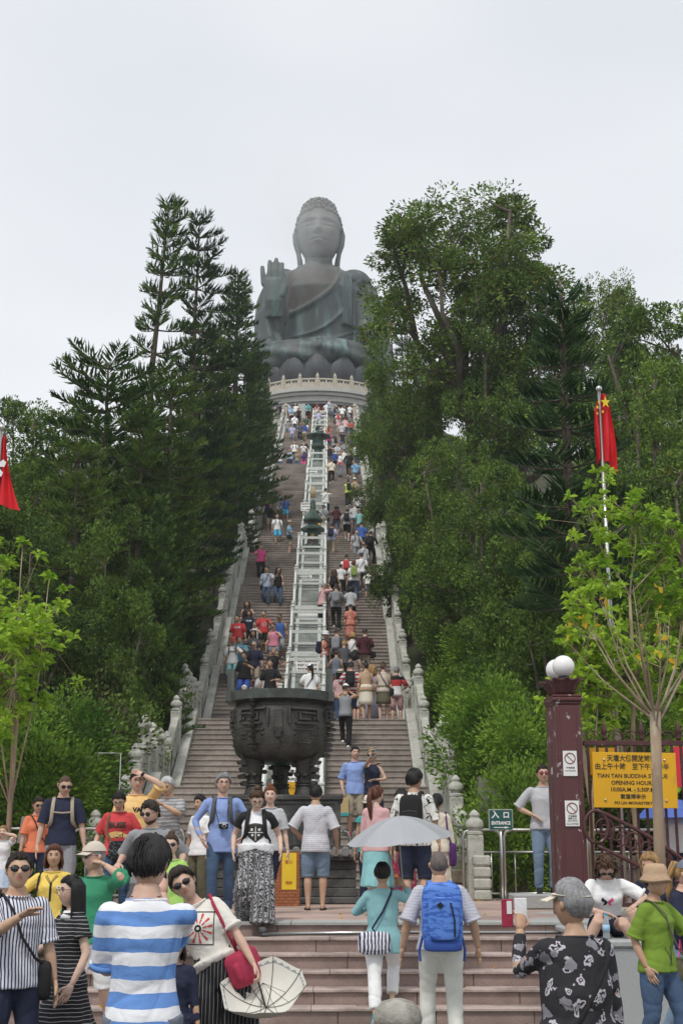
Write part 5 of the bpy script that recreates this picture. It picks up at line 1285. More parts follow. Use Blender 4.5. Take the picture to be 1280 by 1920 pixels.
for k in range(5):
    a = k * 1.2566; b = MB(); V = [(.0, 0)] + [(.125 * math.sin(a + da) * s_, .125 * math.cos(a + da) * s_) for da, s_ in ((-.42, .55), (-.34, .9), (0, 1.05), (.38, .85), (.40, .5))]
    b.prism([(-.06 + x * 1.3, -.52 + z * 1.6) for x, z in V], -.062, -.056); b.obj('flower_petal', M_white_p, t2)
# --- thin lamp frame and tilted board beside the hedge
P = at(222, 1530, 22.6); t = thing('pipe_frame', 'thin grey goal-like pipe frame beside the ferns', 'pipe frame', (P.x, 22.6, .9)); Tz = at(222, 1412, 22.6).z - .9
MB().tube([(0, 0, 0), (0, 0, Tz), (-.38, 0, Tz), (-.38, 0, Tz - .12)], .012, 6, up=(0, 1, 0)).obj('tube', M_steel, t, smooth=True)
P = at(38, 1557, 20.8); t = thing('tilted_notice', 'grey back of a tilted notice panel behind the orange shirt woman', 'sign', (P.x, 20.8, .9)); MB().box(-.16, .16, -.01, .01, P.z - .9 - .2, P.z - .9 + .2).obj('panel', mat('panel_back', (.35, .32, .30), .7), t); MB().box(-.02, .02, .012, .04, 0, P.z - .9).obj('post', M_steel, t)
t.rotation_euler = (0, R(8), 0)
# --- notices on the middle strip, tilted with the ramp
def notice(x, y, d, w, h, label, rows=4, cols=7, blank=False, rots=.5):
    dd = min(np.arange(d - 4, d + 4, .05), key=lambda q: abs(at(x, y, q).z - (slope(q) + .22 + h * .62))); P = at(x, y, dd); d = dd; w *= 1.1; h *= 1.25; t = thing('notice_board', label, 'notice', (P.x, d, P.z), 0, 'white notices on the middle railing'); t.rotation_euler = (-.3, 0, 0)
    MB().box(-w / 2, w / 2, 0, .02, -h / 2, h / 2, bev=.004).obj('board', M_white_p, t)
    MB().tube([(0, .03, -h / 2), (0, .03, -h / 2 - .35)], .015, 5).obj('post', M_steel, t)
    if not blank:
        txt = '請勿攀爬欄杆注意安全往上走靠右行慢步梯級小心地滑不可坐臥遊客止步保持清潔多謝合作'
        V = []; b = MB()
        tx = [txt[(i * cols) % len(txt):(i * cols) % len(txt) + cols] for i in range(rows)]
        for i, s_ in enumerate(tx): text_obj(s_, h / rows * .62, M_ink, t, (0, -.003, h / 2 - (i + .55) * h / rows), bold=h / rows * .02, w=w * .86, ext=.001)
notice(569, 1078, 51.0, .62, .26, 'white notice with small characters on the middle strip, second from the censer')
notice(576, 1247, 44.0, .66, .34, 'white notice with columns of characters above the urn rim', 3, 8)
notice(578, 1157, 48.3, .62, .32, 'blank white board on the middle strip between two notices', blank=True)
notice(584, 882, 83.0, .62, .36, 'small notice in the middle strip below the bronze lantern', 3, 5)
notice(577, 950, 62.5, .66, .4, 'notice half hidden behind the two-roofed censer', 3, 5)
notice(552, 1440, 26.6, .36, .80, 'tall white notice with characters seen between the urn legs', 6, 4)
P = at(550, 1478, 26.0); t = thing('yellow_notice', 'small yellow notice under the white one between the urn legs', 'notice', (P.x, 26.0, P.z)); MB().box(-.14, .14, 0, .02, -.12, .12).obj('board', M_signy, t); text_obj('小心', .1, M_ink, t, (0, -.003, 0))
P = at(577, 1168, 48.5); t = thing('brass_lamp', 'small round amber lamp under the blank white board', 'lamp', (P.x, 48.4, P.z)); MB().ball((0, 0, 0), (.14, .1, .12), 10, 7).obj('dome', mat('brass_yellow', (.55, .36, .10)), t, smooth=True)
P = at(587, 921, 68.8); t = thing('amber_cone', 'pale amber cone standing on the middle ramp', 'cone', (P.x, 68.8, P.z - .35)); MB().lathe([(.14, 0), (.12, .3), (.09, .55), (.02, .62)], 12).obj('cone', mat('amber_plastic', (.5, .36, .18), .5), t, smooth=True)
# --- brick-patterned donation box with yellow poster by the pedestal
P = at(546, 1690, 20.2); t = thing('brick_pattern_box', 'orange brick patterned box with a yellow poster beside the urn pedestal', 'box', (at(537, 1690, 19.9).x, 19.9, .9))
Zt = at(546, 1596, 19.9).z - .9
M_bk = mat('orange_brick', (.36, .13, .055), .8, .2, 12, .2, 60); MB().box(-.19, .19, .012, .3, 0, Zt).obj('box_body', mat('brick_mortar', (.20, .09, .05), .9), t)
for j in range(int(Zt / .042)):
    x = -.19 + (-.045 if j % 2 else 0)
    while x < .19:
        a_, b_ = max(-.19, x), min(.19, x + .09)
        if b_ - a_ > .01: MB().box(a_ + .003, b_ - .003, 0, .012, j * .042 + .003, j * .042 + .039).obj('brick', M_bk, t)
        x += .09
MB().box(-.07, .14, -.006, -.001, Zt * .30, Zt * .97).obj('poster', mat('poster_yellow', (.78, .55, .03), .6, .04, 4), t)
text_obj('香火', .06, mat('poster_red', (.5, .1, .03), .6), t, (.03, -.008, Zt * .8)); text_obj('隨緣', .05, mat('poster_red', (.5, .1, .03), .6), t, (.03, -.008, Zt * .42))

# ============================================================ PEOPLE
SKINS = {'l': (.56, .37, .28), 'm': (.47, .30, .20), 't': (.36, .22, .14), 'p': (.62, .44, .35), 'a': (.52, .345, .235)}
def skin_mat(k):
    c = SKINS[k]; return mat('skin_' + k, c, .52, .10, 22, .10, 160, sss=.08, spec=.4, col2=(c[0] * .92, c[1] * .72, c[2] * .68), c2scale=11, c2pos=(.5, .75), detail=7)
def lip_mat(k): c = SKINS[k]; return mat('lip_' + k, (c[0] * .85, c[1] * .52, c[2] * .55), .5, .08, 30)
def hair_mat(c):
    cols = {'black': (.012, .011, .011), 'dark': (.028, .018, .013), 'brown': (.075, .038, .02), 'auburn': (.10, .035, .018), 'grey': (.24, .24, .245), 'white': (.55, .55, .54), 'blond': (.36, .22, .09), 'buzz': (.12, .10, .09), 'red': (.17, .055, .02)}
    return mat('hair_' + c, cols[c], .5, .35, 60, .5, 140, stretch=(1, 1, .15), spec=.35)
def fabric(key, cols, kind='plain', scale=20., ratio=.5, rough=.85, axis=2, extra=None, warp=.05, offset=0.):
    """cloth: kind plain / hstripe / vstripe / check / floral / blotch / stripes3 in object space"""
    if key in MATS: return MATS[key]
    m = bpy.data.materials.new(key); m.use_nodes = True; t = m.node_tree; bs = t.nodes['Principled BSDF']; bs.inputs['Roughness'].default_value = rough; bs.inputs['Specular IOR Level'].default_value = .25
    N = t.nodes.new; co = N('ShaderNodeTexCoord'); Lk = t.links.new
    nz = N('ShaderNodeTexNoise'); nz.inputs['Scale'].default_value = 6; Lk(co.outputs['Object'], nz.inputs['Vector'])
    def mth(op, a, b=None, c=None):
        n = N('ShaderNodeMath'); n.operation = op
        for i, v in enumerate((a, b, c)):
            if v is None: continue
            if isinstance(v, (int, float)): n.inputs[i].default_value = v
            else: Lk(v, n.inputs[i])
        return n.outputs[0]
    sp = N('ShaderNodeSeparateXYZ'); Lk(co.outputs['Object'], sp.inputs[0])
    def stripe(ax, s, r, off=0.):
        a = mth('MULTIPLY_ADD', nz.outputs[0], warp, sp.outputs[ax]); a = mth('MULTIPLY_ADD', a, s, off); a = mth('FRACT', a); return mth('LESS_THAN', a, r)
    def mixc(f, a, b):
        x = N('ShaderNodeMixRGB'); Lk(f, x.inputs[0])
        for i, v in ((1, a), (2, b)):
            if isinstance(v, tuple): x.inputs[i].default_value = hexc(v)
            else: Lk(v, x.inputs[i])
        return x.outputs[0]
    if kind == 'plain': out = tuple(cols[0][:3])
    elif kind == 'hstripe': out = mixc(stripe(2, scale, ratio, offset), cols[0], cols[1])
    elif kind == 'vstripe': out = mixc(stripe(0, scale, ratio, offset), cols[0], cols[1])
    elif kind == 'check': out = mixc(mth('MAXIMUM', stripe(0, scale, ratio), stripe(2, scale, ratio)), cols[0], cols[1])
    elif kind == 'bands': # colour bands at given heights: cols[0] base, extra = [(z0, z1, col)]
        out = cols[0]
        for z0, z1, c in extra:
            f = mth('MULTIPLY', mth('GREATER_THAN', sp.outputs[2], z0), mth('LESS_THAN', sp.outputs[2], z1)); out = mixc(f, out, c)
    elif kind in ('floral', 'blotch'):
        v = N('ShaderNodeTexVoronoi'); v.inputs['Scale'].default_value = scale; v.feature = 'F1'
        w = N('ShaderNodeMixRGB'); w.blend_type = 'ADD'; w.inputs[0].default_value = .12; Lk(co.outputs['Object'], w.inputs[1])
        n5 = N('ShaderNodeTexNoise'); n5.inputs['Scale'].default_value = scale * 1.5; Lk(co.outputs['Object'], n5.inputs['Vector']); Lk(n5.outputs[1], w.inputs[2]); Lk(w.outputs[0], v.inputs['Vector'])
        petals = mth('LESS_THAN', v.outputs['Distance'], ratio); sc_ = N('ShaderNodeSeparateXYZ'); Lk(v.outputs['Color'], sc_.inputs[0])
        f = mth('MULTIPLY', petals, mth('GREATER_THAN', sc_.outputs[0], .35)); f = mth('MULTIPLY', f, mth('GREATER_THAN', mth('ABSOLUTE', mth('SUBTRACT', v.outputs['Distance'], ratio * .55)), ratio * .10))
        out = mixc(f, cols[0], cols[1])
        if len(cols) > 2: out = mixc(mth('MULTIPLY', petals, mth('GREATER_THAN', sc_.outputs[1], .65)), out, cols[2])
    elif kind == 'scribble':
        wv = N('ShaderNodeTexNoise'); wv.inputs['Scale'].default_value = scale; wv.inputs['Detail'].default_value = 1; Lk(co.outputs['Object'], wv.inputs['Vector'])
        f = mth('LESS_THAN', mth('ABSOLUTE', mth('SUBTRACT', wv.outputs[0], .5)), ratio); out = mixc(f, cols[0], cols[1])
    elif kind == 'tribal':   # vertical bands of fine pattern
        wv = N('ShaderNodeTexNoise'); wv.inputs['Scale'].default_value = 45; Lk(co.outputs['Object'], wv.inputs['Vector'])
        f1 = mth('GREATER_THAN', wv.outputs[0], .5); a = mixc(f1, cols[0], cols[1]); f2 = stripe(0, scale, .38); b_ = mixc(stripe(2, 70, .45), cols[0], cols[2]); out = mixc(f2, a, b_)
    nf = N('ShaderNodeTexNoise'); nf.inputs['Scale'].default_value = 180; Lk(co.outputs['Object'], nf.inputs['Vector']); sh = mth('MULTIPLY_ADD', nf.outputs[0], .22, mth('MULTIPLY_ADD', nz.outputs[0], .3, .74)); mul = N('ShaderNodeMixRGB'); mul.blend_type = 'MULTIPLY'; mul.inputs[0].default_value = 1; Lk(out, mul.inputs[1]) if not isinstance(out, tuple) else setattr(mul.inputs[1], 'default_value', hexc(out)); Lk(sh, mul.inputs[2])
    Lk(mul.outputs[0], bs.inputs['Base Color'])
    n3 = N('ShaderNodeTexNoise'); n3.inputs['Scale'].default_value = 14; n3.inputs['Detail'].default_value = 4; Lk(co.outputs['Object'], n3.inputs['Vector'])
    bp = N('ShaderNodeBump'); bp.inputs['Strength'].default_value = .5; bp.inputs['Distance'].default_value = .02; n3.inputs['Distortion'].default_value = 1.6; n3.inputs['Scale'].default_value = 7; Lk(n3.outputs[0], bp.inputs['Height']); Lk(bp.outputs[0], bs.inputs['Normal'])
    MATS[key] = m; return m
CLR = dict(white=(.78, .78, .78), offwhite=(.68, .65, .58), black=(.018, .018, .02), navy=(.018, .024, .055), grey=(.26, .27, .29), lgrey=(.45, .46, .48), dgrey=(.09, .09, .10), red=(.60, .025, .03), maroon=(.085, .018, .03),
           crimson=(.40, .012, .06), pink=(.72, .22, .32), hotpink=(.75, .04, .25), orange=(.75, .17, .05), coral=(.62, .16, .11), yellow=(.78, .52, .03), amber=(.80, .48, .13), green=(.015, .27, .13), lime=(.35, .62, .08), olive=(.12, .11, .06),
           khaki=(.36, .30, .21), beige=(.58, .50, .40), sky=(.16, .38, .58), blue=(.03, .12, .42), royal=(.02, .08, .38), denim=(.05, .10, .19), ldenim=(.16, .25, .36), teal=(.02, .34, .36), aqua=(.20, .50, .52), cyan=(.02, .38, .62), purple=(.10, .02, .16),
           brown=(.16, .09, .05), lav=(.42, .42, .60), tan=(.50, .32, .18), neon=(.62, .85, .05), fern=(.22, .34, .05), cream=(.72, .64, .50), rose=(.68, .38, .38), dkgreen=(.04, .09, .05), slate=(.15, .17, .22), shirtblue=(.22, .33, .66), paleblue=(.45, .55, .70))
CLR = {k_: tuple((.82 * v + .18 * (.3 * c_[0] + .55 * c_[1] + .15 * c_[2])) for v in c_) for k_, c_ in CLR.items()}
def cmat(c):
    return c if isinstance(c, bpy.types.Material) else fabric('cloth_' + c, [CLR[c]])

def rotm(ax, a):
    return np.array(Matrix.Rotation(a, 3, ax))
def nrm(v): v = np.array(v, float); return v / (np.linalg.norm(v) + 1e-9)
def ik(a, t, l1, l2, pole):
    a = np.array(a, float); t = np.array(t, float); d = t - a; L = np.linalg.norm(d)
    if L > (l1 + l2) * .999: t = a + d / L * (l1 + l2) * .999; d = t - a; L = np.linalg.norm(d)
    u = d / L; c = (l1 * l1 + L * L - l2 * l2) / (2 * L); h = math.sqrt(max(0, l1 * l1 - c * c))
    p = nrm(np.array(pole, float) - u * u.dot(pole)); return a + u * c + p * h, t

def hand_geo(mb, wrist, d, palm_n, side, s=1., curl=.35, n=6, mi=0, spread=1.):
    """palm and five unequal fingers along direction d, palm facing palm_n; the thumb leaves the palm's side"""
    d = nrm(d); pn = nrm(np.array(palm_n) - d * d.dot(palm_n)); sx = np.cross(d, pn) * side    # towards the thumb
    W = np.array(wrist); c = lambda a, b, h: W + d * a * s + sx * b * s + pn * h * s
    mb.tube([c(-.01, 0, 0), c(.02, .002, 0), c(.055, .004, .003), (c(.088, .0, .006))], [(.026 * s, .018 * s), (.034 * s, .017 * s), (.041 * s, .015 * s), (.037 * s, .011 * s)], max(6, n), mi, up=pn)
    for b, L, a0 in ((.029, .068, .084), (.010, .077, .088), (-.010, .072, .085), (-.028, .056, .078)):
        p = c(a0 - .008, b, .004); dd = d * math.cos(curl * .5) + pn * math.sin(curl * .5) + sx * b * 1.5 * spread; q = p + nrm(dd) * L * .48 * s
        dd = d * math.cos(curl * 1.4) + pn * math.sin(curl * 1.4) + sx * b * 1.0 * spread; r_ = q + nrm(dd) * L * .30 * s
        dd = d * math.cos(curl * 2.2) + pn * math.sin(curl * 2.2); e = r_ + nrm(dd) * L * .24 * s
        mb.tube([p, q, r_, e], [.0092 * s, .0085 * s, .0078 * s, .0055 * s], n if n > 5 else 4, mi, up=pn)
    p = c(.022, .026, .002); q = p + nrm(d * .75 + sx * .75 + pn * .25) * .036 * s; e = q + nrm(d * .95 + sx * .25 + pn * .35) * .030 * s
    mb.tube([p, q, e, e + nrm(d + pn * .4) * .010 * s], [.0125 * s, .0105 * s, .0085 * s, .005 * s], n if n > 5 else 4, mi, up=pn)

def person(label, loc, rz=0., H=1.72, fem=False, skin='l', hair='black', hstyle='short', top='white', sleeve=.42, bot='denim', btype='pants', blen=1., shoes='black', near=False,
           lean=0., side=0., twist=0., hyaw=0., hpitch=0., hroll=0., la=None, ra=None, feet=None, hat=None, hatc='white', glasses=None, fat=1., group=None, hem=-.07, neckw=.085, sit=None, tex=None, sandals=False, hip_z=None, seedn=0, loose=1., extra_parts=None, noears=False, curl=.3, palms=None, hlen=None):
    """one person: a continuous body mesh (torso, limbs, head, hands) with hair and clothes as children. Facing -Y in its own frame."""
    root = thing('person', label, 'person', loc, rz, group); k = H / 1.722; root.scale = (k, k, k)
    G = {}
    RT = rotm('Z', twist) @ rotm('Y', -side) @ rotm('X', lean)
    hz = hip_z if hip_z is not None else .915
    shw = (.152 if fem else .182) * (1 + (fat - 1) * .4)
    hipw = (.095 if fem else .09)
    ft = feet or [(-.10, 0.0, 0.), (.10, 0.0, 0.)]
    if hip_z is None and sit is None:
        # drop the pelvis until both feet can be reached
        for _ in range(40):
            ok = all(math.dist((sg * hipw, 0, hz - .02), (f[0], f[1], f[2] + .08)) < .815 for sg, f in zip((-1, 1), ft))
            if ok: break
            hz -= .01
    Pz = np.array([0, 0, hz]); T = lambda p: Pz + RT @ np.array(p, float)
    sh = [T((-shw, .0, .450)), T((shw, .0, .450))]
    arms = []
    for i, (a, dflt) in enumerate(((la, None), (ra, None))):
        sg = (-1, 1)[i]
        if a is None: a = ('t', (sg * (shw + .11), -.06, hz - .13), (sg * .3, 1, 0))
        if a[0] == 't': el, wr = ik(sh[i], a[1], .285, .25, a[2] if len(a) > 2 else (sg * .4, .6, -.6))
        else: el = sh[i] + nrm(a[1]) * .285; wr = el + nrm(a[2]) * .25
        arms.append((sh[i], el, wr))
    legs = []
    for i, f in enumerate(ft):
        sg = (-1, 1)[i]; hp = Pz + np.array([sg * hipw, 0, -.02]); kn, an = ik(hp, (f[0], f[1] + .03, f[2] + .08), .42, .40, f[4] if len(f) > 4 else (sg * .15, -1, .1))
        legs.append((hp, kn, an, f[3] if len(f) > 3 else (sg * .12, -1, 0.)))
    nb = 16 if near else 9; nl = 12 if near else 6; F = fat
    # ---- body
    b = MB(); hf = 1.06 if fem else 1.
    tors = [((0, .005, -.09), .12, .10), ((0, .0, .0), .160 * hf * F, .115 * F), ((0, -.005, .10), (.132 if fem else .145) * F, .100 * F), ((0, 0, .22), .140 * F, .105 * F), ((0, -.005, .34), .155 * (1 + (F - 1) * .5), .115), ((0, .01, .43), shw * .90, .090), ((0, .012, .480), .118, .068), ((0, .008, .530), .062 if fem else .070, .058)]
    cov = .93 if top is not None else 1.; lcov = .84 if (btype in ('pants', 'wide') and blen > .85) or btype == 'longdress' else 1.
    b.tube([T(p) for p, _, _ in tors], [(rx * (cov if q_ < 6 else 1), ry * (cov if q_ < 6 else 1)) for q_, (_, rx, ry) in enumerate(tors)], nb, up=(0, 1, 0))
    nk = T((0, -.002, .580)); b.tube([T((0, .012, .48)), T((0, .006, .54)), nk], [.070 if fem else .086, .054 if fem else .066, .053 if fem else .063], 10, up=(0, 1, 0))
    for (s_, e_, w_), sg in zip(arms, (-1, 1)):
        am = (.9 if fem else 1.) * (1 + (F - 1) * .5)
        b.ball(s_ + RT @ np.array([-sg * .012, 0, -.012]), (.050 * am, .050 * am, .048 * am), 10 if near else 6, 7 if near else 4)
        b.tube([s_, s_ + (e_ - s_) * .4, e_], [.046 * am, .045 * am, .038 * am], nl)
        b.tube([e_ + (s_ - e_) * .06, e_ + (w_ - e_) * .28, w_], [.038 * am, .041 * am, .0255 * am], nl)
    for hp, kn, an, fd in legs:
        lm = (1.04 if fem else 1.) * (1 + (F - 1) * .4)
        b.tube([hp + [0, 0, .05], hp + (kn - hp) * .35, kn], [.076 * lm * lcov, .078 * lm * lcov, .054 * lm * lcov], nl)
        b.tube([kn, kn + (an - kn) * .3 + [0, .012, 0], kn + (an - kn) * .7, an, an + [0, 0, -.03]], [.054 * lm * lcov, .057 * lm * lcov, .042 * lm * lcov, .034 * (lcov + .1 if lcov < 1 else 1), .034], nl)
        if sandals or near:
            fdn = nrm(fd); b.tube([an + fdn * -.05 + [0, 0, -.045], an + fdn * .03 + [0, 0, -.035], an + fdn * .12 + [0, 0, -.058], an + fdn * .18 + [0, 0, -.066]], [(.028, .03), (.036, .034), (.040, .020), (.030, .011)], 8, up=(0, 0, 1))
    sm = skin_mat(skin)
    if near:
        me = remesh(b, 'body', .0155, [sm, lip_mat(skin)], 3); q = MB()
    else: q = b
    # ---- head
    RH = RT @ rotm('Z', hyaw) @ rotm('X', hpitch) @ rotm('Y', hroll)
    hc = nk + RH @ np.array([0, -.018, .092])
    hv, hfc, hm, hd = head_geo(*((44, 34) if near else (12, 9)), fem=fem); sc = np.array([1.05, 1.04, 1.05]) * (1.0 if near else 1.04)
    TH = lambda P: (np.asarray(P) * sc) @ RH.T + hc
    q.add(TH(hv), hfc, hm if near else 0)
    for sg in (-1, 1):
        if near and not noears:
            q.tube([TH([(sg * .073, .008, .022)])[0], TH([(sg * .083, .016, .012)])[0], TH([(sg * .080, .010, -.012)])[0], TH([(sg * .073, .002, -.026)])[0]], [(.006, .012), (.009, .020), (.008, .014), (.005, .007)], 8, up=RH @ np.array([0, 1, 0]))
    # ---- hands
    for i, (s_, e_, w_) in enumerate(arms):
        d = nrm(w_ - e_); sg = (-1, 1)[i]
        pn = (palms[i] if palms and palms[i] is not None else (-sg * 1., .15, .1) if d[2] < -.5 else (0, -.3, -1) if abs(d[2]) < .5 else (0, -1, 0))
        cr = np.cross(d, nrm(pn)); want = np.array([0, -1, .2]) if d[2] < -.5 else np.array([-sg, 0, .6]); sd_ = 1 if cr.dot(want) > 0 else -1
        hand_geo(q, w_, d, pn, sd_, 1.0 if fem else 1.1, curl, 6 if near else 4)
    if near:
        tmpm = q.mesh('q', [sm, lip_mat(skin)], smooth=True); bm = bmesh.new(); bm.from_mesh(me); bm.from_mesh(tmpm); bm.to_mesh(me); bm.free(); bpy.data.meshes.remove(tmpm)
        for p in me.polygons: p.use_smooth = True
    else: me = q.mesh('body', [sm, lip_mat(skin)], smooth=True, fix=False)
    put('body', me, root)
    # ---- eyes and brows
    if near and glasses != 'dark':
        for sg in (-1, 1):
            e = MB(); ir = MB(); br_ = MB()
            e.ball((sg * .0315, -.0755, .0105), (.0135, .010, .0065), 12, 8); ir.ball((sg * .0315, -.0835, .0105), (.0052, .0035, .0056), 10, 6)
            br_.tube([(sg * .016, -.0925, .030), (sg * .032, -.0925, .036), (sg * .048, -.083, .030)], [(.0035, .003), (.0035, .0032), (.002, .002)], 6)
            br_.tube([(sg * .018, -.086, .0125), (sg * .031, -.0875, .0175), (sg * .045, -.079, .013)], [.0016, .0022, .0016], 5)
            for m_, nm, mt in ((e, 'eye', mat('eye_white', (.7, .68, .65), .3, .02, 5)), (ir, 'iris', mat('iris', (.02, .012, .008), .2, .1, 5)), (br_, 'eyebrow', hair_mat(hair if hair not in ('white', 'grey', 'buzz') else 'dark'))):
                put(nm, m_.mesh(nm, mt, smooth=True, xf=TH), root)
    # ---- hair
    rs = np.random.RandomState(seedn + len(label)); az = np.arctan2(hd[:, 0], -hd[:, 1]); dzv = hd[:, 2]
    def hairline(a):
        a = abs(a); lo = {'short': -.46, 'bald': -.46, 'buzz': -.46}.get(hstyle, -.55)
        return np.interp(a, [0, .55, .95, 1.25, 1.7, 2.2, 3.15], [.56, .60, .40, .20, -.05, lo * .8, lo])
    if hstyle not in (None,) and hair:
        hl = hairline(az); th_ = {'buzz': .0035, 'curly': .020, 'bob': .019, 'thick': .022}.get(hstyle, .0125)
        if hstyle == 'bald': th_ = .002
        off = th_ * np.clip((dzv - hl) / .22, -.35, 1.) + (.0008 if hstyle not in ('buzz', 'bald') else 0)
        wv = sines(seedn + 3, 12, 30, 110); nn = hd / np.linalg.norm(hd, axis=1)[:, None]
        vv = hv + nn * (off * (1 + (.35 * wv(hv) if near and hstyle not in ('buzz',) else 0)))[:, None]
        keep = dzv > hl - .08; idx = [f for f in hfc if all(keep[i] for i in f)]
        used = sorted({i for f in idx for i in f}); mp_ = {u: i for i, u in enumerate(used)}
        hb_ = MB(); hb_.add(vv[used], [tuple(mp_[i] for i in f) for f in idx])
        R0 = np.array([.075, .094, .115])
        def scalp(a, th, off): return np.array([math.sin(th) * math.sin(a) * (R0[0] + off), -math.sin(th) * math.cos(a) * (R0[1] + off), math.cos(th) * (R0[2] + off)])
        hm_ = hair_mat(hair)
        if near and hstyle in ('short', 'thick', 'bob', 'long', 'curly', 'bun', 'pony') and hat is None or (near and hstyle in ('long', 'bob', 'pony')):
            nlk = {'short': 170, 'thick': 260, 'bob': 200, 'long': 160, 'curly': 0, 'bun': 140, 'pony': 140}[hstyle]
            for i in range(nlk):
                a = rs.uniform(-3.14, 3.14); tend = math.acos(np.clip(hairline(a), -1, 1)); t0 = rs.uniform(.05, .8) * tend; t1 = min(tend + .02, t0 + rs.uniform(.5, 1.0) * (.9 if hstyle != 'short' else .6))
                o0 = th_ * .75; pts = [scalp(a + rs.normal() * .05, t, o0 + (.004 * math.sin(3.14 * u)) + rs.uniform(-.001, .006)) for u, t in zip((0, .33, .66, 1), np.linspace(t0, t1, 4))]
                if hstyle == 'short': pts[-1] = pts[-1] + (scalp(a, t1, .02) - scalp(a, t1, 0)) * rs.uniform(0, .3)
                hb_.tube(pts, [.0015, .0042, .0038, .0008], 3, cap=False)
        if hstyle in ('long', 'bob', 'pony', 'curlylong'):
            Ln = {'long': -.36, 'bob': -.125, 'pony': 0, 'curlylong': -.24}[hstyle] * (hlen or 1); cnt = (54 if near else 12)
            if Ln:
                for i in range(cnt):
                    u = (i + .5) / cnt; a = (1.28 + u * (6.283 - 2.56)) + rs.normal() * .02; ac = (a + math.pi) % 6.283 - math.pi
                    p0 = scalp(ac, .75, .012); p1 = scalp(ac, 1.25, .016); p2 = scalp(ac, 1.62, .012); out_ = np.array([math.sin(ac), -math.cos(ac), 0]) * (.012 if hstyle == 'bob' else .0)
                    L = Ln * rs.uniform(.9, 1.03); pts = [p0, p1, p2, p2 * [1.0, 1.02, 1] + [0, .006, L * .45 - .0] + out_, np.array([p2[0] * .97, p2[1] * 1.0 + .012, L]) + out_ * .6]
                    if hstyle == 'curlylong': pts = [p + rs.normal(size=3) * .012 for p in pts]
                    hb_.tube(pts, [.010, .014, .014, .014, .007] if near else [.02, .028, .028, .026, .014], 5 if near else 4)
            if hstyle == 'pony':
                L = .30
                for i in range(9 if near else 3):
                    o = rs.normal(size=2) * .012; hb_.tube([scalp(math.pi, .95, .01), scalp(math.pi, 1.05, .045) + [o[0], o[1], 0], np.array([o[0], .165 + o[1], -.06]), np.array([o[0] * 1.2, .15 + o[1], -.16]), np.array([o[0], .135, -L + rs.uniform(-.02, .03)])], [.012, .017, .020, .017, .006] if near else [.02, .03, .035, .03, .012], 6 if near else 4)
        if hstyle == 'curly' or hstyle == 'curlylong':
            for i in range(110 if near else 16):
                a = rs.uniform(-3.14, 3.14); t = rs.uniform(0, 1) ** .6 * math.acos(np.clip(hairline(a), -1, 1)); p = scalp(a, t, .016); hb_.ball(p, (.014 if near else .028) * rs.uniform(.7, 1.2), 6 if near else 5, 4)
        if hstyle == 'bun':
            hb_.ball((0, .03, .135), (.040, .038, .032), 12, 8) if near else hb_.ball((0, .035, .13), .042, 7, 5)
        put('hair', hb_.mesh('hair', hm_, smooth=True, xf=TH, fix=False), root)
    # ---- hats
    if hat:
        hm_ = cmat(hatc); o = MB()
        if hat == 'cap':
            keep = dzv > .34; vv = hv * 1.0 + hd * .019; idx = [f for f in hfc if all(keep[i] for i in f)]; used = sorted({i for f in idx for i in f}); mp_ = {u: i for i, u in enumerate(used)}
            o.add(vv[used] + [0, 0, .003], [tuple(mp_[i] for i in f) for f in idx])
            n_ = 9; V = []
            for zz in (0, -.004):
                for i in range(n_):
                    a = -1.0 + 2.0 * i / (n_ - 1)
                    for rr in (.0, 1.): V.append((math.sin(a) * (.083 + .012 * rr), -math.cos(a) * (.098 + .0 * rr) - rr * .068 * math.cos(a) ** .5, .045 - rr * .020 + zz - .010 * math.sin(a) ** 2))
            fcs = [(i * 2, i * 2 + 1, i * 2 + 3, i * 2 + 2) for i in range(n_ - 1)] + [(18 + i * 2, 18 + i * 2 + 2, 18 + i * 2 + 3, 18 + i * 2 + 1) for i in range(n_ - 1)] + [(i * 2 + 1, 18 + i * 2 + 1, 18 + i * 2 + 3, i * 2 + 3) for i in range(n_ - 1)]
            o.add(V, fcs); o.ball((0, 0, .136), .007, 6, 4)
        elif hat in ('bucket', 'straw'):
            w = .155 if hat == 'straw' else .125; dr = .03 if hat == 'straw' else .055
            pr = [(w, .055 - dr), (.125, .05 - dr * .6), (.098, .056), (.096, .075), (.092, .115), (.070, .145), (.01, .150)]
            n_ = 28 if near else 12; a = np.linspace(0, 2 * math.pi, n_, endpoint=False); V = []
            for r_, z_ in pr: V.append(np.stack([np.cos(a) * r_ * .92, np.sin(a) * r_ * 1.08, z_ + .006 * np.sin(a * 3 + 1) * (r_ > .1)], 1))
            pr2 = [(w - .004, .050 - dr), (.094, .048)]
            for r_, z_ in pr2[::-1]: V.insert(0, np.stack([np.cos(a) * r_ * .92, np.sin(a) * r_ * 1.08, z_ + .006 * np.sin(a * 3 + 1) * (r_ > .1)], 1))
            o.add(np.concatenate(V), grid_faces(len(V), n_, True))
        elif hat == 'visor':
            o.tube([(math.cos(t) * .082, math.sin(t) * .101, .05) for t in np.linspace(0, 6.283, 21)], [(.016, .003)] * 21, 6, up=(0, 0, 1))
            n_ = 13; V = []
            for zz in (0, -.004):
                for i in range(n_):
                    a = -1.35 + 2.7 * i / (n_ - 1)
                    for rr in (0., 1.): V.append((math.sin(a) * (.082 + .03 * rr), -math.cos(a) * .10 - rr * .085 * max(0, math.cos(a)) ** .4, .045 - .03 * rr + zz))
            fcs = [(i * 2, i * 2 + 1, i * 2 + 3, i * 2 + 2) for i in range(n_ - 1)] + [(2 * n_ + i * 2, 2 * n_ + i * 2 + 2, 2 * n_ + i * 2 + 3, 2 * n_ + i * 2 + 1) for i in range(n_ - 1)]
            o.add(V, fcs)
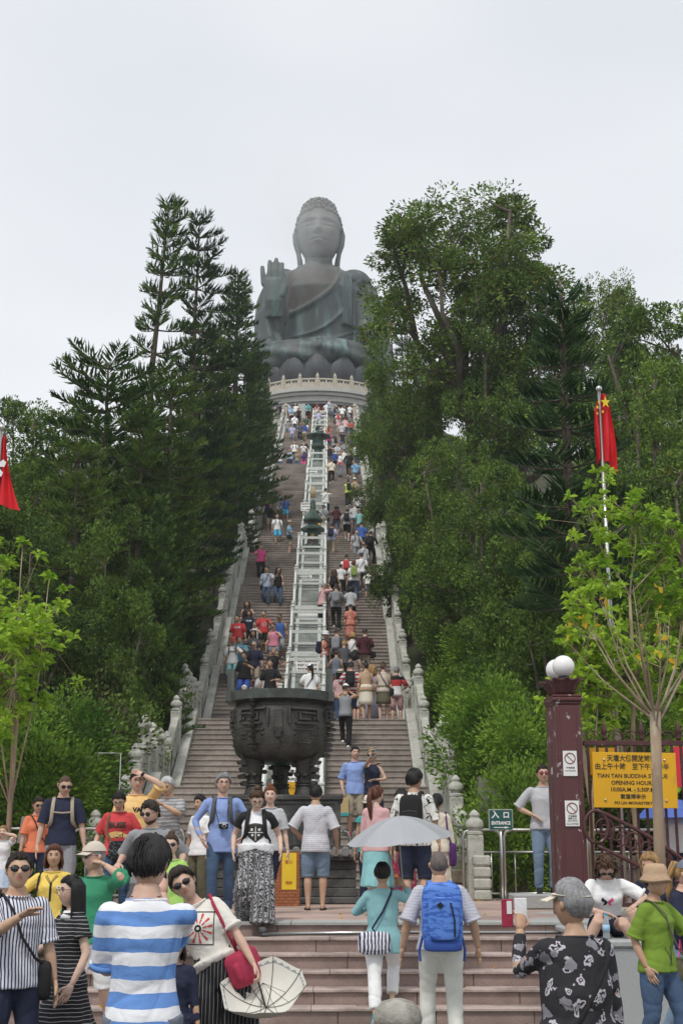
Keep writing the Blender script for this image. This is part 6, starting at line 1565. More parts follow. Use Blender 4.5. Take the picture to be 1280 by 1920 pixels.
        put('hat', o.mesh('hat', hm_, smooth=True, xf=TH, fix=False), root)
    # ---- glasses
    if glasses:
        o = MB(); lens = MB()
        for sg in (-1, 1):
            cx = sg * .033
            if glasses in ('dark', 'red', 'ondome'):
                zz = .010; yy = -.0985
                if glasses == 'ondome': pass
                lens.ball((cx, yy, zz), (.0255, .006, .019), 14, 8)
            o.tube([(cx + math.cos(t) * .0265, -.098 + abs(math.cos(t)) * .001, .010 + math.sin(t) * .0195) for t in np.linspace(0, 6.283, 17)], .0018 if glasses == 'clear' else .0028, 5, cap=False)
            o.tube([(sg * .058, -.092, .016), (sg * .076, -.05, .018), (sg * .079, .005, .012)], .0022, 5)
        o.tube([(-.010, -.103, .014), (.010, -.103, .014)], .002, 5)
        if glasses == 'ondome':
            xf = lambda P: TH(P @ rotm('X', -1.0).T + [0, .008, .055])
        else: xf = TH
        f = put('glasses', o.mesh('glasses', cmat('black') if glasses != 'clear' else mat('wire', (.05, .045, .04), .3, .1, 4, metal=.6), smooth=True, xf=xf), root)
        if lens.n: put('lens', lens.mesh('lens', mat('sun_lens', (.012, .011, .012), .12, .1, 3, spec=.7) if glasses != 'red' else mat('red_lens', (.22, .02, .03), .12, .2, 3, spec=.8), smooth=True, xf=xf), f)
    # ---- clothes
    _a = sines(seedn + 11, 18, 9, 30, (1, 1, .8)); _b = sines(seedn + 12, 7, 7, 20, (.7, .7, 1.5)); _c = sines(seedn + 13, 7, 10, 26, (1.4, 1.4, .5)); wr_ = lambda P: _a(P) * .7 - 1.7 * (np.clip(1 - np.abs(_b(P)) * 1.6, 0, 1) ** 3) - 1.2 * (np.clip(1 - np.abs(_c(P)) * 1.6, 0, 1) ** 3); vox = .0145 if loc[1] > 8 else .0115
    def cloth(mb, name, m_, amp=.0045, disp=None):
        if near: mm = remesh(mb, name, vox, [m_], 2, disp or (lambda P: amp * wr_(P)))
        else: mm = mb.mesh(name, m_, smooth=True, fix=False)
        put(name, mm, root); return mm
    inf = .0125 * loose; chest = .02 if fem else 0
    if btype in ('dress', 'longdress'):
        pass
    if top is not None:
        t_ = MB(); hm = hem
        prof = [((0, .0, hm), (.182 * hf * F + inf), .132 * F + inf), ((0, 0, 0), .176 * hf * F + inf, .126 * F + inf), ((0, -.006, .11), ((.138 if fem else .152) * F + inf), .102 * F + inf), ((0, -.004, .22), .146 * F + inf, .108 * F + inf), ((0, -.012 - chest * .4, .34), .160 * (1 + (F - 1) * .5) + inf, .118 + inf + chest * .4), ((0, .008, .425), shw * .94 + inf * .9, .100 + inf * .6), ((0, .012, .478), .135 + inf * .3, .084 + inf * .3), ((0, .008, .515), neckw + .004, .076)]
        if sleeve <= .05: prof[-2] = ((0, .012, .480), .105, .066)
        t_.tube([T(p) for p, _, _ in prof], [(a_, b_) for _, a_, b_ in prof], nb + 2, up=(0, 1, 0))
        if fem and near:
            for sg in (-1, 1): c_ = T((sg * .072, -.088, .315)); t_.ball(c_, (.062, .052, .058), 12, 8)
        if sleeve > .05:
            for (s_, e_, w_), sg in zip(arms, (-1, 1)):
                t_.ball(s_ + RT @ np.array([-sg * .016, 0, -.008]), (.073, .071, .066), 10 if near else 6, 7 if near else 4)
                if sleeve <= .55:
                    e2 = s_ + (e_ - s_) * (sleeve / .5); t_.tube([s_ + (s_ - e_) * .0 + RT @ np.array([-sg * .012, 0, 0]), s_ + (e2 - s_) * .5, e2], [.063 + inf * .2, .062 + inf * .5, .060 + inf * .9], nl)
                else:
                    t_.tube([s_, s_ + (e_ - s_) * .5, e_], [.060, .054, .046], nl); w2 = e_ + (w_ - e_) * min(1, (sleeve - .5) / .5); t_.tube([e_ + (s_ - e_) * .05, (e_ + w2) / 2, w2], [.047, .043, .036], nl)
        G['top'] = cloth(t_, 'shirt' if btype not in ('dress', 'longdress') else 'dress_bodice', cmat(top))
        if near and sleeve > .05:
            put('neckline', MB().tube([T((math.cos(a) * (neckw + .006), .004 + math.sin(a) * .078, .513 - .012 * (math.sin(a) < 0) * abs(math.sin(a)))) for a in np.linspace(0, 6.283, 25)], .0065, 6, cap=False).mesh('neckline', cmat(top), smooth=True, fix=False), root)
            for (s_, e_, w_) in arms:
                if sleeve <= .55: e2 = s_ + (e_ - s_) * (sleeve / .5); put('sleeve_hem', MB().tube([e2 + nrm(s_ - e_) * .022, e2 + nrm(e_ - s_) * .001], .060 + inf * .9 + .0045, 16).mesh('sleeve_hem', cmat(top), smooth=True, fix=False), root)
    bm_ = cmat(bot) if bot else None
    if btype in ('pants', 'shorts', 'wide'):
        p_ = MB(); wl = .135 if btype != 'wide' else .16
        wx = .014 if btype == 'wide' else 0; inf_ = inf; inf = inf + wx
        pf = [((0, 0, -.10), .135 + inf, .112 + inf * .5), ((0, 0, .0), .160 * hf * F + inf * .7, .114 * F + inf * .7), ((0, -.004, .07), .150 * hf * F + inf * .5, .106 * F + inf * .5), ((0, -.005, wl), .137 * F + inf * .4, .100 * F + inf * .4)]
        inf = inf_; RP = RT
        p_.tube([Pz + RP @ np.array(c) for c, _, _ in pf], [(a_, b_) for _, a_, b_ in pf], nb + 2, up=(0, 1, 0))
        for (hp, kn, an, fd), sg in zip(legs, (-1, 1)):
            lm = (1.04 if fem else 1.) * (1 + (F - 1) * .4); wd = 1.7 if btype == 'wide' else 1.
            tot = .82 * blen
            def at_l(L): return hp + (kn - hp) * (L / .42) if L <= .42 else kn + (an - kn) * ((L - .42) / .40)
            Ls = [-.04] + [x for x in (.12, .26, .40, .46, .58, .70) if x < tot - .03] + [tot]
            base = lambda L: np.interp(L, [-.04, .12, .26, .42, .55, .70, .82], [.094, .092, .080, .063, .063, .058, .054 if blen > .9 else .056]) * lm
            rr = []
            for L in Ls:
                r_ = base(L) + inf * .45
                if btype == 'wide': r_ = .104 + .055 * min(1, max(0, L) / .8) if L > .1 else .095
                if btype == 'shorts' and L > .2: r_ += .012 * loose
                rr.append(r_)
            p_.tube([at_l(L) for L in Ls], rr, nl)
        fold = None
        if btype == 'wide': fold = lambda P: .005 * wr_(P) + .007 * np.sin(P[:, 0] * 80 + P[:, 1] * 60)
        cloth(p_, {'pants': 'trousers', 'wide': 'trousers', 'shorts': 'shorts'}[btype], bm_, .0045, fold)
    elif btype in ('skirt', 'dress', 'longdress'):
        L = .82 * blen; kx = (legs[0][1] + legs[1][1]) / 2; ax_ = (legs[0][2] + legs[1][2]) / 2; s_ = MB()
        sp_ = max(0, abs(legs[0][2][1] - legs[1][2][1]) * .5)
        def cen(z_): 
            return np.array([np.interp(-z_, [0, .42, .82], [0, kx[0], ax_[0]]), np.interp(-z_, [0, .42, .82], [0, kx[1] * .8, ax_[1] * .8]), hz - .02 + z_])
        fl_ = .07 if btype == 'dress' else .05
        s_.tube([Pz + [0, -.004, .13], Pz + [0, 0, .05], cen(0), cen(-L * .35), cen(-L * .7), cen(-L)], [(.138 * F + .012, .10 * F + .012), (.152 * hf * F + .012, .108 * F + .012), (.166 * hf * F + .012, .118 * F + .012), (.172 * F + fl_ * .4, .125 * F + fl_ * .4 + sp_ * .4), (.168 * F + fl_ * .8, .12 * F + fl_ * .8 + sp_ * .8), (.165 * F + fl_, .12 * F + fl_ + sp_)], nb + 6, up=(0, 1, 0))
        ph_ = rs.uniform(0, 6); cloth(s_, 'skirt' if btype == 'skirt' else 'dress_skirt', bm_, 0, lambda P: .004 * wr_(P) + .010 * np.clip((hz - .1 - P[:, 2]) * 2, 0, 1) * np.sin(np.arctan2(P[:, 0], P[:, 1]) * 11 + ph_))
    # ---- shoes
    if shoes:
        for hp, kn, an, fd in legs:
            fdn = nrm(fd); o = MB(); pz = an
            if sandals:
                o.tube([pz + fdn * -.065 + [0, 0, -.074], pz + fdn * .05 + [0, 0, -.074], pz + fdn * .19 + [0, 0, -.076]], [(.034, .008), (.042, .008), (.034, .007)], 8, up=(0, 0, 1))
                o.tube([pz + fdn * .10 + np.cross(fdn, [0, 0, 1]) * .042 + [0, 0, -.07], pz + fdn * .09 + [0, 0, -.030], pz + fdn * .10 - np.cross(fdn, [0, 0, 1]) * .042 + [0, 0, -.07]], [(.010, .004)] * 3, 6)
            else:
                o.tube([pz + fdn * -.072 + [0, 0, -.045], pz + fdn * -.05 + [0, 0, -.036], pz + fdn * .03 + [0, 0, -.036], pz + fdn * .11 + [0, 0, -.050], pz + fdn * .175 + [0, 0, -.060], pz + fdn * .20 + [0, 0, -.066]],
                       [(.026, .030), (.038, .043), (.041, .040), (.046, .030), (.038, .021), (.016, .012)], 10 if near else 6, up=(0, 0, 1))
            put('shoe', o.mesh('shoe', cmat(shoes), smooth=True, fix=False), root)
            if near and not sandals:
                so = MB().tube([pz + fdn * -.078 + [0, 0, -.072], pz + fdn * .03 + [0, 0, -.073], pz + fdn * .13 + [0, 0, -.074], pz + fdn * .205 + [0, 0, -.074]], [(.034, .009), (.043, .009), (.048, .009), (.026, .008)], 12, up=(0, 0, 1))
                put('sole', so.mesh('sole', cmat('white' if shoes in ('white', 'teal', 'navy') else 'dgrey'), smooth=True, fix=False), root)
    G.update(root=root, arms=arms, legs=legs, T=T, TH=TH, RT=RT, RH=RH, hz=hz, shw=shw, k=k, sh=sh, hc=hc, F=F, fem=fem, label=label)
    return G

def join_world(G, name, label, cat, group=None):
    """a top-level Empty standing in the person's frame, for things they wear or hold"""
    r_ = G['root']; t = thing(name, label, cat, r_.location, r_.rotation_euler.z, group); t.scale = r_.scale; return t
def rbox(mb, c, s, R_=None, n=3):
    """soft cushion-like box"""
    m = MB(); m.ball((0, 0, 0), (1, 1, 1), 20, 14); V = m.arr(); V = np.sign(V) * np.abs(V) ** .45; V = V * (np.array(s) / 2)
    if R_ is not None: V = V @ R_.T
    mb.add(V + np.array(c), m.f); return mb
def backpack(G, col, label, w=.29, h=.42, d=.16, strap=None, near=False, low=0., name='backpack', pocket=True):
    t = join_world(G, name, label, 'backpack'); T = G['T']; m_ = cmat(col); sm_ = cmat(strap) if strap else m_
    b = MB(); rbox(b, T((0, .115 * (1 + (G['F'] - 1) * .6) + d / 2 + .01, .27 + low)), (w, d, h), G['RT']); b.obj('bag_body', m_, t, smooth=True, fix=False)
    if pocket:
        b = MB(); rbox(b, T((0, .12 + d + .012, .19 + low)), (w * .78, .06, h * .42), G['RT']); b.obj('pocket', m_, t, smooth=True, fix=False)
        MB().tube([T((-w * .32, .13 + d + .03, .29 + low)), T((0, .13 + d + .036, .30 + low)), T((w * .32, .13 + d + .03, .29 + low))], .004, 4).obj('zip', cmat('dgrey'), t)
    shw = G['shw']
    for sg in (-1, 1):
        P = [(sg * .08, .125, .42), (sg * .085, .07, .515), (sg * .09, .0, .535), (sg * .095, -.085, .47), (sg * .105, -.145, .38), (sg * .12, -.13, .24), (sg * .16, -.02, .16), (sg * .15, .10, .10)]
        b = MB().tube([T(p) for p in P], [(.026, .007)] * 8, 6, up=tuple(G['RT'] @ np.array([0, 0.3, 1.]))); b.obj('shoulder_strap', sm_, t, smooth=True, fix=False)
    MB().tube([T((-.03, .13, .47)), T((0, .14, .50)), T((.03, .13, .47))], .006, 5).obj('handle', sm_, t)
    return t
def crossbag(G, col, label, side=1, w=.26, h=.20, d=.09, strapc=None, front=.0, z=-.06, front_strap=True, name='shoulder_bag', out=.0, cross=True):
    t = join_world(G, name, label, 'bag'); T = G['T']; m_ = cmat(col); sm_ = cmat(strapc or 'black'); F = G['F']
    c = np.array([side * (.19 * F + .03 + out), front, z]); b = MB(); R_ = G['RT'] @ rotm('Z', side * 1.2 if abs(front) < .1 else .0)
    rbox(b, T(c), (w, d, h), R_); b.obj('bag_body', m_, t, smooth=True, fix=False)
    b = MB(); rbox(b, T(c + [side * .0, -d * .4 if front < 0 else d * .4, -.01]), (w * .8, d * .35, h * .6), R_); b.obj('pocket', m_, t, smooth=True, fix=False)
    s2 = -side if cross else side
    fr = [c + [-side * .02, -.06, h * .4], (side * .10, -.150 * F, .10), (0, -.155, .24), (s2 * .06, -.145, .40), (s2 * .10, -.06, .50), (s2 * .10, .02, .525)]
    bk = [(s2 * .10, .02, .525), (s2 * .09, .10, .46), (0, .145, .28), (side * .12, .135 * F, .10), c + [-side * .02, .06, h * .4]]
    if not cross: fr = [c + [0, -.06, h * .4], (side * .16, -.12, .25), (side * .14, -.08, .44), (side * .13, .0, .53)]; bk = [(side * .13, .0, .53), (side * .15, .09, .42), (side * .17, .10, .2), c + [0, .06, h * .4]]
    for P in (fr, bk): MB().tube([T(p) for p in P], [(.013, .004)] * len(P), 5, up=tuple(G['RT'] @ np.array([0, -1., .2]))).obj('strap', sm_, t, smooth=True, fix=False)
    return t
def phone(G, label, hand, col='black', up=(0, 0, 1), nrm_=(0, 1, 0), size=(.075, .15), off=.08, out=.012):
    t = join_world(G, 'phone', label, 'phone'); s_, e_, w_ = G['arms'][hand]; d = nrm(w_ - e_); c = w_ + d * off + nrm(nrm_) * out
    u = nrm(up); n_ = nrm(np.array(nrm_) - u * u.dot(nrm_)); x = np.cross(u, n_); M3 = np.stack([x, n_, u], 1)
    q = MB().box(-size[0] / 2, size[0] / 2, -.004, .004, -size[1] / 2, size[1] / 2, bev=.003); q.v = [q.arr() @ M3.T + c]; q.obj('case', cmat(col), t)
    q = MB().box(-size[0] / 2 + .004, size[0] / 2 - .004, -.0055, -.0042, -size[1] / 2 + .006, size[1] / 2 - .006); q.v = [q.arr() @ M3.T + c]; q.obj('screen', mat('phone_glass', (.02, .025, .03), .1, .1, 3, spec=.8), t)
    return t
def decal(G, V2, F2, m_, c, s=1., front=True, parent=None, name='print', me=None, rot=0.):
    """flat print laid on the cloth: V2 in x, y (metres after s), centred at (x, z) on the chest (front) or back"""
    me = me or G['top']; bv = BVHTree.FromPolygons([v.co[:] for v in me.vertices], [tuple(p.vertices) for p in me.polygons])
    ca, sa = math.cos(rot), math.sin(rot); out = []
    for x, y in np.asarray(V2)[:, :2] * s:
        x, y = x * ca - y * sa, x * sa + y * ca
        X = c[0] + x * (1 if front else -1); Z = c[1] + y
        h = bv.ray_cast(Vector((X, -1 if front else 1, Z)), Vector((0, 1 if front else -1, 0)), 2)
        out.append((X, (h[0].y if h[0] else (-.15 if front else .15)) + (-.0035 if front else .0035), Z))
    b = MB(); b.add(out, F2); return put(name, b.mesh(name, m_, fix=False), parent or G['root'])
def dense(V, F, maxe=.03):
    """subdivide flat polygons so that they can follow a curved surface"""
    me = bpy.data.meshes.new('d'); me.from_pydata([tuple(v) for v in V], [], [tuple(f) for f in F]); bm = bmesh.new(); bm.from_mesh(me); bmesh.ops.triangulate(bm, faces=bm.faces)
    for _ in range(3):
        e = [e for e in bm.edges if e.calc_length() > maxe]
        if not e: break
        bmesh.ops.subdivide_edges(bm, edges=e, cuts=1); bmesh.ops.triangulate(bm, faces=bm.faces)
    V = np.array([v.co[:] for v in bm.verts]); bm.verts.index_update(); F = [tuple(v.index for v in f.verts) for f in bm.faces]; bm.free(); bpy.data.meshes.remove(me); return V, F

# ============================================================ THE CROWD: near people
def spot(x, y, d, g=None):
    """standing place and height of somebody whose head top shows at x, y and who stands d metres ahead"""
    P = at(x, y, d); z = ground(d) if g is None else g; return (P.x, d, z), P.z - z
def UPF(z0, z1=None): return ('t', z0)
walkF = [(-.10, -.16, .0), (.10, .20, .03)]
walkB = [(-.10, .18, .03), (.10, -.14, .0)]
stand = [(-.11, 0, 0), (.11, .02, 0)]
NEAR = {}
def near(key, label, x, y, d, H=None, g=None, fx=0., **kw):
    loc, h = spot(x, y, d, g); loc = (loc[0] + fx, loc[1], loc[2]); G = person(label, loc, H=(H or h) * .992, near=True, seedn=len(NEAR) * 7, **kw); NEAR[key] = G; return G
bk = cmat('black'); PI = math.pi
tee_stripe = fabric('tee_blue_white_stripe', [(.76, .77, .80), (.13, .27, .60)], 'hstripe', 8.6, .52, warp=.03, offset=.62)
G = near('striped', 'man seen from behind in a wide blue and white striped tee raising a phone', 280, 1553, 6.4, rz=PI, skin='l', hstyle='thick', top=tee_stripe, sleeve=.44, bot='slate', btype='shorts', blen=.6, hem=-.16, hyaw=-.12, hpitch=.12, fat=.93, loose=1.2, la=('t', (-.025, -.36, 1.44), (-.10, .1, -1)), ra=('t', (.14, -.34, 1.16), (.15, .3, -1)), curl=.9)
phone(G, 'black phone held up by the man in the blue striped tee', 0, 'black', up=(.1, 0, 1), nrm_=(0, 1, 0), size=(.078, .155), off=.09)
MB().tube([G['T']((-.075, .04, .53)), G['T']((0, .075, .52)), G['T']((.075, .04, .53))], .0025, 5).obj('cord_necklace', mat('brown_cord', (.10, .05, .03)), G['root'])
# the friend who is photographed
G = near('lean', 'woman leaning sideways in a white tee with red rays and black pinstriped wide trousers', 346, 1631, 9.6, H=1.66, fx=.27, fem=True, skin='l', hair='dark', hstyle='thick', top='offwhite', bot=fabric('pinstripe_black', [(.014, .014, .016), (.30, .30, .31)], 'vstripe', 38, .10, warp=.02), btype='wide', hem=.12, side=.42, hroll=-.1, hpitch=.05, glasses='dark', la=('t', (-.36, -.05, .95)), ra=('t', (.30, -.20, .88), (.8, .3, .1)), feet=[(-.08, 0, 0), (.22, .05, 0)], shoes='black', curl=1.0, sleeve=.40)
V = []; Fc = []
for i in range(12):
    a = i * PI / 6 + .2; o = len(V); c_, s_ = math.cos(a), math.sin(a)
    for r0, r1, w in ((.035, .062, .006), (.066, .105, .009)):
        o = len(V); V += [(c_ * r0 - s_ * w * .5, s_ * r0 + c_ * w * .5, 0), (c_ * r1 - s_ * w, s_ * r1 + c_ * w, 0), (c_ * r1 + s_ * w, s_ * r1 - c_ * w, 0), (c_ * r0 + s_ * w * .5, s_ * r0 - c_ * w * .5, 0)]; Fc.append((o, o + 1, o + 2, o + 3))
decal(G, *dense(V, Fc, .02), cmat('red'), (-.16, 1.20)); rg_ = [(math.cos(a) * r, math.sin(a) * r, 0) for r in (.012, .026) for a in np.linspace(0, 6.283, 13)[:-1]]
decal(G, rg_, [(i, (i + 1) % 12, 12 + (i + 1) % 12, 12 + i) for i in range(12)], bk, (-.16, 1.20))
sq = []; sqf = []
for (x0, z0, x1, z1) in ((-.115, -.115, .115, -.108), (-.115, .108, .115, .115), (-.115, -.108, -.108, .108), (.108, -.108, .115, .108)): o = len(sq); sq += [(x0, z0, 0), (x1, z0, 0), (x1, z1, 0), (x0, z1, 0)]; sqf.append((o, o + 1, o + 2, o + 3))
decal(G, *dense(sq, sqf, .03), bk, (-.16, 1.20))
t = crossbag(G, 'crimson', 'slouchy crimson handbag with long straps on the leaning woman', side=1, w=.34, h=.25, d=.17, strapc='crimson', front=-.02, z=-.04, cross=False, out=-.05)
# her umbrella, open and upside down
Uc = at(500, 1890, 9.45); Uh = NEAR['lean']; s_, e_, w_ = Uh['arms'][1]; hand = np.array(Uh['root'].location) + w_ * Uh['k'] + np.array([.02, -.02, -.07])
t = thing('open_umbrella', 'cream umbrella with wavy grey border, open upside down on the ground', 'umbrella', tuple(Uc)); ax = nrm(hand - np.array(Uc)); ax = nrm(np.array([-.12, -.52, .85]))
e1 = nrm(np.cross(ax, [0, 0, 1])); e2 = np.cross(e1, ax); M_umb = mat('cream_umbrella', (.66, .65, .59), .7, .05, 6, col2=(.62, .60, .50), c2scale=5, c2pos=(.6, .8)); RU = .325; nseg = 8
def upt(a, r): # r 0..1, scalloped rim
    q = (a % (PI / 4)) - PI / 8; k = 1 - (1 - .86 / math.cos(q) / 1.0) * r ** 2; return e1 * math.cos(a) * r * RU * k + e2 * math.sin(a) * r * RU * k + ax * (.17 * r ** 2.1 * (1 - .12 * math.cos(4 * a - PI) ))
for k in range(nseg):
    b = MB(); na, nr = 7, 7; V = [upt((k + i / (na - 1)) * 2 * PI / nseg, j / (nr - 1)) - ax * .02 * math.sin(PI * i / (na - 1)) * 0 for i in range(na) for j in range(nr)]
    b.add(V, grid_faces(na, nr)); b.obj('canopy_panel', M_umb, t, smooth=True)
    a = k * 2 * PI / nseg; MB().tube([upt(a, j / 6) + ax * .006 for j in range(7)], .0022, 4).obj('rib', M_ink, t); MB().tube([upt(a, .5) + ax * .006, ax * .20], .0016, 4).obj('stretcher', M_ink, t)
    b = MB(); Vw = []; Fw = []
    for i in range(13):
        aa_ = (k + i / 12) * 2 * PI / nseg
        for rr_ in (.90, .93 + .025 * math.sin(i * 2.1)): Vw.append(upt(aa_, rr_) + ax * .004)
    b.add(Vw, grid_faces(13, 2)); b.obj('border_print', mat('umbrella_border', (.30, .33, .34), .7), t)
MB().tube([ax * -.05, np.array(hand - np.array(Uc))], .006, 6).obj('shaft', M_ink, t)
# man at the frame edge
shirt_v = fabric('shirt_navy_pinstripe', [(.70, .71, .74), (.03, .04, .12)], 'vstripe', 45, .42, warp=.02)
G = near('farleft', 'man with dark glasses and navy striped white shirt lifting one arm at the frame edge', 38, 1590, 9.3, rz=.55, skin='a', hair='dark', glasses='dark', top=shirt_v, sleeve=.46, bot='navy', hpitch=-.1, hyaw=-.25, la=('t', (-.10, -.42, 1.30), (-.6, .3, -1)), ra=None, fat=1.05, hem=-.10, loose=1.3)
crossbag(G, 'black', 'black shoulder bag on the striped shirt man at the frame edge', side=1, w=.26, h=.26, d=.10)
b = MB(); [b.ball(G['T']((0, -.142, z)), .006, 6, 4) for z in (.12, .22, .32, .42)]; 
G = near('dress', 'woman with long black hair and glasses in a black thin-striped off-shoulder dress', 140, 1632, 9.9, rz=-.95, fem=True, skin='p', hair='black', hstyle='long', top=fabric('dress_black_thin_stripe', [(.018, .018, .022), (.42, .42, .43)], 'hstripe', 33, .14, warp=.03), bot=fabric('dress_black_thin_stripe', [(0, 0, 0)]), btype='dress', blen=.80, sleeve=.25, glasses='clear', shoes='beige', la=('t', (-.30, -.28, 1.05), (-.6, 1, 0)), ra=('t', (.25, -.10, .86), (.6, 1, -.1)), feet=walkF, neckw=.12)
b = MB(); b.lathe([(.105, 0), (.088, .03), (.072, .06)], 20); V = b.arr(); b.v = [(V @ G['RT'].T) + G['T']((0, .005, .465))]; b.obj('white_collar', cmat('white'), G['root'], smooth=True)
t = join_world(G, 'tote_bag', 'brown checked tote bag hanging from the arm of the long-haired woman', 'bag'); b = MB(); rbox(b, G['arms'][0][1] + [-.02, .02, -.16], (.10, .30, .24)); b.obj('bag_body', fabric('brown_check', [(.10, .07, .045), (.22, .17, .12)], 'check', 22, .4), t, smooth=True)
for dy in (-.06, .06): el = G['arms'][0][1]; MB().tube([el + [-.02, dy, -.06], el + [.0, dy, .04], el + [.02, dy, -.06]], .007, 5).obj('strap', cmat('brown'), t)
t = join_world(G, 'plastic_bag', 'pale thin plastic bag hanging beside the striped dress', 'bag'); w_ = G['arms'][0][2]; b = MB(); rbox(b, w_ + [.04, .06, -.34], (.04, .16, .30)); b.obj('bag_body', mat('pale_plastic', (.55, .62, .62), .4), t, smooth=True); MB().tube([w_ + [.0, 0, -.02], w_ + [.03, .05, -.2]], .005, 4).obj('handle', M_white_p, t)
G = near('yellow', 'woman in a mustard yellow blouse with a black ribbon tie and jeans on the steps', 105, 1550, 14.35, fem=True, skin='m', hair='auburn', hstyle='bob', top='yellow', bot='denim', sleeve=.48, hyaw=.15, feet=[(-.16, .1, .0), (.07, -.18, -.15)], shoes='white', la=('t', (-.22, -.26, .98), (-.8, 1, 0)), ra=('t', (.26, .0, .84)), fat=1.05, neckw=.095, hem=-.04)
for pts in ([(-.07, .33), (0, .24), (.07, .33)], [(-.055, .34), (0, .26), (.055, .34)]):
    V = []; 
    for x, z in pts: V += [(x, z + .14, 0), (x, z + .128, 0)]
    decal(G, *dense(V, [(0, 1, 3, 2), (2, 3, 5, 4)], .03), bk, (0, G['hz']))
decal(G, *dense([(-.012, .0, 0), (.012, 0, 0), (.022, .20, 0), (-.004, .20, 0)], [(0, 1, 2, 3)], .03), bk, (0, G['hz'] + .19)); decal(G, [(math.cos(a) * .022, math.sin(a) * .022, 0) for a in np.linspace(0, 6.2, 12)], [tuple(range(12))], M_white_p, (.09, G['hz'] + .34), name='badge')
crossbag(G, 'black', 'black bag hanging at the side of the yellow blouse woman', side=-1, w=.24, h=.30, d=.10, cross=False)
G = near('green', 'man in a green polo shirt, beige cap and white shorts holding his ear', 183, 1571, 12.6, rz=-.25, hyaw=-.75, skin='l', hair='grey', hstyle='buzz', hat='cap', hatc='beige', glasses='dark', top='green', sleeve=.48, bot='white', btype='shorts', blen=.52, shoes='white', ra=('t', (.14, -.12, 1.50), (1, -.2, -.8)), feet=walkF, curl=.8, loose=1.3)
G = near('navyT', 'tall bald man in a navy tee with sand backpack straps looking down', 122, 1447, 17.0, rz=.15, skin='l', hair='brown', hstyle='bald', hpitch=.35, hyaw=.25, glasses='dark', top='navy', sleeve=.45, bot='grey', btype='shorts', blen=.6, shoes='grey', fat=1.05, loose=1.2)
t = join_world(G, 'backpack', 'sand coloured backpack worn by the bald man in the navy tee', 'backpack'); T = G['T']
b = MB(); rbox(b, T((0, .21, .27)), (.28, .16, .42), G['RT']); b.obj('bag_body', cmat('khaki'), t, smooth=True)
for sg in (-1, 1): MB().tube([T(p) for p in [(sg * .10, .10, .46), (sg * .11, .0, .515), (sg * .115, -.09, .45), (sg * .12, -.145, .36), (sg * .13, -.14, .22), (sg * .17, -.02, .14)]], [(.024, .007)] * 6, 6, up=(0, 0, 1)).obj('shoulder_strap', cmat('khaki'), t, smooth=True)
MB().tube([T((-.12, -.150, .33)), T((0, -.158, .32)), T((.12, -.150, .33))], [(.010, .004)] * 3, 6).obj('chest_strap', cmat('khaki'), t)
G = near('orange', 'woman in an orange tee with sunglasses behind the bald man', 72, 1490, 19.4, rz=.5, fem=True, skin='m', hair='dark', hstyle='pony', glasses='dark', top='orange', bot='navy', hpitch=.2, neckw=.10)
crossbag(G, 'lgrey', 'light grey shoulder bag of the orange tee woman', side=1, w=.22, h=.2)
G = near('child', 'small child in a white patterned top rubbing the eyes at the frame edge', 8, 1545, 17.5, fem=True, skin='p', hair='blond', hstyle='short', top=fabric('child_print', [(.72, .72, .72), (.30, .45, .60)], 'blotch', 30, .3), bot='paleblue', btype='dress', blen=.5, la=('t', (-.05, -.13, 1.55), (-1, 0, -.5)), ra=('t', (.07, -.13, 1.55), (1, 0, -.5)), sleeve=.2)
G = near('amber', 'man with glasses in an amber tee shading his forehead with one hand', 258, 1440, 17.2, skin='l', hair='dark', hstyle='short', glasses='clear', top='amber', sleeve=.45, bot='grey', hpitch=.12, hyaw=.25, ra=('t', (.10, -.14, 1.64), (1, -.2, -.5)), palms=[None, (.2, .6, -.6)], fat=1.12, loose=1.2, curl=.2)
decal(G, *dense(*text_mesh('VANS', .075, .004)), cmat('black'), (.08, G['hz'] + .32))
b = MB().tube([G['arms'][1][2] + [0, 0, -.005], G['arms'][1][2] + nrm(G['arms'][1][2] - G['arms'][1][1]) * .03], [(.031, .030)] * 2, 12); b.obj('watch', bk, G['root'])
G = near('buss', 'woman in a red printed tee reading BUSS looking down', 226, 1477, 15.6, fem=True, skin='a', hair='black', hstyle='pony', hpitch=.5, glasses='clear', top='red', bot=fabric('jeans_check', [(.05, .09, .16), (.03, .05, .10)], 'check', 12, .2), sleeve=.40, fat=1.15, neckw=.09, hem=-.06, la=('t', (-.30, -.12, .95)), ra=('t', (.28, -.2, 1.0)), loose=1.1)
decal(G, *dense(*text_mesh('BUSS', .105, .006)), M_ink, (0, G['hz'] + .33)); decal(G, *dense(*text_mesh('BUSS', .105, .001)), M_white_p, (0, G['hz'] + .333)) if False else None
decal(G, *dense([(-.14, 0, 0), (-.10, .035, 0), (-.03, .05, 0), (.05, .05, 0), (.10, .02, 0), (.14, .01, 0), (.12, -.03, 0), (-.12, -.03, 0)], [tuple(range(8))], .03), fabric('taxi_print', [CLR['amber']]), (0, G['hz'] + .20)); decal(G, *dense(*text_mesh('taxi', .09, .003)), M_ink, (.02, G['hz'] + .20)); decal(G, *dense(*text_mesh('London', .07, .003)), M_white_p, (.02, G['hz'] + .10))
t = join_world(G, 'shoulder_bag', 'black floral shoulder bag of the woman in the red BUSS tee', 'bag'); T = G['T']; b = MB(); rbox(b, T((.06, -.22, .0)), (.30, .10, .26)); b.obj('bag_body', fabric('bag_floral', [(.015, .015, .018), (.35, .40, .42)], 'floral', 26, .3), t, smooth=True); MB().tube([T((-.04, -.2, .1)), T((-.14, -.17, .25)), T((-.13, -.12, .42)), T((-.12, -.02, .50))], [(.014, .004)] * 4, 6).obj('strap', cmat('brown'), t)
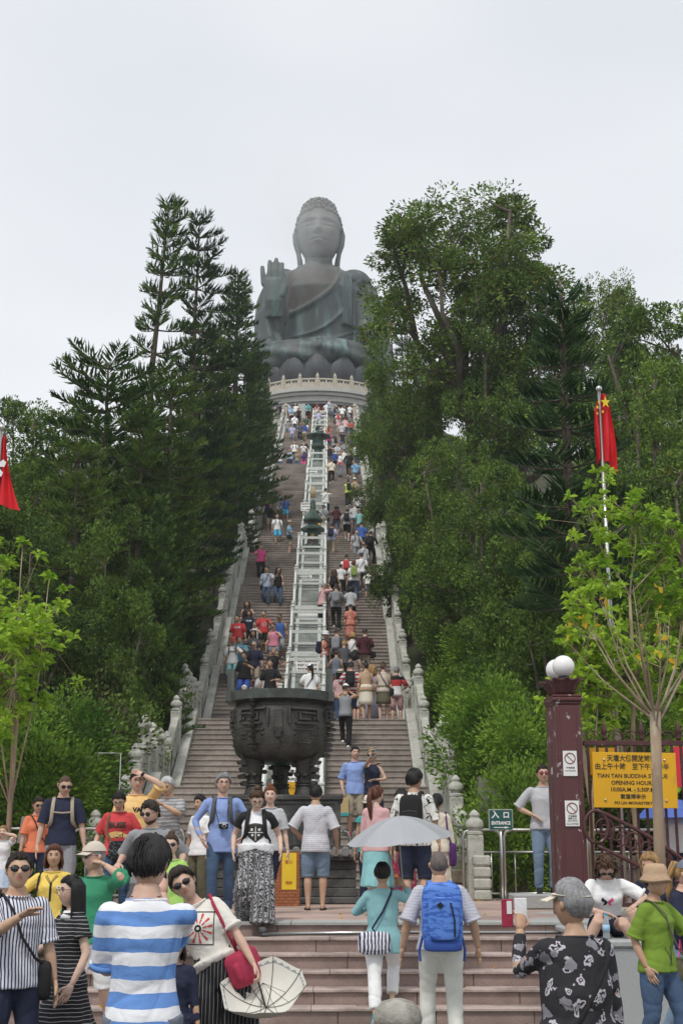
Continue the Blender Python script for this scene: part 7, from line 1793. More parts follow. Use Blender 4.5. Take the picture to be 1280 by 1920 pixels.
G = near('calif', 'curly-haired bearded man in a grey CALIFORNIA tee with sunglasses', 288, 1468, 14.95, rz=-.1, hyaw=-.35, skin='l', hair='dark', hstyle='curly', hpitch=.25, glasses='dark', top='grey', sleeve=.48, bot='dgrey', btype='shorts', blen=.55, fat=1.12, loose=1.6, feet=[(-.12, .05, 0), (.12, -.1, -.15)], shoes='dgrey', la=('t', (-.32, -.10, .90)), ra=('t', (.34, -.08, .90)))
V, Fc = text_mesh('CALIFORNIA', .075, .003); V[:, 1] -= (V[:, 0] / .22) ** 2 * .05; decal(G, *dense(V, Fc), M_ink, (0, G['hz'] + .36)); decal(G, *dense([(-.06, 0, 0), (-.04, .04, 0), (.03, .045, 0), (.07, .02, 0), (.05, -.02, 0), (-.05, -.02, 0)], [tuple(range(6))], .03), M_ink, (0, G['hz'] + .25))
bd = MB(); hv_, hf_, _, hd_ = head_geo(44, 34); kp = (hv_[:, 2] < -.058 + .35 * np.clip(np.abs(hv_[:, 0]) - .04, 0, 1)) & (hv_[:, 1] < .02) & ~((np.abs(hv_[:, 0]) < .022) & (hv_[:, 2] > -.064) & (hv_[:, 1] < -.05)) ; us = [f for f in hf_ if all(kp[i] for i in f)]; u_ = sorted({i for f in us for i in f}); mp2 = {a: i for i, a in enumerate(u_)}; bd.add((hv_ + hd_ * .0025)[u_], [tuple(mp2[i] for i in f) for f in us]); put('beard', bd.mesh('beard', hair_mat('brown'), smooth=True, xf=G['TH'], fix=False), G['root'])
G = near('whitehair', 'white-haired man in a grey striped polo eating behind the amber tee man', 318, 1450, 18.6, rz=-.3, skin='a', hair='white', hstyle='short', top=fabric('polo_grey_stripe', [(.24, .24, .25), (.42, .42, .43)], 'hstripe', 22, .35), sleeve=.48, hpitch=.35, ra=('t', (.05, -.30, 1.32), (1, 0, -.7)), bot='khaki', fat=1.05)
G = near('lime', 'woman in a lime green top with mirrored sunglasses beside the striped tee', 322, 1559, 14.4, fem=True, skin='p', hair='brown', hstyle='bun', glasses='dark', top='lime', sleeve=.3, bot='navy', neckw=.11, feet=[(-.1, 0, 0), (.1, -.1, 0)])
G = near('whiteblouse', 'woman in a white blouse and olive trousers with sunglasses on her head', 378, 1488, 18.4, rz=-.7, fem=True, skin='m', hair='black', hstyle='thick', glasses='ondome', top='white', bot='olive', sleeve=.40, fat=1.08, shoes='black', hem=-.10)
G = near('blueshirt', 'grey-haired man in a blue shirt and jeans with a camera on his chest', 419, 1446, 16.9, skin='l', hair='grey', hstyle='thick', glasses='clear', top='shirtblue', sleeve=.93, bot='denim', hyaw=.2, hem=-.16, la=('t', (-.245, -.10, .92), (-1, .5, 0)), ra=('t', (.255, -.10, .92), (1, .5, 0)), feet=[(-.10, -.08, 0), (.08, .10, 0)], shoes='red', loose=1.0)
for z in (.0, .10, .20, .30, .40): b = MB(); b.ball((0, 0, 0), .007, 6, 4); 
T = G['T']
pl = MB(); decal(G, *dense([(-.008, -.14, 0), (.008, -.14, 0), (.008, .48, 0), (-.008, .48, 0)], [(0, 1, 2, 3)], .05), fabric('placket_blue', [(.27, .38, .70)]), (0, G['hz']), name='placket')
t = join_world(G, 'camera', 'black compact camera hanging on the chest of the man in the blue shirt', 'camera'); C0 = T((.03, -.175, .16)); MB().box(C0[0] - .058, C0[0] + .058, C0[1] - .02, C0[1] + .02, C0[2] - .036, C0[2] + .036, bev=.008).obj('camera_body', bk, t); MB().tube([C0 + [.012, -.02, 0], C0 + [.012, -.05, 0]], .027, 16).obj('lens_barrel', mat('silver', (.55, .55, .56), .3, metal=.7), t, smooth=True); MB().ball(C0 + [.012, -.05, 0], (.018, .006, .018), 12, 8).obj('lens_glass', mat('sun_lens', (.01, .01, .01)), t, smooth=True); MB().box(C0[0] - .058, C0[0] + .058, C0[1] - .021, C0[1] + .021, C0[2] + .022, C0[2] + .040, bev=.004).obj('top_plate', mat('silver', (.5, .5, .5)), t)
for sg in (-1, 1): MB().tube([C0 + [sg * .055, 0, .03], T((sg * .075, -.16, .34)), T((sg * .085, -.11, .45)), T((sg * .075, .0, .525))], [(.005, .002)] * 4, 5).obj('neck_strap', bk, t)
t = backpack(G, 'dgrey', 'dark backpack worn by the man in the blue shirt', .30, .42, .14, strap='dgrey')
G = near('crest', 'woman with a brown bun looking down, black-crested white tee and patterned wide trousers', 482, 1453, 15.62, H=1.66, fem=True, skin='p', hair='brown', hstyle='bun', hpitch=.55, hyaw=.12, glasses='clear', top=fabric('raglan', [(.74, .74, .76), (.015, .015, .018)], 'plain'), sleeve=.0, bot=fabric('trousers_tribal', [(.035, .035, .038), (.40, .40, .41), (.26, .26, .27)], 'tribal', 15), btype='wide', hem=.13, fat=1.08, feet=[(-.08, .10, 0), (.10, -.30, -.10)], shoes='dgrey', la=('t', (-.27, -.02, .80)), ra=('t', (.30, -.05, .80)))
for i in (0, 1):   # black raglan sleeves
    s_, e_, w_ = G['arms'][i]; b = MB(); b.ball(s_ + [(.02, -.02)[i], 0, -.01], (.068, .070, .062), 12, 8); b.tube([s_ + nrm(s_ - e_) * .0, (s_ + e_) / 2], [.062, .066], 14); b.tube([s_, G['T']((( -.085, .085)[i], 0, .50))], [(.060, .058), (.030, .04)], 12); put('sleeve', remesh(b, 'sleeve', .011, [bk], 2), G['root'])
arc = [(math.sin(a) * r, math.cos(a) * r - .16, 0) for r in (.20, .232) for a in np.linspace(-.55, .55, 9)]; decal(G, *dense(arc, [(i, i + 1, 10 + i, 9 + i) for i in range(8)], .03), M_ink, (0, G['hz'] + .30))
sh1 = [(-.10, .08), (-.06, .06), (0, .075), (.06, .06), (.10, .08), (.115, .02), (.09, -.06), (.0, -.125), (-.09, -.06), (-.115, .02)]
for k_, mm_ in ((1.0, M_ink), (.88, M_white_p)):
    decal(G, *dense([(x * k_, z * k_, 0) for x, z in sh1], [tuple(range(10))], .03), mm_, (0, G['hz'] + .27)) if k_ == 1 else None
for x0, z0, x1, z1 in ((-.005, -.10, .005, .06), (-.09, -.012, .09, -.002), (-.06, .012, -.03, .04), (.03, .012, .06, .04), (-.05, -.05, -.025, -.025), (.025, -.05, .05, -.025)):
    o_ = decal(G, *dense([(x0, z0, 0), (x1, z0, 0), (x1, z1, 0), (x0, z1, 0)], [(0, 1, 2, 3)], .03), cmat('white'), (0, G['hz'] + .27)); o_.location = (0, -.002, 0)
t = backpack(G, 'black', 'black backpack on the woman in patterned wide trousers', .28, .38, .12)
G = near('redhair', 'red-haired person mostly hidden behind the patterned trousers, white sneakers', 510, 1467, 17.4, fem=True, skin='p', hair='red', hstyle='bun', top='lgrey', bot='navy', fx=-.02, feet=[(-.22, 0, 0), (-.05, .1, 0)], shoes='white', H=1.62)
chk = fabric('shirt_fine_check', [(.66, .66, .68), (.34, .36, .44)], 'check', 36, .17, warp=.02)
G = near('checked', 'man seen from behind in a checked white shirt, denim shorts and sandals', 592, 1467, 18.6, rz=PI, skin='m', hair='black', hstyle='short', top=chk, sleeve=.48, bot='ldenim', btype='shorts', blen=.56, sandals=True, shoes='black', hem=-.13, la=('t', (-.30, -.12, .88)), ra=('t', (.25, -.22, 1.02), (.6, 1, 0)), loose=1.5, fat=1.03)
G = near('pinktop', 'woman with a long brown ponytail in a pink blouse behind the silver umbrella', 704, 1467, 16.9, rz=PI - .55, fem=True, skin='p', hair='auburn', hstyle='pony', top='rose', sleeve=.6, bot='aqua', btype='skirt', blen=.62, shoes='white', feet=[(-.08, .1, 0), (.10, -.15, 0)], hyaw=-.1)
G = near('strawhat', 'person in a straw sun hat and teal top in front of the stair foot', 692, 1490, 19.6, rz=PI - .3, fem=True, skin='m', hair='dark', hstyle='long', hat='straw', hatc='cream', top='teal', sleeve=.1, bot='navy')
ps = fabric('shirt_scribble', [(.70, .69, .65), (.02, .02, .022)], 'scribble', 11, .022)
G = near('pattern', 'young man seen from behind in a white shirt with black scroll print and navy shorts', 775, 1437, 16.65, rz=PI - .25, hyaw=-.35, skin='m', hair='black', hstyle='thick', top=ps, sleeve=.46, bot='navy', btype='shorts', blen=.58, hem=-.10, fat=1.05, loose=1.4)
t = backpack(G, 'black', 'slim black backpack on the man in the scroll print shirt', .27, .44, .15)
G = near('cream', 'woman in a long cream dress with a black ponytail and purple bag', 818, 1484, 18.4, rz=PI - .2, fem=True, skin='m', hair='black', hstyle='pony', top='cream', bot='cream', btype='longdress', blen=.92, sleeve=.9, shoes='beige')
crossbag(G, 'purple', 'dark purple cloth bag on the shoulder of the cream dress woman', side=-1, w=.20, h=.34, d=.10, strapc='purple', cross=False, z=-.10)
G = near('multi', 'woman in a multicoloured skirt between the scroll shirt and the urn, mostly hidden', 752, 1474, 17.7, rz=PI, fem=True, skin='m', hair='black', hstyle='long', top='black', bot=fabric('skirt_multi', [(.30, .03, .08), (.03, .20, .30), (.70, .40, .05)], 'blotch', 22, .42), btype='skirt', blen=.85)
G = near('aqua', 'woman in an aqua cardigan and white trousers climbing the steps under a silver umbrella', 716, 1580, 14.05, H=1.60, rz=PI, fem=True, skin='m', hair='black', hstyle='short', top=fabric('aqua_knit', [(.24, .46, .49)]), sleeve=.93, bot='white', blen=.93, shoes='teal', feet=[(-.10, -.10, .0), (.10, .30, -.13, (.1, -1, -.6))], ra=('t', (.14, -.25, 1.04), (1, .5, -.6)), la=('t', (-.24, -.12, 1.27), (-.5, .3, -1)), hem=-.17, fat=1.1, curl=1.2, loose=1.2)
crossbag(G, fabric('bag_stripes', [(.66, .66, .72), (.015, .02, .06), (.2, .5, .5)], 'vstripe', 26, .42), 'striped white and navy shoulder bag on the aqua cardigan woman', side=1, w=.36, h=.24, d=.15, strapc='navy', front=.18, z=-.05, out=-.14)
# silver umbrella above her
wh = np.array(G['root'].location) + (rotm('Z', PI) @ (G['arms'][0][2] * G['k'])); apex = np.array(at(745, 1530, 14.05))
t = thing('silver_umbrella', 'silver grey umbrella tilted over the woman in the aqua cardigan', 'umbrella', tuple(apex)); ax = nrm(np.array([-.10, -.10, 1.])); e1 = nrm(np.array([1, 0, .12])); e2 = nrm(np.cross(ax, e1)); e1 = np.cross(e2, ax); M_um2 = mat('silver_umbrella', (.38, .39, .41), .45, .05, 4, metal=.25); RU = .55
def upt2(a, r): k = 1 - .06 * (1 - abs(math.cos(4 * a))) * r; return e1 * math.cos(a) * r * RU * k + e2 * math.sin(a) * r * RU * k - ax * (.23 * r ** 1.8)
for k in range(8):
    b = MB(); b.add([upt2((k + i / 6) * PI / 4, j / 6) + ax * .02 * math.sin(PI * i / 6) * -1 * (j / 6) for i in range(7) for j in range(7)], grid_faces(7, 7)); b.obj('canopy_panel', M_um2, t, smooth=True)
    MB().tube([upt2(k * PI / 4, j / 5) - ax * .006 for j in range(6)], .003, 4).obj('rib', M_steel, t)
MB().tube([ax * .05, wh - apex + np.array([0, 0, -.05])], .006, 6).obj('shaft', M_steel, t)
wcl = mat('wavy_blue_backpack', (.03, .10, .42), .6, .1, 9, .1, 60, col2=(.09, .22, .62), c2scale=16, c2pos=(.47, .5), stretch=(.5, 1, 2.2))
G = near('bluepack', 'elderly man with cropped hair seen from behind, pale striped polo and cream trousers', 822, 1586, 12.1, rz=PI, hyaw=.0, skin='m', hair='buzz', hstyle='buzz', top=fabric('polo_pale_stripe', [(.50, .50, .56), (.42, .42, .48)], 'hstripe', 40, .4), sleeve=.50, bot=fabric('cream_trousers', [(.62, .63, .58)]), btype='pants', fat=1.12, loose=1.6, hem=-.06, feet=[(-.12, .05, 0), (.11, -.16, 0)], la=('t', (-.34, -.05, .85)), ra=('t', (.34, -.02, .85)), shoes='grey')
t = backpack(G, wcl, 'bright blue wavy patterned backpack on the elderly man with cropped hair', .36, .56, .20, low=-.02, pocket=False); T = G['T']
b = MB(); rbox(b, T((0, .385, .23)), (.27, .05, .36), G['RT']); b.obj('front_panel', wcl, t, smooth=True)
MB().tube([T((-.06, .418, .36)), T((-.09, .425, .22)), T((-.09, .42, .08))], .008, 5).obj('zip', bk, t); b = MB(); rbox(b, T((0, .25, .0)), (.33, .26, .10), G['RT']); b.obj('base_panel', cmat('royal'), t, smooth=True)
MB().prism([(-.03, 0), (0, .03), (.03, 0), (0, -.03)], 0, .004).obj('patch', bk, t).location = tuple(T((.03, .418, .34)))
for sg in (-1, 1): MB().tube([T((sg * .17, .20, .08)), T((sg * .20, .16, -.05)), T((sg * .19, .15, -.14))], [(.012, .003)] * 3, 5).obj('loose_strap', cmat('royal'), t)
fl_m = fabric('blouse_floral', [(.030, .030, .034), (.50, .47, .52), (.25, .24, .27)], 'floral', 12, .40)
G = near('floral', 'grey-haired woman seen from behind in a black floral blouse photographing with a phone', 1072, 1640, 6.6, rz=PI + .30, hyaw=.35, hpitch=-.05, fem=True, skin='m', hair='grey', hstyle='thick', hat='visor', hatc='cream', top=fl_m, sleeve=.93, bot='lgrey', fat=1.28, loose=1.5, hem=-.12, la=None, ra=('t', (.16, -.34, 1.44), (.3, .2, -1)), neckw=.10, curl=.9)
G2 = G
t = phone(G, 'white phone in an open red case held up by the floral blouse woman', 1, 'white', up=(0, 0, 1), nrm_=(0, 1, 0), size=(.075, .15), off=.10, out=.0)
o = t.children[0]; q = MB(); w_ = G['arms'][1][2]; d_ = nrm(w_ - G['arms'][1][1]); c_ = w_ + d_ * .10; q.box(c_[0] + .045, c_[0] + .115, c_[1] - .012, c_[1] - .004, c_[2] - .08, c_[2] + .07, bev=.003).obj('red_case', cmat('crimson'), t); MB().box(c_[0] + .055, c_[0] + .085, c_[1] - .003, c_[1] + .0, c_[2] - .01, c_[2] + .06).obj('card', M_white_p, t)
T = G['T']; MB().tube([T(p) for p in [(-.15, .05, .50), (-.11, .155, .40), (-.02, .195, .27), (.08, .20, .12), (.20, .14, -.04)]], [(.012, .004)] * 5, 6, up=(0, 1, .2)).obj('bag_strap', bk, G['root'], smooth=True)
G = near('greentee', 'woman in a fern green tee and tan bucket hat walking past the planter', 1222, 1616, 10.9, rz=.75, fem=True, skin='m', hair='dark', hstyle='short', hat='bucket', hatc='tan', top=fabric('green_tee', [(.17, .27, .035)]), sleeve=.46, bot='denim', feet=walkB, la=('t', (-.20, -.02, .86), (-.3, 1, 0)), ra=('t', (.16, -.28, 1.08), (.8, .6, 0)), fat=1.05, hem=-.08, shoes='dgrey', hyaw=.15, loose=1.2)
crossbag(G, 'olive', 'olive shoulder bag of the fern green tee woman', side=1, w=.24, h=.2, strapc='olive', front=-.10)
Vb = []; Fb = []
for i in range(7):
    a = .9 + i * .22; o = len(Vb); L_ = .08 + .05 * (i % 3); Vb += [(0 + i * .012, 0, 0), (math.cos(a) * L_ + i * .012 + .004, math.sin(a) * L_, 0), (math.cos(a) * L_ + i * .012 - .004, math.sin(a) * L_ + .004, 0)]; Fb.append((o, o + 1, o + 2))
decal(G, *dense(Vb, Fb, .03), M_ink, (-.05, G['hz'] - .03))
G = near('navycap', 'woman in a dark cap and navy tee with a blond ponytail at the frame edge', 1258, 1601, 12.0, rz=.9, fem=True, skin='l', hair='blond', hstyle='pony', hat='cap', hatc='slate', top='navy', sleeve=.46, bot='ldenim', la=('t', (-.1, -.38, 1.15), (-.5, .5, -1)), ra=('t', (.18, -.36, 1.15)), lean=.18, feet=walkF)
t = join_world(G, 'handbag', 'hot pink handbag between the green tee and the frame edge', 'bag'); b = MB(); rbox(b, (-.16, -.10, .72), (.22, .12, .16)); b.obj('bag_body', cmat('hotpink'), t, smooth=True); MB().tube([(-.22, -.1, .78), (-.16, -.1, .98), (-.1, -.1, .78)], .007, 5).obj('strap', cmat('hotpink'), t)
# man behind the gate on a low block
t = thing('standing_block', 'low stone block behind the gate pier under the man with red sunglasses', 'block', (at(1030, 1640, 19.0).x, 19.0, .9)); MB().box(-.55, .55, -.28, .30, 0, .20, bev=.02).obj('stone', M_grey, t)
G = near('greyman', 'man in a grey tee with red mirrored sunglasses, hand on hip behind the gate pier', 1016, 1430, 19.0, g=1.10, skin='a', hair='dark', hstyle='short', glasses='red', top='lgrey', sleeve=.48, bot='ldenim', la=('t', (-.17, -.10, 1.03), (-1, .6, -.1)), fat=1.08, loose=1.4)
# seated on the planter
def seated(key, label, x, y, d, zseat, **kw):
    P = at(x, y, d); G = person(label, (P.x, d, zseat - .46), H=1.64, near=True, hip_z=.56, feet=kw.pop('feet', [(-.12, -.42, .0), (.12, -.46, .0)]), sit=True, **kw); NEAR[key] = G; return G
G = seated('curly', 'curly-haired woman with sunglasses seated on the planter wall in a white butterfly tee', 1130, 1612, 13.4, .87, rz=-.1, fem=True, skin='l', hair='brown', hstyle='curlylong', hlen=.8, glasses='dark', hpitch=.6, top='white', sleeve=.42, bot='navy', btype='shorts', blen=.34, lean=.28, shoes='dgrey', feet=[(-.30, -.40, .22), (.34, -.42, .22)], la=('t', (-.05, -.38, .72), (-1, .2, -.3)), ra=('t', (.26, -.38, .80), (1, .2, -.3)), seedn=4)
for sg in (-1, 1): decal(G, *dense([(0, 0, 0), (sg * .05, .045, 0), (sg * .065, .01, 0), (sg * .03, -.005, 0), (sg * .045, -.04, 0), (sg * .01, -.025, 0)], [(0, 1, 2, 3), (0, 3, 4, 5)], .02), cmat('hotpink') if sg > 0 else cmat('navy'), (0, G['hz'] + .26))
G = seated('kneebare', 'person with bare legs sitting on the planter behind the woman in the cap', 1235, 1650, 13.9, .87, rz=-.6, fem=True, skin='l', hair='blond', hstyle='long', hlen=.8, top='navy', sleeve=.9, bot='ldenim', btype='shorts', blen=.3, lean=.35, shoes='grey', feet=[(-.10, -.42, .24), (.14, -.40, .24)], seedn=9)
P = at(1134, 1735, 12.95); t = thing('water_bottle', 'clear plastic water bottle with a blue cap standing on the planter coping', 'bottle', (P.x, 12.92, .865)); MB().lathe([(.032, 0), (.034, .02), (.031, .06), (.034, .10), (.030, .15), (.013, .20), (.013, .215)], 16).obj('bottle_body', mat('clear_plastic', (.75, .85, .90), .12, .05, 3, spec=.6, trans=.7), t, smooth=True); MB().lathe([(.035, .07), (.035, .13)], 16).obj('bottle_label', mat('bottle_label', (.35, .55, .75), .5), t, smooth=True); MB().lathe([(.0155, .213), (.0155, .235)], 12).obj('cap', cmat('cyan'), t)
G = near('behindfence', 'person in a white top with dark hair under the blue parasol behind the fence', 1262, 1545, 18.0, fem=True, skin='m', hair='black', hstyle='bob', top='white', bot='navy', sleeve=.4, H=1.55)
# couple taking a selfie on the lowest flight
def stairspot(x, y, H):
    """tread on the stairs where somebody H tall would show the head top at x, y"""
    best = None
    for d in np.arange(24.6, 109, .05):
        P = at(x, y, d); e = abs(P.z - (ground(d) + H))
        if best is None or e < best[0]: best = (e, d)
    d = best[1]
    for s, e, h0, h1, n in FL:
        if s <= d < e: t = (e - s) / (n - 1); d = s + t * (int((d - s) / t) + .5)
    return at(x, y, d).x, d, ground(d)
loc = stairspot(665, 1393, 1.74); G = person('man in light blue shirt and khaki shorts posing for a selfie on the lowest flight', loc, H=1.74, skin='l', hair='black', near=True, top=fabric('shirt_light_blue', [(.25, .35, .66)]), sleeve=.48, bot='khaki', btype='shorts', blen=.58, shoes='crimson', hyaw=.2, la=('t', (-.24, -.08, .88)), ra=('t', (.40, .08, 1.35), (.3, 1, -.4)), hem=-.12, seedn=3, loose=1.3)
t = join_world(G, 'paper_bag', 'tan paper carrier bag with a green edge held by the selfie man', 'bag'); b = MB().box(-.36, -.12, -.20, -.10, .38, .72, bev=.01); b.obj('bag_body', mat('kraft_paper', (.48, .36, .18), .8, .08, 5), t); MB().box(-.365, -.115, -.205, -.095, .375, .45, bev=.01).obj('green_edge', cmat('teal'), t); MB().tube([(-.29, -.15, .72), (-.25, -.12, .80), (-.19, -.15, .72)], .005, 4).obj('handle', cmat('brown'), t)
x2, d2, z2 = loc; x3 = at(697, 1400, d2).x; G = person('woman in a navy jumpsuit with sunglasses holding the selfie phone', (x3, d2 + .02, z2), H=1.68, fem=True, skin='l', hair='blond', hstyle='bun', glasses='dark', near=True, top='navy', sleeve=0, bot='navy', btype='wide', shoes='beige', hyaw=-.3, la=('t', (-.02, -.48, 1.56), (-.6, 0, -1)), ra=('t', (.05, -.20, 1.10), (1, .3, -.3)), seedn=5, hem=.05)
phone(G, 'white phone held out by the selfie woman', 0, 'white', up=(0, 0, 1), nrm_=(0, 1, 0), off=.09)
# girl at the skirts of the striped tee
G = near('smallgirl', 'child in a navy top with white cuffs between the striped tee and the leaning woman', 336, 1745, 9.2, fem=True, skin='m', hair='black', hstyle='bob', top=fabric('navy_white_cuff', [CLR['navy'], (.7, .7, .7)], 'bands', extra=[(.60, .62, CLR['white']), (.66, .68, CLR['white'])]), bot='red', btype='shorts', sleeve=.9, fx=-.02)

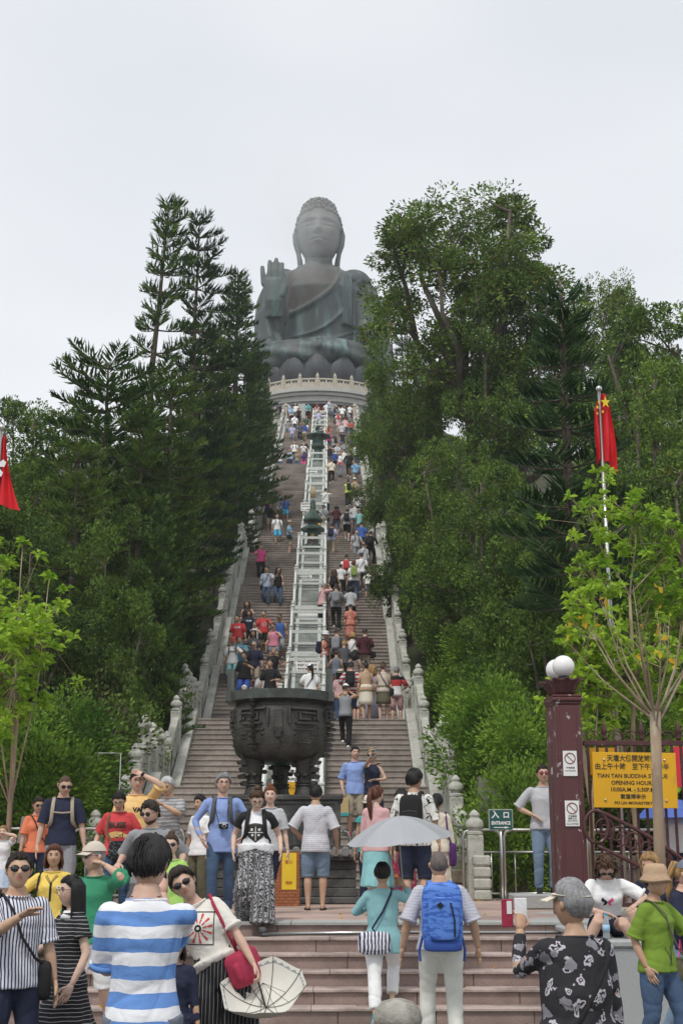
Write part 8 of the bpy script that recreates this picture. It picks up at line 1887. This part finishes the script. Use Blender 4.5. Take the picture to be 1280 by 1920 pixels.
# ============================================================ THE CROWD ON THE STAIRS
# x, y of the head top in the photograph, height, m/w/c, skin, hair colour, hair style, top, sleeve, bottom, kind of bottom, its length, facing (f towards us, a up the stairs, or an angle), extras, label
CR = '''489,1010,1.58,w,m,black,short,hotpink,.42,black,pants,1,f,,short-haired woman in a hot pink tee at the edge of the wide landing
501,1053,1.70,m,m,black,thick,paleblue,.8,denim,pants,1,f,cb:black,man in a pale blue shirt and jeans with a black bag across his front
521,1052,1.66,w,l,black,long,black,0,denim,pants,1,f,sun,woman in a black sleeveless top and jeans with windblown black hair
464,1115,1.62,w,m,dark,long,black,.02,black,shorts,.4,f,,long-haired woman in a black camisole behind the red tee man
447,1139,1.70,m,a,black,short,red,.45,grey,shorts,.55,f,pr,man in a red tee with white lettering near the pale string slab
467,1134,1.50,w,m,black,bob,navy,.4,black,shorts,.5,f,pr,girl in a navy printed tee between the two red tees
495,1131,1.62,m,a,black,short,red,.45,black,shorts,.5,f,ring,boy in a red tee with a white ring print and black shorts
478,1152,1.45,w,m,black,short,white,.02,lgrey,shorts,.5,f,,girl in a white tank top below the red ring tee
525,1137,1.76,m,t,black,short,blue,0,grey,shorts,.6,f,sun,man in a blue sleeveless shirt with sunglasses
514,1157,1.66,w,a,dark,short,pink,0,ldenim,shorts,.35,f,bsun,woman in a pink tank top and denim shorts with mirrored glasses
437,1182,1.75,m,l,dark,short,white,.46,aqua,shorts,.6,f,cap:red;bs;pr2,man in a red cap and white printed tee with aqua shorts
449,1184,1.66,m,a,black,short,cyan,.45,navy,shorts,.6,f,,boy in a cyan shirt behind the red cap man
475,1179,1.60,w,m,black,long,dgrey,.5,black,pants,1,f,,black-haired woman in charcoal above the navy polo man
478,1191,1.74,m,l,grey,bald,navy,.46,khaki,shorts,.55,f,sun,balding man in a navy polo with khaki shorts and sunglasses
460,1208,1.74,m,m,black,thick,black,.46,royal,shorts,.6,f,gl,stout man with glasses in a black tee and royal blue shorts
513,1201,1.64,w,l,blond,short,black,.1,ldenim,shorts,.35,f,out;cb:black,short blond woman in black with denim shorts holding an arm out
507,1232,1.68,m,m,black,thick,black,.45,denim,pants,1,f,,young man in a black tee behind the grey tee man
496,1249,1.76,m,l,brown,short,lgrey,.46,khaki,shorts,.6,f,gl,man with glasses in a light grey tee just above the urn rim
459,1268,1.58,w,l,white,short,white,.45,navy,pants,1,f,sun,white-haired woman with dark glasses in white above the urn rim
503,921,1.66,w,m,dark,long,purple,.5,black,pants,1,f,,woman in a purple plaid shirt half under the conifer branches
507,936,1.72,w,l,blond,short,navy,.45,khaki,shorts,.6,f,,person in a navy tee and khaki shorts under the conifer branches
525,914,1.68,w,l,brown,bun,lgrey,.3,white,shorts,.35,f,sun,woman in a grey tee and short white shorts with sunglasses
535,924,1.52,c,m,dark,short,blue,.45,cyan,shorts,.55,f,,boy in a blue jersey and bright blue shorts
520,957,1.68,m,m,black,short,white,.45,cyan,shorts,.55,f,bs,man in a white tee and cyan shorts with backpack straps
543,974,1.76,m,l,grey,short,sky,.46,khaki,shorts,.55,1.2,straw:khaki;cb:black,man in a sun hat and blue shirt with a black camera bag
525,839,1.66,w,m,black,short,white,.5,denim,pants,1,f,cb:maroon,woman in a white shirt with a maroon bag at the landing edge
543,837,1.62,w,m,black,short,paleblue,.9,navy,skirt,.6,f,,woman in a pale blue blouse and navy skirt
552,821,1.72,m,m,black,short,white,.45,black,pants,1,f,bs,man in a white tee with backpack straps holding a camera
557,840,1.58,w,m,dark,short,khaki,.3,denim,pants,1,f,cap:yellow,person with a yellow headband and patterned top
569,829,1.50,c,p,blond,bob,white,.3,grey,pants,1,f,,blond child in white beside the middle railing
571,820,1.74,m,m,black,short,black,.45,dgrey,pants,1,f,cap:black,man in a black cap and black tee beside the middle railing
570,840,1.52,w,m,black,bob,purple,.4,hotpink,pants,1,f,,woman in a dark purple top and hot pink trousers
540,785,1.66,w,m,dark,short,grey,.4,ldenim,shorts,.35,f,cap:white,woman in a white cap and grey top with bare legs
548,791,1.64,m,m,dark,short,lav,.5,slate,shorts,.7,f,,person in a pale plaid shirt and slate shorts
552,776,1.74,m,l,black,short,white,.45,denim,pants,1,a,sl,man in a white tee and jeans with a sling strap
563,788,1.62,w,m,black,long,dgrey,.4,black,pants,1,f,,long-haired woman in charcoal and black beside the blue hoodie
571,787,1.62,w,m,black,long,royal,.8,khaki,skirt,.4,f,,long-haired woman in a royal blue hoodie
574,775,1.62,m,m,black,short,dkgreen,.4,white,shorts,.5,f,,person in a dark green tee behind the royal blue hoodie
540,753,1.72,m,m,black,short,paleblue,.8,slate,pants,1,a,,man in a pale blue shirt near the stair head
547,761,1.72,m,m,dark,short,white,.4,black,pants,1,a,bp:sky,person with a sky blue backpack near the stair head
554,751,1.72,m,m,grey,short,white,.4,navy,pants,1,f,,grey-haired man in white near the stair head
560,763,1.68,w,m,black,short,black,.2,black,pants,1,a,,woman in black leaning near the stair head
578,753,1.68,w,l,dark,short,aqua,.4,black,pants,1,a,bp:teal,woman with a teal backpack beside the top middle rail
594,756,1.60,w,l,red,long,rose,.3,white,shorts,.4,a,,person with pinkish hair in rose between the top middle rails
597,769,1.66,m,m,dark,short,lav,.5,white,shorts,.5,a,,person in a pale checked shirt between the upper middle rails
612,753,1.70,m,l,brown,short,white,.4,khaki,shorts,.55,a,,person in white and khaki at the stair head, sign side
617,747,1.74,m,l,dark,short,paleblue,.5,slate,pants,1,.9,,man in a pale blue shirt leaning on the top railing
620,763,1.74,m,l,brown,short,slate,.4,khaki,shorts,.55,a,bp:dgrey,man with a charcoal backpack and khaki shorts near the stair head
627,759,1.70,m,m,dark,short,lgrey,.4,navy,pants,1,a,bp:navy,person with a navy backpack near the stair head
632,757,1.70,w,m,black,short,white,.4,black,pants,1,a,bp:black,woman in white with a black backpack near the stair head
634,772,1.66,w,m,dark,short,white,.3,rose,skirt,.5,a,bp:red,woman with a bright red backpack
641,759,1.68,m,m,black,short,white,.4,khaki,pants,1,a,,person in a white tee between the red backpack and the balustrade
646,757,1.72,m,t,black,short,dkgreen,.4,dgrey,pants,1,a,,man in a dark green tee at the stair head
648,773,1.62,w,m,black,bob,maroon,.4,lav,skirt,.5,a,,woman in a maroon top beside the balustrade near the top
652,769,1.70,m,m,grey,short,grey,.4,slate,pants,1,a,,man in grey beside the balustrade near the top
655,757,1.68,m,m,black,short,white,.8,black,pants,1,a,,man in a white shirt at the balustrade near the top
647,782,1.70,m,m,black,short,rose,.5,denim,pants,1,a,,person in a rose pink shirt and jeans on the topmost flights
658,787,1.25,c,m,black,short,red,.4,denim,pants,1,a,,small child in a red tee holding the balustrade
640,791,1.72,m,m,grey,short,lgrey,.5,khaki,pants,1,a,,man in a pale grey shirt above the straw hat woman
616,796,1.64,w,l,red,long,coral,.3,slate,shorts,.4,a,,auburn-haired woman in coral beside the middle railing
601,800,1.66,m,l,grey,short,navy,.4,navy,pants,1,a,straw:beige,person with a beige sun hat between the middle rails above the bronze lantern
616,806,1.72,w,l,brown,short,hotpink,.5,denim,pants,1,a,bp:dgrey,person in hot pink under a big charcoal backpack
628,815,1.62,w,l,black,long,lgrey,.3,denim,shorts,.4,a,bp:black,long-haired woman with a small black backpack
642,807,1.68,w,l,blond,short,black,.2,ldenim,shorts,.35,a,straw:cream,woman in a round straw hat and black top
659,806,1.62,w,m,black,bob,dgrey,.5,purple,skirt,.45,f,sun,woman in a dark flowered dress facing down with a hand at her face
632,829,1.66,w,l,blond,short,white,.4,lgrey,pants,1,a,bp:lgrey,blond person with a pale grey backpack
645,826,1.68,m,m,black,short,grey,.45,navy,pants,1,a,,man in a plain grey tee in the thick of the upper crowd
618,831,1.64,w,l,brown,bun,black,0,ldenim,shorts,.3,a,up,woman in a black tank top and short denim shorts photographing
626,842,1.70,m,m,black,short,royal,.45,black,pants,1,a,,man in a royal blue tee beside the photographing woman
637,846,1.66,w,p,blond,bob,white,.8,ldenim,pants,1,1.3,cb:red,blond woman in a white blouse and blue jeans
645,841,1.70,m,m,black,short,white,.45,grey,pants,1,a,,man in a white tee behind the blond woman in jeans
654,844,1.82,m,l,dark,short,black,.46,black,pants,1,a,,tall man dressed all in black on the landing edge
660,836,1.66,w,l,brown,short,white,.4,denim,pants,1,a,bp:navy,woman in white with a navy backpack beside the man in black
667,830,1.72,m,l,black,short,white,.45,slate,pants,1,a,sl,man in a white tee with a dark sling at the balustrade
668,841,1.60,w,m,grey,short,aqua,.3,grey,pants,1,a,,short person in pale aqua touching the balustrade
621,859,1.62,w,m,black,short,cream,.5,black,pants,1,a,cb:tan,stooped woman in cream and black with a tan bag
666,861,1.66,m,m,dark,short,sky,.4,khaki,shorts,.6,a,cb:purple,person in sky blue with a purple waist bag
653,895,1.70,w,m,black,bun,neon,.2,black,pants,1,a,bp:black,woman in a neon yellow top with a black backpack
665,894,1.68,w,m,grey,short,lgrey,.5,khaki,pants,1,a,straw:white;bp:tan,person in a white hat with a tan backpack
671,922,1.70,m,m,grey,short,white,.45,black,pants,1,a,rail,man in a white tee holding the balustrade with a stretched arm
610,913,1.74,m,m,black,short,white,.45,denim,pants,1,a,up;sl,man in a white tee and jeans photographing at the middle railing
665,941,1.76,m,l,grey,short,S,.45,dgrey,pants,1,a,cap:grey;rail,man in a striped tee and grey cap holding the balustrade
608,944,1.64,w,m,black,short,grey,.4,beige,pants,1,a,cb:black,woman in grey with a black bag leaning on the middle railing
595,957,1.60,w,m,black,curly,yellow,.4,dgrey,pants,1,a,,curly-haired woman in a yellow scarf behind the two-roofed censer
631,946,1.62,w,m,black,bob,maroon,.4,denim,pants,.7,a,,woman in a crimson tee and cropped jeans
650,951,1.74,m,l,black,short,lgrey,.45,black,shorts,.55,a,bp:black,man in a grey tee and black shorts with a black backpack
675,951,1.74,m,m,dark,short,aqua,.45,grey,pants,1,a,cap:lgrey,man in a pale aqua tee and light cap by the balustrade
677,974,1.74,m,m,black,short,blue,.45,dgrey,pants,1,a,,man whose tee is solid royal blue across the back
667,991,1.70,m,l,black,short,lgrey,.45,grey,pants,1,.5,bp:black,man in a grey tee leaning with a round black backpack
694,991,1.66,m,m,black,short,black,.6,black,pants,1,a,bp:black,man all in black with a black backpack against the balustrade
681,1013,1.60,w,m,dark,short,lgrey,.8,dgrey,pants,1,a,cap:rose;sl,person in a pink cap and pale grey plaid shirt
621,979,1.76,m,m,black,short,lav,.5,khaki,pants,.8,a,bp:navy,man in a blue plaid shirt with a navy backpack and khaki trousers
649,1036,1.62,m,m,black,short,white,.45,black,pants,1,a,cap:black;bp:red,boy in a black cap with a red and white backpack
678,1035,1.70,m,m,black,short,white,.45,dgrey,pants,1,a,sl,man in a white polo and dark trousers with a thin strap
663,1048,1.68,w,l,auburn,curly,white,.4,denim,pants,1,a,bp:fern,woman with a grey and neon backpack and tight jeans
639,1056,1.32,c,m,black,short,white,.4,black,pants,1,a,,child in a white tee and black trousers below the black cap boy
689,1067,1.18,c,m,black,short,white,.42,grey,shorts,.5,a,cap:green,small boy in a green headband and white flower tee
626,1065,1.64,w,l,brown,long,black,0,black,shorts,.4,a,bp:black,woman with brown hair and bare shoulders wearing a black backpack
657,1095,1.66,w,m,black,bob,lgrey,.46,black,shorts,.5,a,,short black-haired person in a plain pale grey tee
630,1092,1.78,m,m,black,short,grey,.45,black,pants,1,a,bp:grey,man in a grey tee and black joggers with a grey sling bag
603,1090,1.76,m,l,grey,short,rose,.46,navy,shorts,.6,.9a,up;sl,man in a pale pink tee photographing over the middle railing
657,1129,1.62,w,m,black,short,F,.4,F,skirt,.55,a,,woman in a coral flowered dress
631,1172,1.78,m,l,dark,short,dgrey,.45,black,shorts,.55,a,bp:grey,man in a charcoal tee with a big grey backpack
609,1182,1.66,w,l,blond,short,coral,0,grey,shorts,.6,1.0,straw:white;bp:navy,woman in a white sun hat with a navy backpack at the middle railing
684,1172,1.78,m,l,dark,short,maroon,.46,khaki,pants,1,a,cb:black,man in a maroon tee with a black hip bag and khaki trousers
662,1183,1.68,w,p,blond,bob,white,.0,ldenim,shorts,.4,a,sl,blond woman in a white tank top with a strap
645,1194,1.62,w,l,blond,bun,dgrey,.4,slate,pants,1,a,,woman with a blond bun in a charcoal tee
630,1214,1.66,w,m,dark,bun,slate,0,slate,skirt,.55,a,,woman with a dark bun in a sleeveless slate blue dress
664,1211,1.66,w,a,black,curlylong,S2,.0,S2,skirt,.5,a,,woman with long curly black hair in a dark striped dress
657,1236,1.78,m,l,dark,short,S3,.46,navy,shorts,.6,a,cap:navy;bp:black,man in a navy cap and red-white striped tee with a black backpack
686,1237,1.66,w,a,dark,bun,tan,0,cream,skirt,.5,a,,tanned woman with bare shoulders and a bun
698,1241,1.70,w,l,blond,curlylong,lav,0,lav,longdress,.9,a,hip,woman with wavy blond hair in a long grey lavender dress
718,1239,1.66,w,l,brown,bun,beige,0,olive,skirt,.45,a,cb:black,woman in beige and an olive dotted skirt by the balustrade
742,1245,1.76,m,l,grey,short,B,.46,rose,shorts,.5,a,cap:grey,man in a black, red and white block tee and pale pink shorts
677,1255,1.50,w,l,blond,long,tan,.0,white,shorts,.4,a,,girl with long blond hair and short white shorts
639,1252,1.64,w,m,black,long,S4,.6,denim,pants,1,a,straw:beige,woman in a beige sun hat and red pinstriped blouse
628,1263,1.60,w,l,brown,long,white,.4,denim,pants,1,a,,woman with long brown hair in white behind the urn handle
647,1282,1.70,m,m,black,short,grey,.0,black,pants,1,a,cap:white;up,man in a white cap and grey sleeveless shirt photographing from the lower flight
582,1241,1.64,w,m,black,pony,white,.42,black,pants,1,a,cap:white;sl,woman in a white cap and tee with a crossed black strap at the middle rail'''
fabric('cloth_S', [CLR['white'], CLR['slate']], 'hstripe', 15, .4); MATS['cloth_S2'] = fabric('cloth_S2', [(.10, .08, .08), (.45, .35, .32)], 'hstripe', 20, .3)
MATS['cloth_S3'] = fabric('cloth_S3', [(.6, .6, .62), (.45, .03, .05)], 'hstripe', 9, .45); MATS['cloth_S4'] = fabric('cloth_S4', [(.6, .55, .55), (.45, .05, .08)], 'hstripe', 30, .4)
MATS['cloth_F'] = fabric('cloth_F', [CLR['coral'], (.12, .18, .08), (.75, .55, .45)], 'blotch', 18, .38); MATS['cloth_B'] = fabric('cloth_B', [CLR['white']], 'bands', extra=[(1.30, 2, CLR['black']), (1.12, 1.30, CLR['red'])])
for k_ in ('S', 'S2', 'S3', 'S4', 'F', 'B'): CLR[k_] = (.5, .5, .5)
for k_, m_ in list(MATS.items()): pass
GROUPF = 'visitors on the stairs'
for li, line in enumerate(CR.split('\n')):
    f = line.split(','); x, y, H = int(f[0]), int(f[1]), float(f[2]); kind, skin, hair, hs_, top, slv, bot, bt, bl, fc, ex = f[3:14]; label = ','.join(f[14:])
    lo, d, z = stairspot(x, y, H + .02); rr = random.Random(li)
    away = fc.endswith('a'); rz = PI if fc == 'a' else 0 if fc == 'f' else (PI - .9 if fc == '.9a' else float(fc))
    rz += rr.uniform(-.25, .25); ex = dict((q.split(':') + [''])[:2] for q in ex.split(';') if q)
    loc = (lo, d, z); onflight = any(s < d < e - .3 for s, e, *_ in FL)
    st_ = .26; sw_ = rr.choice((0, 1))
    if away and onflight: ft = [(-.09, -.26, .16), (.09, .02, 0)] if sw_ else [(-.09, .02, 0), (.09, -.26, .16)]
    elif onflight and fc == 'f': ft = [(-.09, -.22, -.16 * .9), (.09, .04, 0)] if sw_ else [(-.09, .04, 0), (.09, -.22, -.16 * .9)]
    else: ft = [(-.10, -.06, 0), (.10, .06, 0)]
    la = ra = None
    if 'up' in ex: la, ra = ('t', (-.07, -.30, 1.52), (-1, .2, -.7)), ('t', (.07, -.30, 1.52), (1, .2, -.7))
    elif 'rail' in ex: la = ('t', (-.52, -.18, 1.15), (-.2, .3, -1))
    elif 'out' in ex: ra = ('t', (.45, -.15, 1.02), (.2, .3, -1))
    elif 'hip' in ex: la = ('t', (-.20, -.06, 1.02), (-1, .5, 0))
    else:
        c = rr.random()
        if c < .25: la = ('t', (-.16, -.28, 1.08), (-.8, .6, -.6))
        elif c < .5: ra = ('t', (.16, -.28, 1.08), (.8, .6, -.6))
        elif c < .6: la, ra = ('t', (-.06, -.28, 1.22), (-.8, .3, -.9)), ('t', (.06, -.28, 1.22), (.8, .3, -.9))
    hat = hatc = None
    for h_ in ('cap', 'straw'):
        if h_ in ex: hat, hatc = h_, ex[h_]
    gl = 'dark' if 'sun' in ex or 'bsun' in ex else 'clear' if 'gl' in ex else None
    G = person(label, loc, rz=rz, H=H * .99, fem=kind == 'w', skin=skin, hair=hair, hstyle=hs_, top=MATS['cloth_' + top] if top in ('S', 'S2', 'S3', 'S4', 'F', 'B') else top, sleeve=float(slv), bot=MATS['cloth_' + bot] if bot in ('S2', 'F') else bot,
               btype={'pants': 'pants', 'shorts': 'shorts', 'skirt': 'skirt', 'longdress': 'longdress'}[bt], blen=float(bl), shoes=rr.choice(['black', 'white', 'dgrey', 'grey', 'brown', 'white']), la=la, ra=ra, feet=ft, hat=hat, hatc=hatc or 'white', glasses=gl,
               group=GROUPF, hpitch=rr.uniform(.15, .4) if fc == 'f' else rr.uniform(-.1, .25), hyaw=rr.uniform(-.4, .4), lean=rr.uniform(.02, .16) if away else rr.uniform(-.02, .06), fat=rr.uniform(.94, 1.14) * (1.15 if 'stout' in label else 1), seedn=li, loose=rr.uniform(.9, 1.5), near=y > 1125 and y < 1290 and False)
    T = G['T']; sl_ = label.split(' ')
    who = label
    def short(): w = label.replace('with a ', '').split(' '); return ' '.join(w[:9])
    if 'bp' in ex: backpack(G, ex['bp'], f"{ex['bp'].replace('dgrey', 'charcoal').replace('lgrey', 'pale grey').replace('fern', 'grey and neon')} backpack on the {short()}", .27, .42, .15, pocket=y > 950)
    if 'cb' in ex: crossbag(G, ex['cb'], f"{ex['cb']} bag of the {short()}", side=rr.choice((-1, 1)) if away else -1, front=-.05 if not away else .05)
    if 'bs' in ex:
        for sg in (-1, 1): MB().tube([T(p) for p in [(sg * .10, .0, .525), (sg * .105, -.10, .45), (sg * .11, -.15, .34), (sg * .13, -.13, .22)]], [(.022, .006)] * 4, 5).obj('shoulder_strap', cmat('dgrey'), G['root'])
    if 'sl' in ex: MB().tube([T(p) for p in [(-.10, .03, .52), (-.07, .115, .44), (.02, .15, .28), (.14, .13, .10)]], [(.012, .004)] * 4, 5, up=(0, 1, .2)).obj('sling_strap', bk, G['root']); MB().tube([T(p) for p in [(-.10, .0, .52), (-.07, -.13, .42), (.02, -.16, .28), (.15, -.13, .10)]], [(.012, .004)] * 4, 5, up=(0, 1, .2)).obj('sling_strap', bk, G['root'])
    if 'up' in ex: phone(G, f'dark phone raised by the {short()}', 0, 'black', nrm_=(0, 1, 0))
    if 'pr' in ex: decal(G, *dense(*text_mesh('CLUB', .09, .004)), M_white_p, (0, G['hz'] + .34))
    if 'pr2' in ex: decal(G, *dense([(-.09, -.03, 0), (.09, -.03, 0), (.09, .04, 0), (-.09, .04, 0)], [(0, 1, 2, 3)]), fabric('print_sunset', [(.10, .40, .45), (.65, .25, .05)], 'hstripe', 14, .4), (0, G['hz'] + .32))
    if 'ring' in ex: decal(G, [(math.cos(a) * r, math.sin(a) * r, 0) for r in (.07, .085) for a in np.linspace(0, 6.283, 17)[:-1]], [(i, (i + 1) % 16, 16 + (i + 1) % 16, 16 + i) for i in range(16)], M_white_p, (0, G['hz'] + .26)); decal(G, *dense(*text_mesh('88', .05, .003)), M_white_p, (0, G['hz'] + .26))

# ============================================================ AIR
def volume(name, dens, col, noise=None, aniso=0.):
    m = bpy.data.materials.new(name); m.use_nodes = True; t = m.node_tree; t.nodes.clear(); o = t.nodes.new('ShaderNodeOutputMaterial'); v = t.nodes.new('ShaderNodeVolumePrincipled')
    v.inputs['Color'].default_value = hexc(col); v.inputs['Density'].default_value = dens; v.inputs['Anisotropy'].default_value = aniso; t.links.new(v.outputs[0], o.inputs['Volume'])
    if noise: noise(t, v)
    return m
hz_m = volume('haze_air', .0004, (.93, .95, .97))
tag(MB().box(-190, 190, -32, 250, float(min(v[2] for v in tv)) - 1, 70).obj('haze', hz_m), kind='stuff')
def cloudy(t, v):
    co = t.nodes.new('ShaderNodeTexCoord'); g = t.nodes.new('ShaderNodeVectorMath'); g.operation = 'LENGTH'; t.links.new(co.outputs['Object'], g.inputs[0])
    n = t.nodes.new('ShaderNodeTexNoise'); n.inputs['Scale'].default_value = 1.6; n.inputs['Detail'].default_value = 4; t.links.new(co.outputs['Object'], n.inputs['Vector'])
    a = t.nodes.new('ShaderNodeMath'); a.operation = 'MULTIPLY_ADD'; t.links.new(n.outputs[0], a.inputs[0]); a.inputs[1].default_value = 1.5; t.links.new(g.outputs['Value'], a.inputs[2])
    r = t.nodes.new('ShaderNodeMapRange'); r.inputs['From Min'].default_value = .75; r.inputs['From Max'].default_value = 1.6; r.inputs['To Min'].default_value = .085; r.inputs['To Max'].default_value = 0; t.links.new(a.outputs[0], r.inputs[0]); t.links.new(r.outputs[0], v.inputs['Density'])
m_ = MB().ball((0, 0, 0), (1, 1, 1), 24, 16); o = m_.obj('mist', volume('drifting_mist', .03, (.995, .997, 1), cloudy)); o.location = (-2.0, 111.9, 59.5); o.scale = (6.0, 4.4, 8.5); tag(o, kind='stuff')
